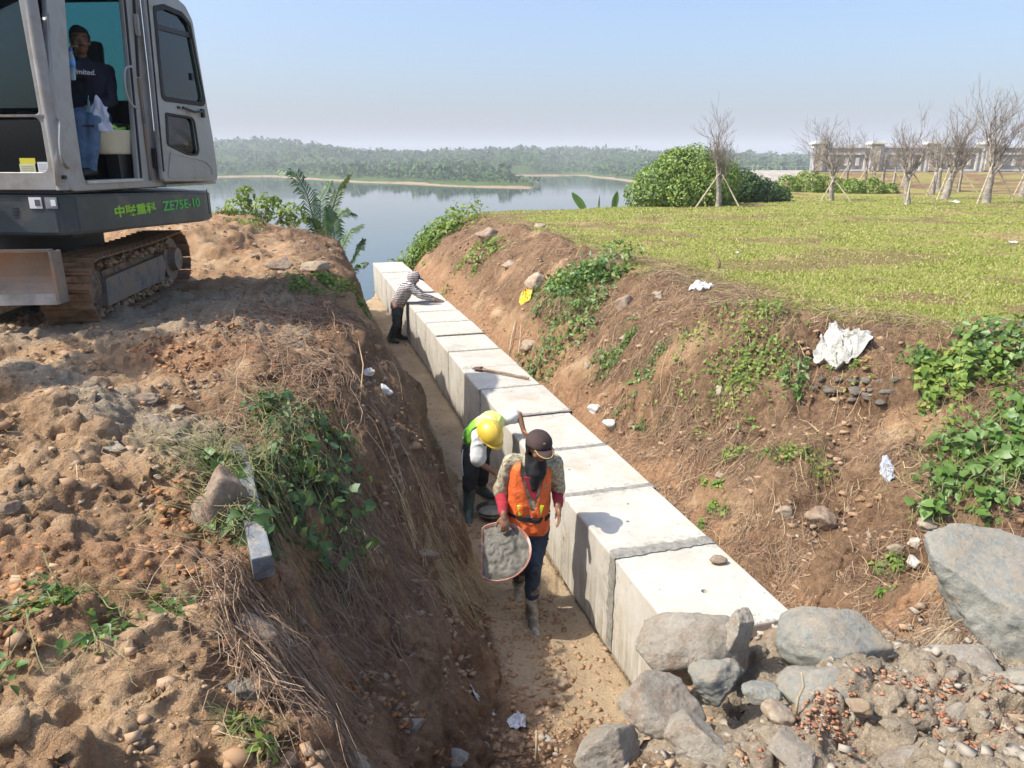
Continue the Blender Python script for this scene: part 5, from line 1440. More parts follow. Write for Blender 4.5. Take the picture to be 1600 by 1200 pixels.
stick('two-metre split bamboo leaning on the bank behind the blocks', [gp(795, 560, .03), gp(800, 535, .1), gp(806, 510, .12)], .013, M_stake, 'bamboo_pole', 'pole')
stick('thinner bamboo cane leaning beside the split bamboo', [gp(808, 572, .03), gp(812, 548, .1), gp(814, 520, .12)], .009, M_stake, 'bamboo_pole', 'pole')
stick('thin reddish cane standing in the left slope above the trench', [gp(562, 640, .02), gp(570, 610, .2), gp(563, 585, .3)], .006, M_straw, 'cane', 'cane')
stick('small bent branch on the lawn edge left of the plastic bag', [gp(1122, 420, .02), gp(1117, 412, .12), gp(1112, 405, .16)], .015, M_dry, 'twig', 'twig')
stick('thin dark pole standing among the weeds at the lake end', [gp(671, 352, 0), gp(671, 352, .6)], .02, M_twig, 'pole', 'pole')
# ================================================================== EXCAVATOR
EO = Vector((-3.68, 6.40, 0)); EU = Vector((.073, .99733, 0)); EW = Vector((.99733, -.073, 0))   # u: towards the tail, w: outwards (the open door side)
EM = Matrix(((EW.x, EU.x, 0, EO.x), (EW.y, EU.y, 0, EO.y), (0, 0, 1, 0), (0, 0, 0, 1)))            # local (w, u, z)
def sp(px, py, off=0.0):
    """image point -> (u, z) on the machine's side plane at w = off"""
    r = ray(px, py); o = Vector((0, 0, CAMZ)); k = (off - EW.dot(o - EO)) / EW.dot(r); q = o + r * k - EO
    return (q.dot(EU), q.z)
def fp(px, py, u=-.12):
    r = ray(px, py); o = Vector((0, 0, CAMZ)); k = (u - EU.dot(o - EO)) / EU.dot(r); q = o + r * k - EO
    return (q.dot(EW), q.z)
exc = thing('excavator', 'grey and cream compact crawler excavator with open cab door and muddy tracks', 'excavator')
exc.matrix_world = EM @ Matrix.Translation((0, 0, 2.0))
def ex(mb_or_me, name, mat, parent=None, sm=None):
    me = mb_or_me.mesh(name) if isinstance(mb_or_me, MB) else mb_or_me
    if UC[0]: me.transform(UCM)                       # the undercarriage is slewed a few degrees against the cab
    me.transform(Matrix.Translation((0, 0, -2.0)))
    o = link(name, me, mat, parent or exc)
    if sm: auto_smooth(o, sm)
    return o
def panel(outer, holes, th, plane, off, mat, name, parent=None, bevel=.006, smooth=True):
    """flat sheet with openings; plane 'side': points (u,z) at w=off, 'front': (w,z) at u=off"""
    cu = bpy.data.curves.new('c', 'CURVE'); cu.dimensions = '2D'; cu.fill_mode = 'BOTH'; cu.extrude = th / 2 - bevel; cu.bevel_depth = bevel; cu.bevel_resolution = 1; cu.offset = -bevel
    for ring in [outer] + holes:
        s = cu.splines.new('POLY'); s.points.add(len(ring) - 1)
        for i, (a, b) in enumerate(ring): s.points[i].co = (a, b, 0, 1)
        s.use_cyclic_u = True
    o = bpy.data.objects.new('c', cu); COL.objects.link(o); me = bake(o)
    if plane == 'side': M = Matrix(((0, 0, 1, off), (1, 0, 0, 0), (0, 1, 0, 0), (0, 0, 0, 1)))
    else: M = Matrix(((1, 0, 0, 0), (0, 0, 1, off), (0, 1, 0, 0), (0, 0, 0, 1)))
    me.transform(M); me.materials.clear()
    return ex(me, name, mat, parent)
def smooth_ring(pts, r=.05, seg=4):
    """round the corners of an outline"""
    out = []; n = len(pts)
    for i in range(n):
        p = Vector(pts[i]); a = Vector(pts[i - 1]); b = Vector(pts[(i + 1) % n])
        da = (a - p); db = (b - p); rr = min(r, da.length * .45, db.length * .45)
        A = p + da.normalized() * rr; B = p + db.normalized() * rr
        for k in range(seg + 1):
            t = k / seg; q = A.lerp(p, t).lerp(p.lerp(B, t), t); out.append((q.x, q.y))
    return out
UCM = Matrix.Translation((-.12, .2, 0)) @ Matrix.Rotation(R(9.7), 4, 'Z') @ Matrix.Translation((.12, -.2, 0))
UC = [False]
def build_excavator():
    cream = simple('cab_paint', (.35, .34, .315), .42, .07, 2.5, bmp=.04, bscale=30, coat=.15, spots=(2.4, (.27, .235, .185), .50, .68))
    dark = simple('charcoal_paint', (.050, .062, .065), .45, .25, 2.0, bmp=.05, spots=(2.6, (.13, .11, .085), .52, .72))
    blk = simple('black_plastic', (.012, .013, .014), .5, .3, 5, bmp=.05)
    rub = simple('seal_rubber', (.02, .02, .022), .7, .2, 5, bmp=0)
    mud = simple('muddy_steel', (.20, .125, .075), .85, .45, 4, bmp=.9, bscale=22, bdist=.03, spots=(7, (.36, .24, .14), .45, .62))
    rust = simple('rust_mud', (.29, .165, .085), .9, .4, 5, bmp=.9, bscale=20, bdist=.03, spots=(6, (.36, .20, .10), .5, .65))
    steel = simple('worn_grey_steel', (.23, .215, .19), .65, .35, 5, bmp=.5, metal=.2, spots=(5, (.28, .19, .12), .42, .58))
    blade = simple('blade_steel', (.28, .225, .175), .6, .3, 4, bmp=.5, metal=.2, spots=(3.5, (.33, .21, .13), .42, .62))
    green = simple('lime_decal', (.30, .62, .03), .5, .05, 3, bmp=0); green2 = simple('green_decal', (.08, .52, .08), .5, .05, 3, bmp=0)
    white = simple('sticker_white', (.75, .75, .73), .5, .05, 3, bmp=0); yel = simple('sticker_yellow', (.75, .66, .06), .5, .05, 3, bmp=0)
    def glass(name, tint, gl=.12):
        m = bpy.data.materials.new(name); m.use_nodes = True; nt = m.node_tree; nt.nodes.clear()
        t = nd(nt, 'ShaderNodeBsdfTransparent'); t.inputs[0].default_value = (*tint, 1)
        g = nd(nt, 'ShaderNodeBsdfGlossy'); g.inputs['Roughness'].default_value = .03; g.inputs[0].default_value = (.9, .95, 1, 1)
        f = nd(nt, 'ShaderNodeFresnel'); f.inputs[0].default_value = 1.5
        mx = nd(nt, 'ShaderNodeMixShader'); o = nd(nt, 'ShaderNodeOutputMaterial')
        nt.links.new(f.outputs[0], mx.inputs[0]); nt.links.new(t.outputs[0], mx.inputs[1]); nt.links.new(g.outputs[0], mx.inputs[2]); nt.links.new(mx.outputs[0], o.inputs[0])
        return m
    g_teal = glass('tinted_glass', (.22, .42, .42)); g_dark = glass('dark_glass', (.06, .10, .11))
    # ---- upper body skirt
    z0, z1 = 2.885, 3.215
    b = MB(); b.poly([(0, -.02, z0), (0, 2.2, z0 - .07), (-.10, 2.62, z0 - .075), (-.55, 2.82, z0 - .07), (-1.6, 2.82, z0), (-2.02, 2.6, z0), (-2.08, 2.2, z0), (-2.08, -.02, z0), (-1.95, -.12, z0), (-.10, -.12, z0)], (0, 0, z1 - z0))
    bmesh.ops.bevel(b.bm, geom=[e for e in b.bm.edges], offset=.022, segments=2, affect='EDGES')
    ex(b, 'body_skirt', dark, sm=30)
    MB_ = MB(); MB_.box((-1.05, 1.3, z0 - .04), (1.3, 1.7, .08)); ex(MB_, 'underside_frame', blk)
    # seam of the counterweight and vent slots
    u_, z_ = sp(323, 300); s = MB(); s.box((.002, u_, 3.03), (.006, .012, .28)); ex(s, 'seam', rub)
    for k in range(3):
        w_, zz = fp(24, 326 + k * 5); s = MB(); s.box((w_, -.124, zz), (.05, .006, .011)); ex(s, 'vent_slot', rub)
    # hood behind the cab and tail
    b = MB(); b.box((-1.04, 2.05, 3.50), (2.0, 1.25, .56), None, .05); ex(b, 'engine_hood', cream, sm=30)
    b = MB(); b.box((-1.6, .65, 3.45), (.85, 1.4, .48), None, .04); ex(b, 'tank_cover', dark, sm=30)
    # ---- cab shell
    cw = -1.02; cf = -.12; cr = 1.34; zt = 5.05; zf = 3.22
    b = MB(); b.box((cw / 2 - .01, (cf + cr) / 2, zf + .03), (-cw - .04, cr - cf - .04, .05)); ex(b, 'cab_floor', blk)
    b = MB(); b.box((cw / 2, (cf + cr) / 2 + .02, zt + .03), (-cw + .02, cr - cf - .02, .09), None, .03); ex(b, 'cab_roof', cream, sm=30)
    b = MB(); b.box((cw / 2, (cf + cr) / 2, zt - .04), (-cw - .08, cr - cf - .08, .04)); ex(b, 'roof_lining', blk)
    # side wall with the door opening
    op = smooth_ring([sp(100, -18), sp(112, 150), sp(129, 270), sp(134, 286), sp(216, 283), sp(206, 150), sp(190, -18)], .04)
    ot = [sp(71, -24), sp(78, 135), sp(89, 240), sp(94, 290), sp(117, 299), sp(256, 291), sp(244, 240), sp(232, 120), sp(216, -24)]
    cab_side = panel(ot, [op], .045, 'side', -.02, cream, 'cab_side')
    # bright sill and treads of the door opening
    a = sp(134, 286); c_ = sp(222, 284); b = MB(); b.box((-.06, (a[0] + c_[0]) / 2, a[1] + .005), (.16, c_[0] - a[0], .03), None, .008); ex(b, 'door_sill', simple('sill_alloy', (.5, .49, .44), .4, .1, 9, metal=.3, bmp=.1))
    # B pillar track, dark seal lines and hinge
    def bar(name, p0, p1, w, mat, off, th=.02, parent=None):
        a = sp(*p0, off); c = sp(*p1, off); A = Vector((off, a[0], a[1])); C = Vector((off, c[0], c[1])); d = C - A
        t = d.normalized(); x = Vector((1, 0, 0)); y = t.cross(x); m = Matrix((x, y, t)).transposed().to_4x4(); m.translation = (A + C) / 2
        b = MB(); b.box((0, 0, 0), (th, w, d.length), m, min(.004, w * .2)); return ex(b, name, mat, parent)
    bar('door_seal', (193, -15), (221, 283), .022, rub, .006); bar('pillar_track', (208, -15), (216, 120), .028, rub, .008); bar('pillar_track', (217, 122), (236, 282), .035, steel, .012)
    bar('hinge', (212, 22), (216, 56), .03, cream, .03, .04); bar('hinge', (240, 232), (243, 262), .03, blk, .03, .04)
    # front pillar rails
    pr = MB()
    pr.tube([Vector((.03, *sp(76, 20, .03))), Vector((.035, *sp(82, 110, .035))), Vector((.04, *sp(92, 187, .04)))], .008, 8); ex(pr, 'pillar_rail', cream, sm=40)
    def rail(name, pts, r, mat, off):
        b = MB(); P3 = []
        for i, (x, y, o) in enumerate(pts): P3.append(Vector((o, *sp(x, y, o))))
        # smooth
        Q = []
        for i in range(len(P3) - 1):
            for k in range(4):
                t = k / 4; p0 = P3[max(i - 1, 0)]; p1 = P3[i]; p2 = P3[i + 1]; p3 = P3[min(i + 2, len(P3) - 1)]
                Q.append(.5 * ((2 * p1) + (p2 - p0) * t + (2 * p0 - 5 * p1 + 4 * p2 - p3) * t * t + (-p0 + 3 * p1 - 3 * p2 + p3) * t ** 3))
        Q.append(P3[-1]); b.tube(Q, r, 8); return ex(b, name, mat, sm=50)
    rail('grab_rail', [(92, 186, .01), (94, 192, .05), (94, 230, .055), (99, 252, .055), (108, 262, .01)], .011, cream, .05)
    rail('grab_handle', [(207, 104, .01), (198, 105, .07), (194, 115, .08), (197, 145, .08), (206, 164, .07), (214, 168, .01)], .0125, cream, .05)
    b = MB(); w_ = sp(101, 277, .02); b.cone((0, w_[0], w_[1]), (.03, w_[0], w_[1]), .016, .016, 10); ex(b, 'hinge_pin', blk)
    # ---- front face
    F_ = lambda *a: [fp(x, y, cf) for x, y in a]
    wl = cw
    zr = fp(88, 183, cf)[1]; zs = fp(88, 179, cf)[1]; z2 = fp(60, 273, cf)[1]; z3 = fp(60, 297, cf)[1]
    right = fp(88, 200, cf)[0]
    outer = [(wl, zt), (-.03, zt), (-.02, z3), (wl, z3)]
    up = smooth_ring([(wl + .06, zt - .08), (-.10, zt - .08), (-.095, zs), (wl + .06, zs)], .04); lo = smooth_ring([(wl + .06, zr), (-.095, zr), (-.10, z2 + .02), (wl + .06, z2 + .02)], .07)
    panel(outer, [up, lo], .045, 'front', cf, cream, 'cab_front')
    g1 = MB(); g1.box(((wl - .06) / 2, cf - .005, (zt + zs) / 2), (abs(wl) - .14, .006, zt - zs - .1)); ex(g1, 'windscreen', g_teal)
    g2 = MB(); g2.box(((wl - .06) / 2, cf - .005, (zr + z2) / 2), (abs(wl) - .14, .006, zr - z2 - .04)); lw = ex(g2, 'lower_window', g_dark)
    sl = MB(); sl.box(((wl) / 2, cf - .022, (zr + zs) / 2), (abs(wl) - .1, .02, .016)); ex(sl, 'window_bar', steel)
    for (x0, y0, x1, y1, m_, nm) in ((30, 247, 56, 256, yel, 'warning_label'), (30, 256, 57, 271, simple('sticker_pale', (.70, .70, .40), .5, .05, 3, bmp=0), 'warning_label'), (58, 253, 77, 270, white, 'info_label')):
        a = fp(x0, y0, cf - .012); c = fp(x1, y1, cf - .012); s = MB(); s.box(((a[0] + c[0]) / 2, cf - .012, (a[1] + c[1]) / 2), (abs(c[0] - a[0]), .003, abs(a[1] - c[1]))); o = ex(s, nm, m_)
        tx = MB()
        for k in range(4):
            zz = c[1] + (a[1] - c[1]) * (k + .8) / 5; tx.box(((a[0] + c[0]) / 2, cf - .0145, zz), (abs(c[0] - a[0]) * .8, .001, .003))
        if nm == 'info_label' or y0 > 250: ex(tx, 'small_print', simple('print_grey', (.35, .35, .33), .6, bmp=0), o)
    # corner post between front and side
    b = MB(); b.tube([(-.035, cf + .02, z3), (-.035, cf + .015, 4.0), (-.04, cf + .03, zt)], [.05, .05, .05], 12); ex(b, 'corner_pillar', cream, sm=50)
    # far side and rear walls with windows
    far = [(cf, zf), (cr, zf), (cr, zt), (cf, zt)]; fw = smooth_ring([(cf + .15, 3.98), (cr - .12, 3.98), (cr - .12, zt - .12), (cf + .15, zt - .12)], .06)
    panel(far, [fw], .04, 'side', cw + .02, blk, 'far_wall')
    g = MB(); g.box((cw + .02, (cf + cr) / 2, 4.45), (.006, cr - cf - .2, .98)); ex(g, 'far_window', g_teal)
    rr = [(cw, zf), (-.03, zf), (-.03, zt), (cw, zt)]; rw = smooth_ring([(cw + .1, 4.05), (-.12, 4.05), (-.12, zt - .12), (cw + .1, zt - .12)], .06)
    panel(rr, [rw], .04, 'front', cr, blk, 'rear_wall')
    g = MB(); g.box((cw / 2, cr, 4.5), (abs(cw) - .16, .006, .9)); ex(g, 'rear_window', g_teal)
    # ---- seat and console
    sx = -.50
    b = MB(); b.box((sx, .98, 3.62), (.5, .46, .14), None, .05); b.box((sx, .98, 3.42), (.36, .36, .3), None, .03); ex(b, 'seat', blk, sm=40)
    m = Matrix.Translation((sx, 1.20, 4.0)) @ Matrix.Rotation(R(-8), 4, 'X')
    b = MB(); b.box((0, 0, 0), (.48, .13, .68), m, .06); ex(b, 'seat_back', blk, sm=40)
    m = Matrix.Translation((sx, 1.27, 4.46)) @ Matrix.Rotation(R(-8), 4, 'X')
    b = MB(); b.box((0, 0, 0), (.30, .11, .24), m, .05); ex(b, 'headrest', blk, sm=40)
    b = MB(); b.box((-.80, .75, 3.66), (.16, .6, .5), None, .04); b.box((-.16, 1.05, 3.52), (.14, .42, .42), None, .03); ex(b, 'console', blk, sm=40)
    b = MB(); b.box((-.14, .30, 3.265), (.24, .30, .02)); ex(b, 'floor_mat', rub)
    b = MB()
    for k in (-.62, -.42):
        b.tube([(k, .18, 3.25), (k, .14, 3.55), (k, .05, 3.75)], .012, 6); b.ball((k, .05, 3.77), .028, sub=1)
    ex(b, 'travel_levers', blk, sm=50)
    b = MB(); b.tube([(-.88, -.02, 3.3), (-.84, -.05, 4.25)], .022, 8); ex(b, 'inner_strut', simple('strut_blue_grey', (.22, .30, .36), .5, bmp=0), sm=50)
    # ---- open door lying back along the side
    do = .075
    D = lambda *a: [sp(x, y, do) for x, y in a]
    outer = smooth_ring(D((220, -24), (262, -12), (286, 8), (298, 32), (306, 80), (318, 150), (330, 215), (337, 268), (337, 283), (252, 284), (250, 262), (238, 140)), .05)
    w1 = smooth_ring(D((236, 12), (252, 9), (280, 21), (293, 38), (303, 90), (316, 158), (312, 164), (254, 156), (249, 150)), .03)
    w2 = smooth_ring(D((255, 177), (296, 184), (300, 190), (307, 236), (304, 242), (290, 242), (258, 226)), .03)
    door = panel(outer, [w1, w2], .05, 'side', do, cream, 'cab_door', bevel=.012)
    def shrink(ring, k):
        c = sum((Vector(p) for p in ring), Vector((0, 0))) / len(ring); return [tuple(c + (Vector(p) - c) * k) for p in ring]
    for nm, ring in (('door_window', w1), ('door_lower_window', w2)):
        pts = [Vector((do, p[0], p[1])) for p in shrink(ring, .99)]
        b = MB(); b.poly([p + Vector((-.003, 0, 0)) for p in pts], (.006, 0, 0)); ex(b, nm, glass(nm + '_glass', (.24, .36, .37)), door)
        panel(shrink(ring, 1.035), [shrink(ring, .93)], .012, 'side', do + .028, rub, 'window_seal', door, bevel=.002)
    o = bar('window_divider', (239, 40), (298, 56), .05, blk, do + .004, .03, door)
    for (x, y) in ((248, 109), (300, 120)):
        q = sp(x, y, do + .012); b = MB(); b.box((do + .012, q[0], q[1]), (.02, .05, .07), None, .006); ex(b, 'window_latch', blk, door)
    b = MB(); q = sp(286, 168, do + .05); r_ = sp(318, 174, do + .05); b.tube([(do + .05, q[0], q[1]), (do + .06, (q[0] + r_[0]) / 2, q[1] - .03), (do + .05, r_[0], r_[1])], .013, 6); b.box((do + .04, r_[0], r_[1] - .02), (.03, .05, .09), None, .005); ex(b, 'door_latch', blk, door)
    b = MB(); q = sp(279, 168, do + .03); b.box((do + .032, q[0], q[1]), (.014, .05, .025), None, .004); ex(b, 'door_button', blk, door)
    bar('door_edge_seal', (229, -15), (256, 268), .016, rub, do + .03, .012, door)
    # stowage box line pressed into the door
    panel(smooth_ring(D((262, 236), (320, 250), (330, 262), (332, 276), (258, 278)), .04), [smooth_ring(D((264, 240), (318, 253), (327, 264), (328, 273), (261, 275)), .035)], .008, 'side', do + .029, cream, 'door_pressing', door, bevel=.002)
    b = MB(); a = sp(258, 289, .02); c = sp(336, 284, .02); b.box((.0, (a[0] + c[0]) / 2, (a[1] + c[1]) / 2 - .01), (.06, c[0] - a[0], .025)); ex(b, 'side_trim', cream)
    # ---- lettering and plates on the skirt
    def text(body, name, mat, x0, x1, y0, y1, bold=.0):
        cu = bpy.data.curves.new('t', 'FONT'); cu.body = body; cu.extrude = .002; cu.offset = bold; o = bpy.data.objects.new('t', cu); COL.objects.link(o); me = bake(o)
        n = len(me.vertices); V = np.empty(n * 3); me.vertices.foreach_get('co', V); V = V.reshape(-1, 3)
        a = sp(x0, y1, .006); c = sp(x1, y0, .006); sl_ = (sp(x1, (y0 + y1) / 2, .006)[1] - sp(x0, (y0 + y1) / 2, .006)[1])
        mn = V.min(0); mx = V.max(0); U_ = (V[:, 0] - mn[0]) / (mx[0] - mn[0]); W_ = (V[:, 1] - mn[1]) / (mx[1] - mn[1])
        hgt = sp((x0 + x1) / 2, y0, .006)[1] - sp((x0 + x1) / 2, y1, .006)[1]; zc = 3.035
        u = a[0] + U_ * (c[0] - a[0]); z = zc - hgt / 2 + W_ * hgt
        me.vertices.foreach_set('co', np.stack([.003 + V[:, 2], u, z], -1).ravel()); me.materials.clear(); me.update()
        return ex(me, name, mat)
    text('中联重科', 'maker_lettering', green, 179, 242, 308, 326, .03)
    text('ZE75E-10', 'model_lettering', green2, 254, 311, 305, 320, .018)
    for (x0, x1, m_) in ((44, 67, white), (69, 91, simple('plate_grey', (.25, .26, .26), .4, bmp=0))):
        a = fp(x0, 308, -.125); c = fp(x1, 326, -.125); s = MB(); s.box(((a[0] + c[0]) / 2, -.125, (a[1] + c[1]) / 2), (abs(c[0] - a[0]), .006, abs(a[1] - c[1])), None, .002); o = ex(s, 'data_plate', m_)
        s = MB(); s.box(((a[0] + c[0]) / 2 + .02, -.130, (a[1] + c[1]) / 2), (abs(c[0] - a[0]) * .4, .003, abs(a[1] - c[1]) * .55)); ex(s, 'plate_print', white if x0 == 69 else simple('print_dark', (.1, .1, .1), .6, bmp=0), o)
    # ---- tracks
    UC[0] = True
    gz = 2.0
    def track(w0, name_side):
        tw = .45; r = .33; y0_, y1_ = .42, 2.62; yb = .30
        # centreline loop (u, z): low flat run, idler nose raised a little
        path = []
        def arc(cy, cz, rad, a0, a1, n):
            for k in range(n + 1):
                a = a0 + (a1 - a0) * k / n; path.append((cy + rad * math.cos(a), cz + rad * math.sin(a)))
        arc(y1_, gz + .34, .31, -math.pi / 2, math.pi / 2, 12); 
        path.append((1.9, gz + .625)); path.append((1.2, gz + .62))
        arc(y0_ + .02, gz + .33, .295, math.pi / 2, 3 * math.pi / 2, 12)
        path.append((1.2, gz + .025)); path.append((2.0, gz + .025)); path.append(path[0])
        Pn = [Vector((0, a, b)) for a, b in path]; seg = [(Pn[i + 1] - Pn[i]).length for i in range(len(Pn) - 1)]; T = sum(seg)
        n = 40; sh = MB(); sh.box((0, 0, 0), (tw, T / n * .93, .018)); sh.box((0, T / n * .30, .016), (tw, .014, .028)); sh.box((0, -T / n * .12, .012), (tw, .012, .018)); sh.box((0, 0, -.03), (.12, T / n * .85, .05))
        sm_ = sh.mesh('track_shoe'); sm_.materials.append(rust)
        mid = -tw / 2 + w0
        for k in range(n):
            s = T * (k + .5) / n; i = 0
            while s > seg[i]: s -= seg[i]; i += 1
            p = Pn[i].lerp(Pn[i + 1], s / seg[i]); d = (Pn[i + 1] - Pn[i]).normalized(); x = Vector((1, 0, 0)); nrm = x.cross(d)
            m = Matrix((x, d, nrm)).transposed().to_4x4(); m.translation = Vector((mid, p.y, p.z - 2.0))
            if (nrm.dot(Vector((0, p.y - 1.5, p.z - gz - .33))) < 0): m = m @ Matrix.Rotation(math.pi, 4, 'Y')
            o = link('track_shoe', sm_, None, exc); o.matrix_basis = UCM @ m
        # side frame, rollers, idler, sprocket
        f = MB(); f.poly([(w0 - .13, .62, gz + .14), (w0 - .13, 2.15, gz + .16), (w0 - .13, 2.25, gz + .30), (w0 - .13, 2.2, gz + .44), (w0 - .13, .66, gz + .40)], (.06, 0, 0)); ex(f, 'track_frame', steel)
        f = MB(); f.poly([(w0 - .36, .6, gz + .12), (w0 - .36, 2.2, gz + .12), (w0 - .36, 2.1, gz + .5), (w0 - .36, .75, gz + .46)], (.22, 0, 0)); ex(f, 'track_beam', mud)
        for k in range(5):
            f = MB(); c = .72 + k * .34; f.cone((w0 - .38, c, gz + .11), (w0 - .10, c, gz + .11), .075, .075, 14); ex(f, 'track_roller', mud, sm=40)
        for (cy, cz, rad, nm) in ((y0_ + .02, gz + .33, .25, 'idler_wheel'), (y1_, gz + .34, .25, 'drive_sprocket')):
            f = MB(); f.cone((w0 - .34, cy, cz), (w0 - .12, cy, cz), rad, rad, 24); f.cone((w0 - .12, cy, cz), (w0 - .04 if nm[0] == 'd' else w0 - .09, cy, cz), .15, .13, 24); ex(f, nm, mud if nm[0] == 'i' else steel, sm=40)
        for c in (1.25, 1.75):
            f = MB(); f.cone((w0 - .30, c, gz + .53), (w0 - .12, c, gz + .53), .05, .05, 12); ex(f, 'carrier_roller', mud, sm=40)
        rg = np.random.default_rng(int(abs(w0) * 100)); n = 700
        V, F = rock_np(5, 1, 5, .3); 
        y = .5 + 2.0 * rg.random(n); top = rg.random(n) < .5
        z = np.where(top, gz + .50 + .05 * rg.random(n), gz + .07 + .05 * rg.random(n)); x = w0 - .30 + .24 * rg.random(n)
        o = bake_scatter('packed_mud', [(V, F)], np.stack([x, y, z - 2.0], -1), .02 + .035 * rg.random(n) ** 2, M_clod, 4)
        o.data.transform(UCM); o.parent = exc; tag(o, kind='stuff')
    track(-.12, 'near'); track(-1.62, 'far')
    b = MB(); b.box((-1.1, 1.5, gz + .42), (1.1, 1.3, .34), None, .04); b.cone((-1.05, 1.45, gz + .55), (-1.05, 1.45, z0), .52, .52, 28); ex(b, 'undercarriage', blk, sm=35)
    # ---- dozer blade
    by = -.30
    a = fp(90, 395, by); c = fp(86, 474, by)
    wr = fp(88, 430, by)[0] - .10; zt_ = fp(70, 393, by)[1]; zb_ = fp(80, 474, by)[1]
    b = MB()
    prof = []
    for k in range(9):
        t = k / 8; prof.append((by + .10 * math.sin(math.pi * t) - .0, zb_ + (zt_ - zb_) * t))
    pts = [Vector((wr, u, z)) for u, z in prof] + [Vector((wr, u + .035, z)) for u, z in prof[::-1]]
    b.poly(pts, (-2.2, 0, 0)); ex(b, 'dozer_blade', blade)
    b = MB(); b.box((wr - 1.1, by - .012, zb_ + .04), (2.2, .025, .09)); ex(b, 'cutting_edge', simple('bright_edge', (.42, .41, .38), .5, .25, 6, metal=.4, bmp=.3))
    b = MB(); b.box((wr + .008, by + .05, (zb_ + zt_) / 2), (.025, .16, zt_ - zb_)); b.box((wr - 1.1, by + .02, zt_ + .006), (2.2, .07, .02)); ex(b, 'blade_frame', blade)
    b = MB()
    for w_ in (-.75, -1.55): b.box((w_, .15, gz + .32), (.12, .9, .14))
    ex(b, 'blade_arm', mud)
    UC[0] = False
    # ---- boom, stick and bucket, out of the frame to the left: they throw the shade band across the dirt
    b = MB()
    b.poly([(-1.25, -.05, 3.25), (-1.25, -.45, 3.55), (-1.25, -1.25, 4.75), (-1.25, -2.1, 5.15), (-1.25, -2.9, 4.95), (-1.25, -2.9, 5.15), (-1.25, -2.1, 5.42), (-1.25, -1.15, 5.1), (-1.25, -.15, 3.75), (-1.25, .15, 3.45)], (-.30, 0, 0)); ex(b, 'boom', dark)
    b = MB(); b.poly([(-1.30, -2.75, 5.35), (-1.30, -3.05, 5.35), (-1.30, -3.3, 3.6), (-1.30, -3.15, 3.6)], (-.22, 0, 0)); ex(b, 'stick_arm', dark)
    b = MB(); b.poly([(-1.12, -3.1, 3.65), (-1.12, -3.4, 3.6), (-1.12, -3.5, 3.2), (-1.12, -3.2, 2.95), (-1.12, -2.85, 3.1)], (-.58, 0, 0)); ex(b, 'bucket', mud)
    b = MB(); b.cone((-1.4, -.3, 3.25), (-1.4, -1.4, 4.55), .055, .055, 10); ex(b, 'boom_cylinder', steel)
    # wing mirror at the top of the front pillar
    b = MB(); b.tube([(0, cf, 4.98), (.12, cf - .06, 4.99), (.16, cf - .08, 4.92)], .012, 6); b.box((.15, cf - .09, 4.9), (.06, .12, .12), None, .02); ex(b, 'mirror', blk, sm=40)
    # things resting in the doorway
    t = thing('plastic_tub', 'cream plastic tub with rounded corners standing in the cab doorway', 'tub', (0, 0, 0))
    q = sp(185, 240, -.12); q0 = sp(150, 195, -.12); q1 = sp(213, 195, -.12)
    b = MB(); W_ = (q1[0] - q0[0]); b.poly([(-.22, q0[0] + .05, sp(180, 240, -.12)[1]), (-.06, q0[0] + .05, sp(180, 240, -.12)[1]), (-.06, q1[0] - .05, sp(180, 240, -.12)[1]), (-.22, q1[0] - .05, sp(180, 240, -.12)[1])], (0, 0, .001))
    b.bm.free(); b = MB(); zb_ = sp(180, 241, -.12)[1]; zt_ = sp(180, 205, -.12)[1]; cy = (q0[0] + q1[0]) / 2
    vs = []
    for z, k in ((zb_, .78), (zb_ + .02, .86), (zt_, 1.0), (zt_ + .012, 1.04), (zt_, .97), (zb_ + .03, .8)):
        ring = []
        for j in range(24):
            a = 2 * math.pi * j / 24; ex_ = 2.8
            cx = math.copysign(abs(math.cos(a)) ** (2 / ex_), math.cos(a)); sy = math.copysign(abs(math.sin(a)) ** (2 / ex_), math.sin(a))
            ring.append(b.bm.verts.new((-.16 + cx * .12 * k, cy + sy * W_ / 2 * k, z)))
        vs.append(ring)
    for i in range(len(vs) - 1):
        for j in range(24): b.bm.faces.new((vs[i][j], vs[i][(j + 1) % 24], vs[i + 1][(j + 1) % 24], vs[i + 1][j]))
    b.bm.faces.new(vs[0]); b.bm.faces.new(vs[-1])
    me = b.mesh('tub_body', True); me.transform(EM); link('tub_body', me, simple('cream_plastic', (.55, .52, .38), .5, .08, 4, bmp=.05), t)
    st = MB(); 
    for k in (0, 1): st.box((-.14, cy + .10 * (k * 2 - 1), zb_ - .16), (.12, .05, .34))
    me = st.mesh('tub_support'); me.transform(EM); link('tub_support', me, blk, t)
    # black and green bag on the tub
    t = thing('work_shoe_bag', 'black and lime green folded bag lying on the cream tub', 'bag')
    ca = [Vector((-.10, *sp(x, y, -.10))) for x, y in ((143, 196), (160, 204), (185, 207), (212, 205), (213, 196), (190, 192), (165, 193))]
    b = MB(); b.poly(ca, (-.16, 0, 0)); bmesh.ops.bevel(b.bm, geom=b.bm.edges[:], offset=.012, segments=2, affect='EDGES'); me = b.mesh('bag_body', True); me.transform(EM); link('bag_body', me, blk, t)
    lime = simple('lime_fabric', (.35, .72, .03), .6, .1, 4, bmp=.1)
    ca = [Vector((-.094, *sp(x, y, -.094))) for x, y in ((160, 197), (178, 195), (184, 200), (196, 198), (196, 202), (182, 204), (176, 199), (163, 201))]
    b = MB(); b.poly(ca, (.004, 0, 0)); me = b.mesh('lime_stripe'); me.transform(EM); link('lime_stripe', me, lime, t)
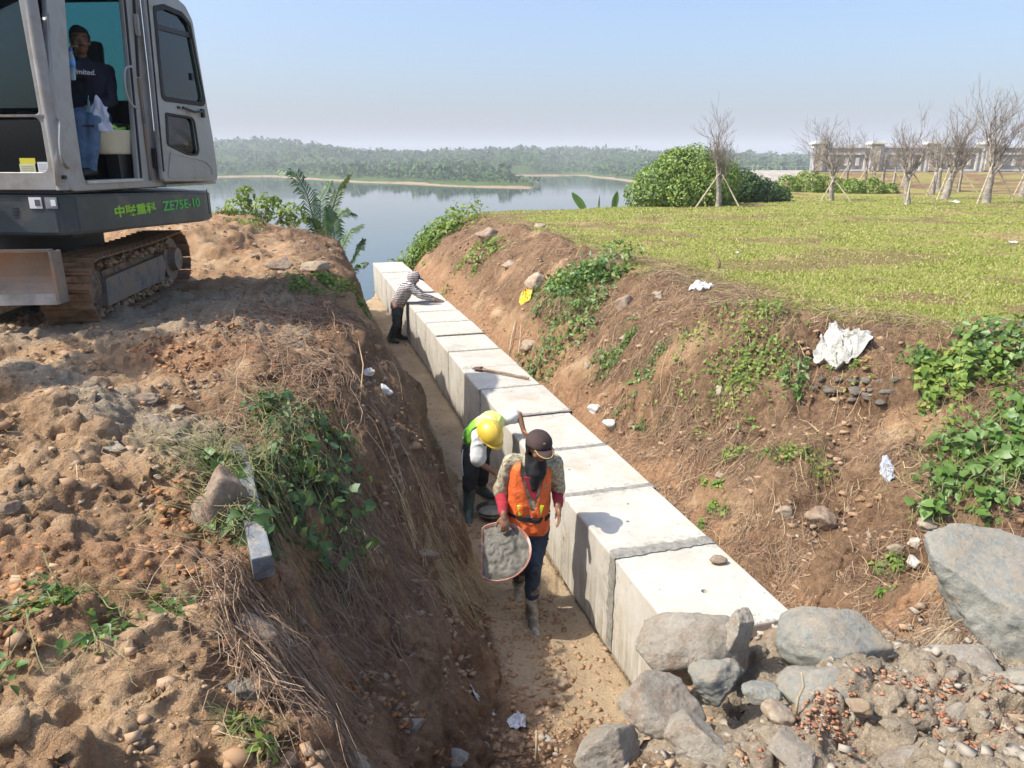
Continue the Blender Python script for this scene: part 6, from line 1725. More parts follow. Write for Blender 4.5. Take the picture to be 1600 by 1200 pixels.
    cu = bpy.data.curves.new('t', 'FONT'); cu.body = 'BLI'; cu.size = .07; cu.extrude = .001; o = bpy.data.objects.new('t', cu); COL.objects.link(o); me = bake(o); me.materials.clear()
    q = sp(200, 203, -.094); me.transform(EM @ Matrix(((0, 0, 1, -.093), (1, 0, 0, q[0]), (0, 1, 0, q[1]), (0, 0, 0, 1)))); link('lettering', me, lime, t)
    # papers / rag on the cab floor
    q = sp(198, 277, -.1)
    rgp = np.random.default_rng(3); n = 14; gx, gy = np.meshgrid(np.linspace(-1, 1, n), np.linspace(-1, 1, n))
    V = np.stack([-.15 + gx * .08, q[0] + gy * .13, 3.27 + .05 * np.abs(fbm2(gx * 2, gy * 2, 3, 4)) * 2 * (1 - .5 * np.maximum(abs(gx), abs(gy)))], -1).reshape(-1, 3)
    i = np.arange(n - 1)[:, None] * n + np.arange(n - 1)[None, :]
    me = np_mesh('rag', V, np.stack([i, i + 1, i + n + 1, i + n], -1).reshape(-1, 4), True); me.transform(EM)
    o = link('rag', me, simple('rag_cloth', (.48, .40, .26), .9, .3, 20, bmp=.4)); md = o.modifiers.new('s', 'SOLIDIFY'); md.thickness = .004
    tag(o, 'crumpled yellowish wrapper lying on the cab floor', 'wrapper')
    q = sp(188, 262, -.2); b = MB(); b.box((-.2, q[0], q[1]), (.004, .06, .07)); ex(b, 'inner_label', white)
build_excavator()
# ================================================================== PEOPLE
def skin_mesh(prims, voxel=.012, smooth=4, noise_amp=0.0, noise_sc=9.0, seed=0, cut=None):
    """union of tapered limbs ('c', a, b, ra, rb) and ellipsoids ('e', centre, radii, rotation) as one continuous surface"""
    b = MB()
    for p in prims:
        if p[0] == 'c':
            a, c = Vector(p[1]), Vector(p[2]); n = 5
            b.tube([a.lerp(c, k / n) for k in range(n + 1)], [p[3] + (p[4] - p[3]) * k / n for k in range(n + 1)], 12)
            b.ball(a, p[3], sub=2); b.ball(c, p[4], sub=2)
        else:
            b.ball(p[1], p[2], p[3] if len(p) > 3 else None, sub=3)
    o = b.obj('tmp')
    m = o.modifiers.new('r', 'REMESH'); m.mode = 'VOXEL'; m.voxel_size = voxel
    m = o.modifiers.new('s', 'SMOOTH'); m.iterations = smooth; m.factor = .5
    me = bake(o)
    n = len(me.vertices); V = np.empty(n * 3, np.float32); me.vertices.foreach_get('co', V); V = V.reshape(-1, 3).astype(float)
    if noise_amp:
        N = np.empty(n * 3, np.float32); me.vertices.foreach_get('normal', N); N = N.reshape(-1, 3)
        q = V * noise_sc; q2 = q * [1, 1, .55]
        r = 1 - np.abs(2 * vn3(q2 + 3 * vn3(q * .5, seed)[:, None], seed + 2) - 1)
        V = V + N * (noise_amp * (1.2 * (r ** 2 - .35) + .8 * fbm3(q, 3, seed)))[:, None]
        me.vertices.foreach_set('co', V.astype(np.float32).ravel())
    if cut is not None:
        bm = bmesh.new(); bm.from_mesh(me); kill = [v for v in bm.verts if cut(v.co)]
        bmesh.ops.delete(bm, geom=kill, context='VERTS'); bm.to_mesh(me); bm.free()
    me.materials.clear(); me.polygons.foreach_set('use_smooth', np.ones(len(me.polygons), dtype=bool)); me.update()
    return me
def frame(fwd, up):
    f = Vector(fwd).normalized(); u = Vector(up); u = (u - f * u.dot(f)).normalized(); r = f.cross(u)
    return Matrix((r, f, u)).transposed()            # columns: right, forward, up
def rot4(M): return M.to_4x4()
def head_prims(c, M, s=1.0):
    """skull, jaw, nose, ears, brow, lips, neck stub; c = centre of the head"""
    L = lambda x, y, z: Vector(c) + M @ Vector((x * s, y * s, z * s)); R4 = rot4(M)
    return [('e', L(0, -.012, .025), (.074 * s, .092 * s, .088 * s), R4), ('e', L(0, .022, -.035), (.058 * s, .066 * s, .072 * s), R4), ('e', L(0, .052, -.082), (.028 * s, .024 * s, .022 * s), R4),
            ('c', L(0, .082, .012), L(0, .100, -.020), .009 * s, .0145 * s), ('e', L(.012, .090, -.024), (.009 * s, .010 * s, .008 * s), R4), ('e', L(-.012, .090, -.024), (.009 * s, .010 * s, .008 * s), R4),
            ('e', L(0, .076, .030), (.052 * s, .016 * s, .011 * s), R4), ('e', L(0, .082, -.052), (.024 * s, .010 * s, .010 * s), R4),
            ('e', L(.040, .062, -.022), (.022 * s, .022 * s, .020 * s), R4), ('e', L(-.040, .062, -.022), (.022 * s, .022 * s, .020 * s), R4),
            ('e', L(.076, -.005, -.005), (.010 * s, .020 * s, .032 * s), R4), ('e', L(-.076, -.005, -.005), (.010 * s, .020 * s, .032 * s), R4)]
def face_parts(c, M, parent, s=1.0, moustache=False):
    L = lambda x, y, z: Vector(c) + M @ Vector((x * s, y * s, z * s)); R4 = rot4(M)
    for x in (-.031, .031):
        b = MB(); b.ball(L(x, .079, .010), (.0135 * s, .008 * s, .008 * s), R4); e = b.obj('eye', M_eye, parent, True)
        b = MB(); b.ball(L(x, .0855, .010), (.006 * s, .003 * s, .006 * s), R4); b.obj('iris', M_hair, e, True)
        b = MB(); b.tube([L(x - .019, .084, .030), L(x, .091, .036), L(x + .019, .084, .030)], .0042 * s, 6); b.obj('eyebrow', M_hair, parent, True)
    b = MB(); b.tube([L(-.022, .086, -.052), L(0, .094, -.050), L(.022, .086, -.052)], .0045 * s, 6); b.obj('mouth', M_lips, parent, True)
    if moustache:
        b = MB(); b.tube([L(-.024, .086, -.044), L(0, .096, -.038), L(.024, .086, -.044)], .005 * s, 6); b.obj('moustache', M_hair, parent, True)
def hand_prims(wrist, tip_dir, palm_n, thumb_side, curl=.5, s=1.0, spread=.25):
    """palm, four fingers of different lengths, a thumb leaving the side of the palm near its base"""
    f = Vector(tip_dir).normalized(); n = Vector(palm_n); n = (n - f * n.dot(f)).normalized(); x = f.cross(n).normalized() * thumb_side
    w = Vector(wrist); pr = []
    Rm = Matrix((x, f, n)).transposed().to_4x4()
    pr.append(('e', w + f * .045 * s, (.040 * s, .052 * s, .017 * s), Rm)); pr.append(('c', w - f * .02 * s, w + f * .02 * s, .026 * s, .027 * s))
    for k, (off, ln, r) in enumerate(((.028, .070, .0088), (.0095, .078, .0092), (-.0095, .073, .0088), (-.028, .057, .0078))):
        p = w + f * .080 * s + x * off * s; d = (f + x * off * spread * 8).normalized(); L = ln * s
        a1, a2, a3 = curl * .5, curl * 1.2, curl * 1.8
        q = p; 
        for ang, fr, rr in ((a1, .42, 1), (a2, .32, .92), (a3, .26, .84)):
            dd = d * math.cos(ang) + n * math.sin(ang); q2 = q + dd * L * fr; pr.append(('c', q, q2, r * s * rr, r * s * rr * .93)); q = q2
    p = w + f * .022 * s + x * .030 * s; d = (f * .75 + x * .75 + n * .35 * (curl + .3)).normalized(); q = p + d * .038 * s; pr.append(('c', p, q, .0125 * s, .0105 * s))
    d2 = (f * .95 + x * .25 + n * .5 * (curl + .2)).normalized(); pr.append(('c', q, q + d2 * .032 * s, .0105 * s, .0085 * s))
    return pr
def join_meshes(name, mes):
    bm = bmesh.new()
    for m in mes: bm.from_mesh(m)
    me = bpy.data.meshes.new(name); bm.to_mesh(me); bm.free()
    me.polygons.foreach_set('use_smooth', np.ones(len(me.polygons), dtype=bool)); return me
def skin_col(name, c): return simple(name, c, .5, .18, 12, bmp=.12, bscale=120, bdist=.002)
M_skin = skin_col('brown_skin', (.27, .135, .075)); M_eye = simple('eye_white', (.26, .24, .22), .3, bmp=0); M_hair = simple('black_hair', (.012, .010, .009), .6, .3, 40, bmp=.5, bscale=200); M_lips = simple('lips', (.20, .075, .055), .5, bmp=0)
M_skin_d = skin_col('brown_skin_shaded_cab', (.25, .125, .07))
def cloth(name, c, var=.2, sc=9, bs=90, rough=.9, **k): return simple(name, c, rough, var, sc, bmp=.35, bscale=bs, bdist=.003, **k)
def boots_mesh(knee, ank, toe_dir, h=.30, r0=.062, r1=.048, fl=.20, seed=0):
    k = Vector(knee); a = Vector(ank); t = Vector(toe_dir).normalized(); d = (k - a).normalized(); top = a + d * h
    heel = a - t * .055 + Vector((0, 0, -.045)); ball = a + t * (fl - .09) + Vector((0, 0, -.055)); tip = a + t * (fl - .035) + Vector((0, 0, -.058))
    return [('c', top, a + d * .08, r0, r1 + .004), ('c', a + d * .09, a, r1 + .002, r1 + .004), ('c', a, heel, .047, .040), ('c', a + t * .02 + Vector((0, 0, -.01)), ball, .046, .040), ('c', ball, tip, .041, .036), ('e', (heel + tip) / 2 + Vector((0, 0, -.018)), (.046, fl * .56, .02), rot4(frame(t, (0, 0, 1))))]
def dome(name, c, M, rx, ry, rz, mat, parent, z0=-.02, brim=None, seg=28, bmat=None, ridge=False, gores=0):
    """cap / helmet crown cut off at height z0, with an optional peak"""
    b = MB(); bm = b.bm; rings = []; n = 10
    a0 = math.asin(max(-1, min(1, z0 / rz)))
    for i in range(n + 1):
        a = a0 + (math.pi / 2 - a0) * i / n; cz = math.sin(a) * rz; cr_ = math.cos(a)
        ring = []
        for j in range(seg):
            th = 2 * math.pi * j / seg; k = 1.0
            if ridge: k += .05 * max(0, math.cos(th * 1 - math.pi / 2)) ** 8 * 0 
            x = math.cos(th) * rx * cr_; y = math.sin(th) * ry * cr_
            zz = cz + (.010 * math.exp(-(x / .014) ** 2) * abs(math.sin(a)) ** .5 if ridge else 0) + (.006 * math.exp(-((abs(x) - .035) / .012) ** 2) * math.sin(a) if ridge else 0)
            if gores: zz -= .0025 * abs(math.cos(th * 3)) ** 18
            ring.append(bm.verts.new(Vector(c) + M @ Vector((x, y, zz))))
        rings.append(ring)
    for i in range(n):
        for j in range(seg): bm.faces.new((rings[i][j], rings[i][(j + 1) % seg], rings[i + 1][(j + 1) % seg], rings[i + 1][j]))
    me = b.mesh(name, True); o = link(name, me, mat, parent); md = o.modifiers.new('s', 'SOLIDIFY'); md.thickness = .004; md.offset = 1
    if brim:
        L_, w_, dr = brim
        b = MB(); bm = b.bm; A = []; B = []
        for j in range(15):
            th = math.pi / 2 + (j / 14 - .5) * 2 * w_
            a_ = Vector((math.cos(th) * rx * .99, math.sin(th) * ry * .99, z0)); f = math.cos((j / 14 - .5) * math.pi) ** .55
            o_ = a_ + Vector((math.cos(th) * L_ * .35 * f, math.sin(th) * L_ * f, -dr * f - .010 * abs(j / 7 - 1) ** 2 * 0))
            m_ = a_.lerp(o_, .5) + Vector((0, 0, .006 * f)); A.append((a_, m_, o_))
        vs = [[bm.verts.new(Vector(c) + M @ q) for q in r] for r in A]
        for j in range(14):
            for k in range(2): bm.faces.new((vs[j][k], vs[j + 1][k], vs[j + 1][k + 1], vs[j][k + 1]))
        me = b.mesh('brim', True); p = link('brim', me, bmat or mat, o); md = p.modifiers.new('s', 'SOLIDIFY'); md.thickness = .004
    return o

# ------------------------------------------------------------------ worker in the orange vest, carrying mortar towards the camera
def floral_mat():
    m, nt, p = new_mat('floral_cotton'); tc = nd(nt, 'ShaderNodeTexCoord').outputs['Object']
    v = tex(nt, 'Voronoi', 42, tc); n = tex(nt, 'Noise', 30, tc, 4, .7)
    sc_ = nd(nt, 'ShaderNodeSeparateColor'); nt.links.new(v.outputs['Color'], sc_.inputs[0])
    c = ramp(nt, sc_.outputs[0], [(.0, (.05, .045, .02)), (.25, (.30, .27, .14)), (.45, (.42, .36, .22)), (.62, (.10, .11, .03)), (.8, (.28, .06, .035)), (.9, (.46, .42, .30))])
    c.node.color_ramp.interpolation = 'CONSTANT'
    c = mixc(nt, ramp(nt, n.outputs['Fac'], [(.45, 0.0), (.6, .8)]), c, (.20, .17, .09)); nt.links.new(c, p.inputs['Base Color']); p.inputs['Roughness'].default_value = .9
    bump(nt, p, tex(nt, 'Noise', 60, tc, 4).outputs['Fac'], .3, .003); return m
def worker_orange():
    Y = 5.12
    t = thing('person', 'man in dark cap, black scarf and orange vest walking with a basin of mortar', 'person', (.16, 5.1, 0))
    T = -Vector(t.location)
    q = lambda px, py, dy=0.0: P(px, py, Y + dy)
    hc = q(842, 697, -.06); fw = Vector((.34, -.86, -.42)); Mh = frame(fw, (0.02, -.35, 1))
    neck = q(836, 728, .03); chest = q(829, 750, .05); sL = q(797, 722, .06); sR = q(868, 724, .08); waist = q(826, 798, .04); hipL = q(813, 826, .05); hipR = q(842, 826, .07)
    eL = q(783, 770, .10); wL = q(787, 806, -.14); eR = q(872, 768, .12); wR = q(872, 793, -.06)
    # legs: image-right leg in front
    kF = q(833, 880, -.06); aF = Vector((.155, 4.98, .085)); kB = q(815, 878, .10); aB = q(812, 925, .30); aB = Vector((.055, 5.42, .10))
    hipz = hipL.z
    def mv(me): me.transform(Matrix.Translation(T)); return me
    body = [('c', hipL, kB, .070, .050), ('c', kB, aB, .048, .034), ('c', hipR, kF, .070, .050), ('c', kF, aF, .048, .034), ('c', (hipL + hipR) / 2, chest, .085, .09), ('c', sL, sR, .05, .05), ('c', chest, neck, .07, .05), ('c', neck, hc - Vector((0, 0, .03)), .048, .045),
            ('c', sL, eL, .042, .033), ('c', eL, wL, .033, .023), ('c', sR, eR, .042, .033), ('c', eR, wR, .033, .023)] + head_prims(hc, Mh)
    b1 = skin_mesh(body, .011, 2)
    hl = skin_mesh(hand_prims(wL, (.10, -.45, -.75), (-.1, .75, -.35), -1, .95, .95), .0055, 1); hr = skin_mesh(hand_prims(wR, (.10, -.45, -.85), (-.9, -.1, .1), 1, .35, .95), .0055, 1)
    link('body', mv(join_meshes('body', [b1, hl, hr])), M_skin, t)
    face_parts(hc + T, Mh, t)
    # trousers, boots
    jeans = cloth('dark_jeans', (.035, .055, .085), .5, 6, spots=(7, (.16, .15, .12), .55, .68))
    link('trousers', mv(skin_mesh([('c', hipL, kB, .092, .068), ('c', kB, kB.lerp(aB, .7), .068, .058), ('c', hipR, kF, .092, .070), ('c', kF, kF.lerp(aF, .6), .068, .058), ('c', hipL, hipR, .09, .09), ('c', (hipL + hipR) / 2, waist, .105, .115)], .010, 4, .010, 10, 1)), jeans, t)
    mb = cloth('muddy_boot', (.20, .165, .12), .5, 8, rough=.75, spots=(9, (.40, .36, .29), .5, .62))
    for k, a, d in ((kF, aF, (.18, -1, -.05)), (kB, aB, (.05, -1, -.15))):
        link('boot', mv(skin_mesh(boots_mesh(k, a, d, .27), .009, 4, .005, 12, 2)), mb, t)
    # patterned shirt and red sleeves
    fl = floral_mat()
    shirt = [('c', sL, sR, .068, .068), ('c', chest + Vector((-.05, 0, 0)), waist + Vector((-.04, 0, -.07)), .105, .10), ('c', chest + Vector((.05, 0, 0)), waist + Vector((.05, 0, -.07)), .105, .10), ('c', sL, sL.lerp(eL, .93), .064, .066), ('c', sR, sR.lerp(eR, .90), .062, .062), ('c', waist + Vector((.05, 0, -.05)), waist + Vector((.07, 0, -.13)), .10, .07)]
    link('shirt', mv(skin_mesh(shirt, .010, 4, .011, 11, 3)), fl, t)
    red = cloth('crimson_jersey', (.34, .022, .035), .25, 8)
    link('sleeve', mv(skin_mesh([('c', sL.lerp(eL, .6), eL, .050, .049), ('c', eL, eL.lerp(wL, .86), .049, .036)], .008, 4, .007, 14, 5)), red, t)
    link('sleeve', mv(skin_mesh([('c', sR.lerp(eR, .6), eR, .050, .048), ('c', eR, eR.lerp(wR, .80), .048, .037)], .008, 4, .007, 14, 6)), red, t)
    b = MB(); 
    # orange vest: open at the front in a V, drawn in by a belt
    m, nt, p = new_mat('orange_vest'); tc = nd(nt, 'ShaderNodeTexCoord').outputs['Object']
    n_ = tex(nt, 'Noise', 9, tc, 6, .7); c = ramp(nt, n_.outputs['Fac'], [(.3, (.55, .085, .018)), (.55, (.80, .15, .025)), (.75, (.88, .24, .06))]); nt.links.new(c, p.inputs['Base Color']); p.inputs['Roughness'].default_value = .6
    bump(nt, p, tex(nt, 'Noise', 18, tc, 6, .7).outputs['Fac'], .9, .02)
    ver = [('c', chest + Vector((-.058, -.0, .07)), waist + Vector((-.045, -.01, .02)), .108, .110), ('c', chest + Vector((.058, 0, .06)), waist + Vector((.05, -.01, .02)), .108, .110), ('c', waist + Vector((-.05, -.01, 0)), waist + Vector((-.06, -.02, -.12)), .105, .122), ('c', waist + Vector((.05, -.01, 0)), waist + Vector((.05, -.02, -.10)), .105, .115),
           ('c', sL + Vector((.055, 0, -.01)), chest + Vector((-.05, 0, 0)), .058, .10), ('c', sR + Vector((-.06, 0, -.01)), chest + Vector((.05, 0, 0)), .058, .10)]
    cx = (chest.x + waist.x) / 2
    vt = chest.z + .10; vb = waist.z + .06
    def vcut(co):
        if co.y < chest.y + .02:
            w = .012 + .075 * max(0, min(1, (co.z - vb) / (vt - vb)))
            cxx = chest.x + .015
            if co.z > vb and abs(co.x - cxx) < w: return True
        return co.z > sL.z + .055 or co.z < waist.z - .17
    o = link('vest', mv(skin_mesh(ver, .009, 4, .010, 9, 8, vcut)), m, t); md = o.modifiers.new('s', 'SOLIDIFY'); md.thickness = .004
    # red undershirt in the V
    b = MB(); b.poly([chest + Vector((-.055, -.112, .07)), chest + Vector((.085, -.112, .07)), chest + Vector((.03, -.125, -.10)), chest + Vector((.01, -.125, -.11))], (0, .03, 0)); link('undershirt', mv(b.mesh('undershirt')), red, t)
    ys = simple('reflective_yellow', (.80, .85, .04), .45, .08, 20, bmp=.2)
    vest = o
    for px, py, a in ((812, 791, .15), (844, 791, -.30)):
        c_ = q(px, py, 0); c_.y = waist.y - .108
        mm = Matrix.Translation(c_ + T) @ Matrix.Rotation(-a, 4, 'Y'); s = MB(); s.box((0, 0, 0), (.028, .014, .085), mm, .003); s.obj('reflective_patch', ys, vest)
    bl = MB(); pts = []
    for k in range(25):
        a = 2 * math.pi * k / 24; pts.append(waist + Vector((math.cos(a) * .168, math.sin(a) * .128 - .01, -.012 + .01 * math.sin(a * 2))))
    
    rings = [[bl.bm.verts.new(p_ + Vector((0, 0, dz))) for dz in (-.020, .020)] for p_ in pts]
    for k in range(24): bl.bm.faces.new((rings[k][0], rings[k + 1][0], rings[k + 1][1], rings[k][1]))
    link('belt', mv(bl.mesh('belt', True)), cloth('black_strap', (.012, .012, .013)), t)
    bl = MB(); bl.box(waist + Vector((.05, -.135, -.02)) , (.06, .02, .035), None, .006); link('belt_pouch', mv(bl.mesh('belt_pouch')), cloth('black_strap_pouch', (.012, .012, .013)), t)
    # scarf over head and neck, leaving the face open
    up = Vector((0, 0, 1)); sc = [('e', hc - fw.normalized() * .028 + up * -.005, (.092, .092, .105), rot4(Mh)), ('c', hc + Vector((-.02, .06, -.08)), neck + Vector((0, -.0, -.01)), .078, .085), ('c', neck + Vector((0, -.02, .0)), chest + Vector((.012, -.075, .045)), .085, .050), ('c', hc + Mh @ Vector((0, .020, -.115)), neck + Vector((.01, -.06, -.03)), .052, .070), ('c', neck + Vector((.01, -.08, -.02)), chest + Vector((.02, -.105, -.015)), .055, .025)]
    fc = hc + Mh @ Vector((0, .11, -.005))
    def scut(co):
        d = Mh.transposed() @ (co - hc); return d.y > .0 and -.078 < d.z < .1 and abs(d.x) < .078
    o = link('head_scarf', mv(skin_mesh(sc, .008, 3, .009, 13, 4, scut)), cloth('black_scarf', (.010, .010, .012), .3), t); md = o.modifiers.new('s', 'SOLIDIFY'); md.thickness = .003
    M2 = frame(fw + Vector((0, 0, .22)), (0.02, -.15, 1))
    capm = cloth('brown_cap', (.062, .036, .032), .25, 7)
    cp = dome('cap', hc + Mh @ Vector((0, -.006, .035)) + T, M2, .094, .108, .088, capm, t, -.004, (.085, .95, .022), gores=3, bmat=capm)
    b = MB(); b.ball(hc + Mh @ Vector((0, -.006, .035)) + M2 @ Vector((0, 0, .088)) + T, (.007, .007, .005)); b.obj('cap_button', capm, cp)
    gold = simple('gold_braid', (.45, .30, .09), .5, .3, 30, bmp=.5)
    b = MB(); pts = []
    for j in range(11):
        th = math.pi / 2 + (j / 10 - .5) * 1.5; f = math.cos((j / 10 - .5) * math.pi) ** .55
        pts.append(hc + Mh @ Vector((0, -.006, .035)) + M2 @ Vector((math.cos(th) * (.094 + .028 * f), math.sin(th) * .108 + math.sin(th) * .078 * f, -.004 - .018 * f)) + T)
    b.tube(pts, .0045, 6); b.obj('braid', gold, cp)
    b = MB(); b.ball(hc + Mh @ Vector((0, -.006, .035)) + M2 @ Vector((.0, .092, .040)) + T, (.013, .006, .013), rot4(M2)); b.obj('cap_emblem', gold, cp)
    # ---- basin of mortar in his hand
    bs = thing('mortar_basin', 'terracotta basin full of grey mortar carried by the orange vest worker', 'basin')
    C = P(781, 861, 4.86); bs.location = C
    a = P(751, 823, 4.98); d_ = P(733, 903, 4.68)
    ax = (P(826, 858, 4.80) - P(742, 863, 4.83)).normalized(); ay = (a - d_); ay = (ay - ax * ay.dot(ax)).normalized(); an = ax.cross(ay)
    Mb = Matrix((ax, ay, an)).transposed()
    hw = (P(826, 858, 4.82) - P(742, 863, 4.82)).length; hh = (a - d_).length
    def ring(k, dz, shrink=0.0):
        pts = []
        n = 40
        for j in range(n):
            th = 2 * math.pi * j / n; x = math.cos(th); y = math.sin(th)
            x = max(x, -.52)                                     # the flattened side
            pts.append(Mb @ Vector(((x * .60 - .02) * hw * k, y * .56 * hh * k, dz)))
        return pts
    b = MB(); bm = b.bm; rs = []
    for k, dz in ((.62, -.15), (.80, -.12), (.92, -.06), (1.0, .0), (1.035, .006), (1.035, -.008), (.985, -.004), (.95, -.02)):
        rs.append([bm.verts.new(v) for v in ring(k, dz)])
    for i in range(len(rs) - 1):
        for j in range(40): bm.faces.new((rs[i][j], rs[i][(j + 1) % 40], rs[i + 1][(j + 1) % 40], rs[i + 1][j]))
    bm.faces.new(rs[0])
    link('basin_shell', b.mesh('basin_shell', True), simple('terracotta_plastic', (.36, .15, .10), .55, .25, 8, bmp=.2, spots=(8, (.45, .40, .34), .52, .66)), bs)
    # mortar surface with trowelled swirls
    n = 60; g = np.linspace(-1, 1, n); V = []; 
    rr_ = np.linspace(0, 1, 26); th = np.linspace(0, 2 * np.pi, 80, endpoint=False); Rr, Th = np.meshgrid(rr_, th)
    x = Rr * np.maximum(np.cos(Th), -.52); y = Rr * np.sin(Th)
    sw = np.sin(9 * np.sqrt((x - .1) ** 2 + y ** 2) * 2.2 + 3 * fbm2(x * 3, y * 3, 3, 2) * 3)
    z = .004 * sw + .016 * fbm2(x * 5, y * 5, 4, 8) - .020 + .030 * (1 - Rr ** 2) - .03 * np.exp(-((x - .72) ** 2 + (y - .05) ** 2) / .06)
    Q = (x * .60 * .97 - .02) * hw; W = y * .56 * hh * .97
    L_ = np.stack([Q, W, z], -1).reshape(-1, 3) @ np.array(Mb).T
    m_, k_ = Rr.shape; idx = np.arange(m_)[:, None] * k_ + np.arange(k_ - 1)[None]; nx_ = ((np.arange(m_) + 1) % m_)[:, None] * k_ + np.arange(k_ - 1)[None]
    F = np.stack([idx, idx + 1, nx_ + 1, nx_], -1).reshape(-1, 4)
    wet = simple('fresh_mortar', (.15, .135, .105), .55, .3, 22, bmp=.9, bscale=90, bdist=.006)
    o = link('mortar', np_mesh('mortar', L_, F, True), wet, bs)
worker_orange()

# ------------------------------------------------------------------ worker in the yellow helmet, bent over the block row
def worker_helmet():
    Y = 6.95
    t = thing('person', 'man in yellow safety helmet and green vest bending over the block row', 'person', (-.38, 7.0, 0)); T = -Vector(t.location)
    q = lambda px, py, dy=0.0: P(px, py, Y + dy)
    mv = lambda me: (me.transform(Matrix.Translation(T)), me)[1]
    hip1 = q(738, 704, .0); hip2 = q(752, 702, .22); wst = q(742, 686, .05)
    ch = q(757, 668, -.08); s1 = q(748, 680, -.26); s2 = q(781, 656, .10)
    hc = q(765, 680, -.42); fw = Vector((.52, -.62, -.62)); Mh = frame(fw, (.45, -.6, .9))
    e1 = q(747, 722, -.36); w1 = q(773, 738, -.32); e2 = q(811, 648, .06); w2 = q(818, 672, .0)
    k1 = q(735, 742, -.16); a1 = Vector((-.445, 6.76, .10)); k2 = q(752, 742, .12); a2 = Vector((-.335, 7.30, .10))
    body = [('c', hip1, k1, .075, .052), ('c', k1, a1, .05, .036), ('c', hip2, k2, .075, .052), ('c', k2, a2, .05, .036), ('c', (hip1 + hip2) / 2, ch, .09, .10), ('c', s1, s2, .055, .055), ('c', ch, hc, .055, .05), ('c', s1, e1, .043, .035), ('c', e1, w1, .035, .025), ('c', s2, e2, .043, .035), ('c', e2, w2, .035, .025)] + head_prims(hc, Mh)
    b1 = skin_mesh(body, .010, 2)
    h1 = skin_mesh(hand_prims(w1, (.9, -.15, -.35), (0, 0, -1), -1, .5, .95), .0055, 1); h2 = skin_mesh(hand_prims(w2, (.35, -.35, -.85), (.8, 0, -.4), 1, .3, .95), .0055, 1)
    link('body', mv(join_meshes('body', [b1, h1, h2])), M_skin, t); face_parts(hc + T, Mh, t)
    tr = cloth('black_track_trousers', (.014, .015, .018), .3)
    o = link('trousers', mv(skin_mesh([('c', hip1, k1, .105, .080), ('c', k1, k1.lerp(a1, .35), .080, .072), ('c', hip2, k2, .105, .080), ('c', k2, k2.lerp(a2, .35), .080, .072), ('c', hip1, hip2, .11, .11), ('c', (hip1 + hip2) / 2, wst, .12, .12)], .011, 4, .012, 9, 11)), tr, t)
    s = MB()
    for k, (a, c) in enumerate(((q(728, 700, -.08), k1 + Vector((-.072, -.03, 0))),)):
        s.tube([a + Vector((-.03, -.03, 0)), a.lerp(c, .5) + Vector((-.025, -.02, 0)), c], .006, 6)
    link('trouser_stripe', mv(s.mesh('trouser_stripe')), simple('stripe_white', (.6, .6, .6), .8, bmp=0), o)
    rb = cloth('grey_green_rubber', (.055, .085, .080), .35, 8, rough=.4, spots=(9, (.22, .19, .14), .58, .72))
    link('boot', mv(skin_mesh(boots_mesh(k1, a1, (.10, -1, -.02), .36, .072, .052), .010, 4, .004, 12, 3)), rb, t)
    link('boot', mv(skin_mesh(boots_mesh(k2, a2, (.75, -.6, 0), .32, .072, .052), .010, 4, .004, 12, 4)), rb, t)
    wh = cloth('white_tshirt', (.62, .62, .60), .12)
    link('shirt', mv(skin_mesh([('c', s1, s2, .072, .072), ('c', ch, wst, .125, .125), ('c', s1, s1.lerp(e1, .85), .072, .080), ('c', s2, s2.lerp(e2, .72), .072, .072), ('c', ch, ch.lerp(hc, .4), .09, .06)], .011, 4, .012, 9, 12)), wh, t)
    m, nt, p = new_mat('lime_vest'); tc = nd(nt, 'ShaderNodeTexCoord').outputs['Object']; sx = nd(nt, 'ShaderNodeSeparateXYZ'); nt.links.new(tc, sx.inputs[0])
    f = mth(nt, 'ADD', mth(nt, 'MULTIPLY', sx.outputs[0], 3.0), mth(nt, 'MULTIPLY', tex(nt, 'Noise', 8, tc, 4).outputs['Fac'], .5))
    nt.links.new(ramp(nt, f, [(.0, (.10, .32, .03)), (.25, (.22, .50, .03)), (.45, (.70, .74, .20))]), p.inputs['Base Color']); p.inputs['Roughness'].default_value = .7
    bump(nt, p, tex(nt, 'Noise', 22, tc, 5).outputs['Fac'], .5, .01)
    def vc(co):
        return (co - s1).length < .082 or (co - s2).length < .082
    o = link('vest', mv(skin_mesh([('c', ch.lerp(s1, .4), wst, .135, .132), ('c', ch.lerp(s2, .45), wst, .135, .136), ('c', s1.lerp(s2, .25), s1.lerp(s2, .78), .085, .085)], .010, 4, .010, 9, 13, vc)), m, t); md = o.modifiers.new('s', 'SOLIDIFY'); md.thickness = .004
    hm = simple('yellow_helmet', (.72, .50, .06), .35, .12, 5, bmp=.02, coat=.2)
    M2 = frame(fw + Vector((0, 0, .05)), (.45, -.6, .9)); c0 = hc + Mh @ Vector((0, -.006, .022)) + T
    o = dome('helmet', c0, M2, .118, .140, .125, hm, t, -.012, (.045, 1.1, .008), ridge=True)
    b = MB(); pts = [c0 + M2 @ Vector((math.cos(2 * math.pi * k / 32) * .121, math.sin(2 * math.pi * k / 32) * .143, -.013)) for k in range(33)]; b.tube(pts, .005, 6); b.obj('helmet_rim', hm, o, True)
    b = MB(); b.tube([c0 + M2 @ Vector((-.075, .02, -.02)), hc + Mh @ Vector((-.05, .045, -.09)) + T, hc + Mh @ Vector((.05, .045, -.09)) + T, c0 + M2 @ Vector((.075, .02, -.02))], .005, 5); b.obj('chin_strap', cloth('strap', (.02, .02, .03)), t)
worker_helmet()

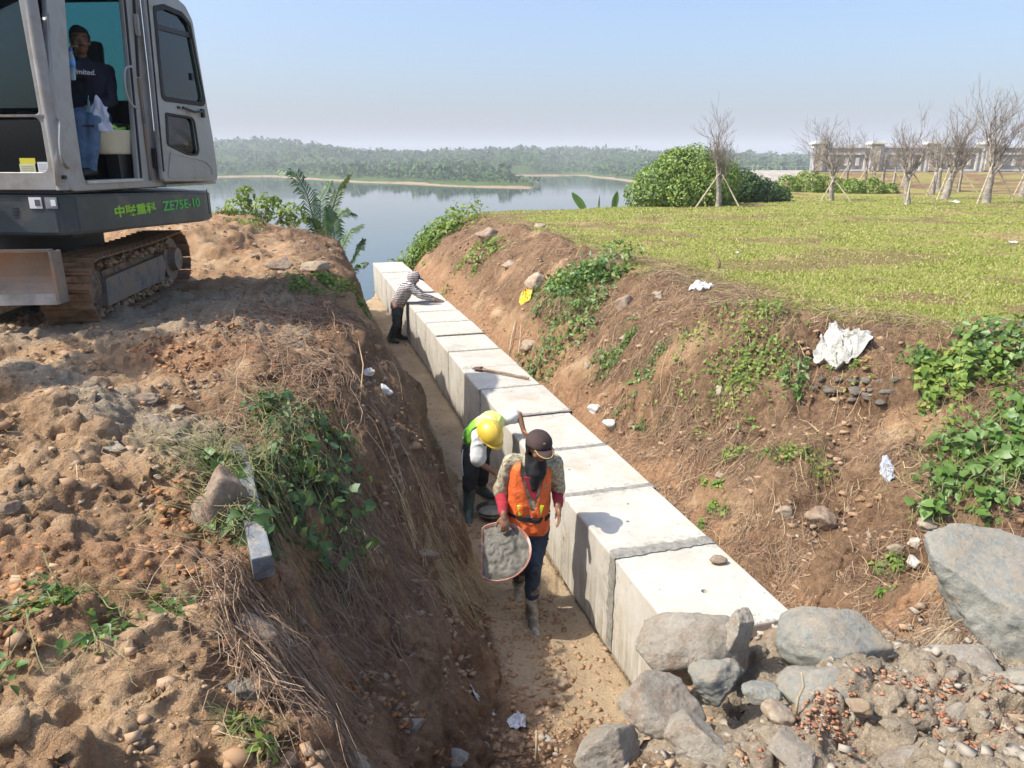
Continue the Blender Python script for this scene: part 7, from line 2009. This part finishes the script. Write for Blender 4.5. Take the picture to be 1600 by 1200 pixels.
# ------------------------------------------------------------------ far worker in the striped hooded shirt
def worker_stripes():
    Y = 14.32
    t = thing('person', 'man in striped hooded shirt and rubber boots leaning over the block row', 'person', (-2.42, Y, 0)); T = -Vector(t.location)
    q = lambda px, py, dy=0.0: P(px, py, Y + dy)
    mv = lambda me: (me.transform(Matrix.Translation(T)), me)[1]
    hip1 = q(620, 480, -.08); hip2 = q(622, 480, .12); wst = q(622, 471, .02); ch = q(635, 452, -.02); s1 = q(640, 449, -.18); s2 = q(643, 447, .16)
    hc = q(647.5, 434.5, 0); fw = Vector((.92, -.12, -.38)); Mh = frame(fw, (.3, 0, 1))
    e1 = q(657, 462, -.22); w1 = q(674, 467.5, -.12); e2 = q(662, 462, .2); w2 = q(682, 468, .10)
    k1 = q(619, 507, -.12); a1 = Vector((-2.42, 14.22, .10)); k2 = q(623, 505, .14); a2 = Vector((-2.30, 14.52, .10))
    body = [('c', hip1, k1, .075, .052), ('c', k1, a1, .05, .036), ('c', hip2, k2, .075, .052), ('c', k2, a2, .05, .036), ('c', (hip1 + hip2) / 2, ch, .10, .11), ('c', s1, s2, .06, .06), ('c', ch, hc, .06, .05), ('c', s1, e1, .043, .035), ('c', e1, w1, .035, .026), ('c', s2, e2, .043, .035), ('c', e2, w2, .035, .026)] + head_prims(hc, Mh)
    b1 = skin_mesh(body, .012, 2)
    h1 = skin_mesh(hand_prims(w1, (1, 0, -.15), (0, 0, -1), -1, .3), .005, 1); h2 = skin_mesh(hand_prims(w2, (1, -.1, -.1), (0, 0, -1), 1, .3), .005, 1)
    link('body', mv(join_meshes('body', [b1, h1, h2])), M_skin, t); face_parts(hc + T, Mh, t)
    dk = cloth('grey_black_trousers', (.035, .038, .042), .5, 5)
    link('trousers', mv(skin_mesh([('c', hip1, k1, .105, .075), ('c', k1, k1.lerp(a1, .35), .075, .066), ('c', hip2, k2, .105, .075), ('c', k2, k2.lerp(a2, .35), .075, .066), ('c', hip1, hip2, .11, .11)], .013, 4, .012, 9, 21)), dk, t)
    br = cloth('dusty_pink_hem', (.28, .17, .13), .25)
    link('shirt_hem', mv(skin_mesh([('c', q(620, 478, -.05), q(624, 470, -.04), .128, .125), ('c', q(620, 478, .07), q(625, 470, .06), .128, .125)], .013, 4, .012, 9, 22)), br, t)
    m, nt, p = new_mat('striped_jersey'); tc = nd(nt, 'ShaderNodeTexCoord').outputs['Object']
    w = nd(nt, 'ShaderNodeTexWave'); w.wave_type = 'BANDS'; w.bands_direction = 'Z'; w.inputs['Scale'].default_value = 9.5; w.inputs['Distortion'].default_value = 1.2; w.inputs['Detail'].default_value = 1; w.inputs['Detail Scale'].default_value = 2
    nt.links.new(tc, w.inputs['Vector']); nt.links.new(ramp(nt, w.outputs['Fac'], [(.42, (.10, .095, .11)), (.58, (.55, .49, .44))]), p.inputs['Base Color']); p.inputs['Roughness'].default_value = .9
    link('striped_shirt', mv(skin_mesh([('c', s1, s2, .085, .085), ('c', ch, wst, .15, .14), ('c', ch + Vector((0, -.06, 0)), wst + Vector((0, -.05, 0)), .14, .13), ('c', s1, e1, .078, .062), ('c', e1, w1, .06, .042), ('c', s2, e2, .078, .062), ('c', e2, w2, .06, .042)], .012, 4, .012, 9, 23)), m, t)
    def hcut(co):
        d = Mh.transposed() @ (co - hc); return d.y > .045 and abs(d.z + .02) < .075 and abs(d.x) < .065
    o = link('hood', mv(skin_mesh([('e', hc - fw.normalized() * .02, (.118, .128, .138), rot4(Mh)), ('c', hc, ch.lerp(hc, .35), .09, .10)], .011, 3, .008, 12, 24, hcut)), m, t)
    nv = cloth('navy_cap', (.03, .04, .10), .2)
    dome('cap', hc + Mh @ Vector((0, .0, .035)) + T, frame(fw + Vector((0, 0, .1)), (.2, 0, 1)), .088, .10, .075, nv, t, .0, (.10, .9, .02)).scale = (1, 1, 1)
    rb = cloth('black_rubber_boot', (.03, .028, .026), .4, 8, rough=.5, spots=(9, (.20, .15, .11), .6, .75))
    link('boot', mv(skin_mesh(boots_mesh(k1, a1, (1, -.2, 0), .32, .08, .06), .012, 4)), rb, t); link('boot', mv(skin_mesh(boots_mesh(k2, a2, (1, -.1, 0), .30, .08, .06), .012, 4)), rb, t)
worker_stripes()

# ------------------------------------------------------------------ operator in the cab
def operator():
    t = thing('person', 'operator in navy shirt and jeans sitting in the excavator cab', 'person'); 
    Y = 7.50; t.location = P(140, 200, Y); T = -Vector(t.location)
    q = lambda px, py, dy=0.0: P(px, py, Y + dy)
    mv = lambda me: (me.transform(Matrix.Translation(T)), me)[1]
    hc = q(125, 64, -.02); fw = Vector((.55, -.80, -.05)); Mh = frame(fw, (0, 0, 1)); neck = q(127, 92, .02)
    ch = q(138, 120, .06); s1 = q(112, 108, -.12); s2 = q(166, 112, .14); wst = q(142, 168, .10); hip1 = q(128, 184, .02); hip2 = q(160, 186, .12)
    e1 = q(96, 128, -.40); w1 = q(109, 92, -.52); e2 = q(176, 158, .02); w2 = q(134, 170, -.26)
    k1 = q(124, 186, -.48); a1 = q(131, 262, -.52); k2 = q(146, 190, -.44); a2 = q(140, 262, -.50)
    body = [('c', hip1, k1, .075, .055), ('c', k1, a1, .052, .04), ('c', hip2, k2, .075, .055), ('c', k2, a2, .052, .04), ('c', wst, ch, .11, .115), ('c', (hip1 + hip2) / 2, wst, .11, .11), ('c', s1, s2, .06, .06), ('c', ch, neck, .07, .05), ('c', neck, hc, .05, .05), ('c', s1, e1, .045, .037), ('c', e1, w1, .035, .026), ('c', s2, e2, .045, .037), ('c', e2, w2, .035, .026)] + head_prims(hc, Mh, 1.05)
    b1 = skin_mesh(body, .010, 2); h1 = skin_mesh(hand_prims(w1, (.25, -.1, .9), (.8, .3, 0), -1, .9), .006, 1); h2 = skin_mesh(hand_prims(w2, (-.2, -.6, -.4), (0, -.2, -1), 1, .5), .006, 1)
    link('body', mv(join_meshes('body', [b1, h1, h2])), M_skin_d, t); face_parts(hc + T, Mh, t, 1.05, True)
    def hc_(co):
        d = Mh.transposed() @ (co - hc); return (d.y > .045 and d.z < .062) or d.z < -.02
    o = link('hair', mv(skin_mesh([('e', hc + Mh @ Vector((0, -.018, .035)), (.088, .102, .100), rot4(Mh))], .009, 2, .006, 20, 31, hc_)), M_hair, t)
    nv = cloth('navy_shirt', (.022, .024, .042), .25)
    sh = link('shirt', mv(skin_mesh([('c', s1, s2, .078, .078), ('c', ch + Vector((-.06, 0, 0)), wst + Vector((-.05, 0, -.04)), .135, .135), ('c', ch + Vector((.06, 0, 0)), wst + Vector((.05, 0, -.04)), .135, .135), ('c', ch, neck, .09, .06), ('c', s1, e1, .068, .055), ('c', e1, e1.lerp(w1, .85), .055, .040), ('c', s2, e2, .070, .056), ('c', e2, e2.lerp(w2, .85), .056, .042)], .011, 4, .010, 9, 32)), nv, t)
    jn = cloth('blue_jeans', (.10, .17, .27), .3, 6)
    link('jeans', mv(skin_mesh([('c', hip1, k1, .098, .080), ('c', k1, a1, .078, .062), ('c', hip2, k2, .098, .080), ('c', k2, a2, .075, .06), ('c', hip1, hip2, .11, .11)], .012, 4, .010, 9, 33)), jn, t)
    for a in (a1, a2): link('shoe', mv(skin_mesh([('c', a + Vector((0, .05, -.03)), a + Vector((.01, -.16, -.05)), .045, .038)], .010, 3)), M_hair, t)
    # chest print
    cu = bpy.data.curves.new('t', 'FONT'); cu.body = 'Unlimited.'; cu.size = .062; cu.extrude = .001; cu.align_x = 'CENTER'; cu.shear = .25; cu.offset = .0012
    ob = bpy.data.objects.new('t', cu); COL.objects.link(ob); me = bake(ob); me.materials.clear()
    f2 = Vector((.66, -.75, 0)).normalized(); M3 = Matrix((Vector((.75, .66, 0)), Vector((0, 0, 1)), f2)).transposed().to_4x4()
    pc = q(127, 117, -.1); M3.translation = pc + T + Vector((.03, -.075, 0)); me.transform(M3); link('shirt_print', me, simple('print_white', (.65, .66, .70), .7, bmp=0), sh)
    # bottle in the raised hand
    b = thing('water_bottle', 'clear blue-labelled plastic water bottle held up by the operator', 'bottle'); c0 = q(111, 100, -.60); b.location = c0
    ax = (q(113, 128, -.60) - q(110, 66, -.60)).normalized() * -1
    prof = [(0, .028), (.01, .033), (.05, .033), (.06, .030), (.07, .033), (.16, .033), (.20, .024), (.225, .013), (.235, .013)]
    m = MB(); m.tube([ax * (h - .13) for h, r in prof], [r for h, r in prof], 16)
    pl = bpy.data.materials.new('bottle_plastic'); pl.use_nodes = True; p = pl.node_tree.nodes['Principled BSDF']; p.inputs['Base Color'].default_value = (.55, .72, .85, 1); p.inputs['Roughness'].default_value = .15; p.inputs['Transmission Weight'].default_value = .6
    m.obj('bottle_body', pl, b, True); m = MB(); m.cone(ax * .03, ax * -.03, .0345, .0345, 18); m.obj('bottle_label', simple('label_blue', (.10, .35, .70), .5, .3, 30, bmp=0), b, True); m = MB(); m.cone(ax * .105, ax * .128, .015, .015, 14); m.obj('bottle_cap', simple('cap_blue', (.05, .15, .55), .4, bmp=0), b, True)
    # carrier bag on his knee
    g = thing('plastic_bag', 'pale plastic bag resting on the knee of the operator', 'plastic bag'); c0 = q(150, 182, -.42); g.location = c0
    n = 22; U, V_ = np.meshgrid(np.linspace(-1, 1, n), np.linspace(0, 1, n)); W = .10 * (1 - .35 * V_)
    x = U * W * 1.3 + .02 * fbm2(U * 3, V_ * 4, 3, 2) + .03 * V_; z = -.13 + V_ * (.26 + .05 * np.sin(U * 5)); y = .03 * fbm2(U * 4, V_ * 3, 3, 5) - .05 * (1 - U ** 2)
    i = np.arange(n - 1)[:, None] * n + np.arange(n - 1)[None, :]
    o = link('bag_sheet', np_mesh('bag_sheet', np.stack([x, y, z], -1).reshape(-1, 3), np.stack([i, i + 1, i + n + 1, i + n], -1).reshape(-1, 4), True), simple('bag_pale', (.55, .60, .72), .4, .1, 8, bmp=.2), g); md = o.modifiers.new('s', 'SOLIDIFY'); md.thickness = .002
operator()
# second basin standing on the trench floor
def floor_basin():
    c = PZ(768, 812, .0); c.z = hz(c.x, c.y) + .01
    t = thing('mortar_bucket', 'dark round basin of mortar standing on the trench floor between the two workers', 'basin', c)
    b = MB(); bm = b.bm; rs = []
    for r, z in ((.09, 0), (.125, .06), (.15, .11), (.158, .115), (.15, .108), (.13, .07)):
        rs.append([bm.verts.new((math.cos(2 * math.pi * j / 32) * r, math.sin(2 * math.pi * j / 32) * r, z)) for j in range(32)])
    for i in range(len(rs) - 1):
        for j in range(32): bm.faces.new((rs[i][j], rs[i][(j + 1) % 32], rs[i + 1][(j + 1) % 32], rs[i + 1][j]))
    bm.faces.new(rs[0]); link('basin_shell', b.mesh('s', True), simple('dark_rubber', (.06, .05, .045), .7, .3, 8, bmp=.3, spots=(8, (.2, .18, .14), .52, .66)), t)
    V, F = rock_np(3, 3, 0, .06, (.138, .138, .03)); m = np_mesh('mortar', V, F, True); o = link('mortar', m, M_mortar, t); o.location = (0, 0, .07)
floor_basin()
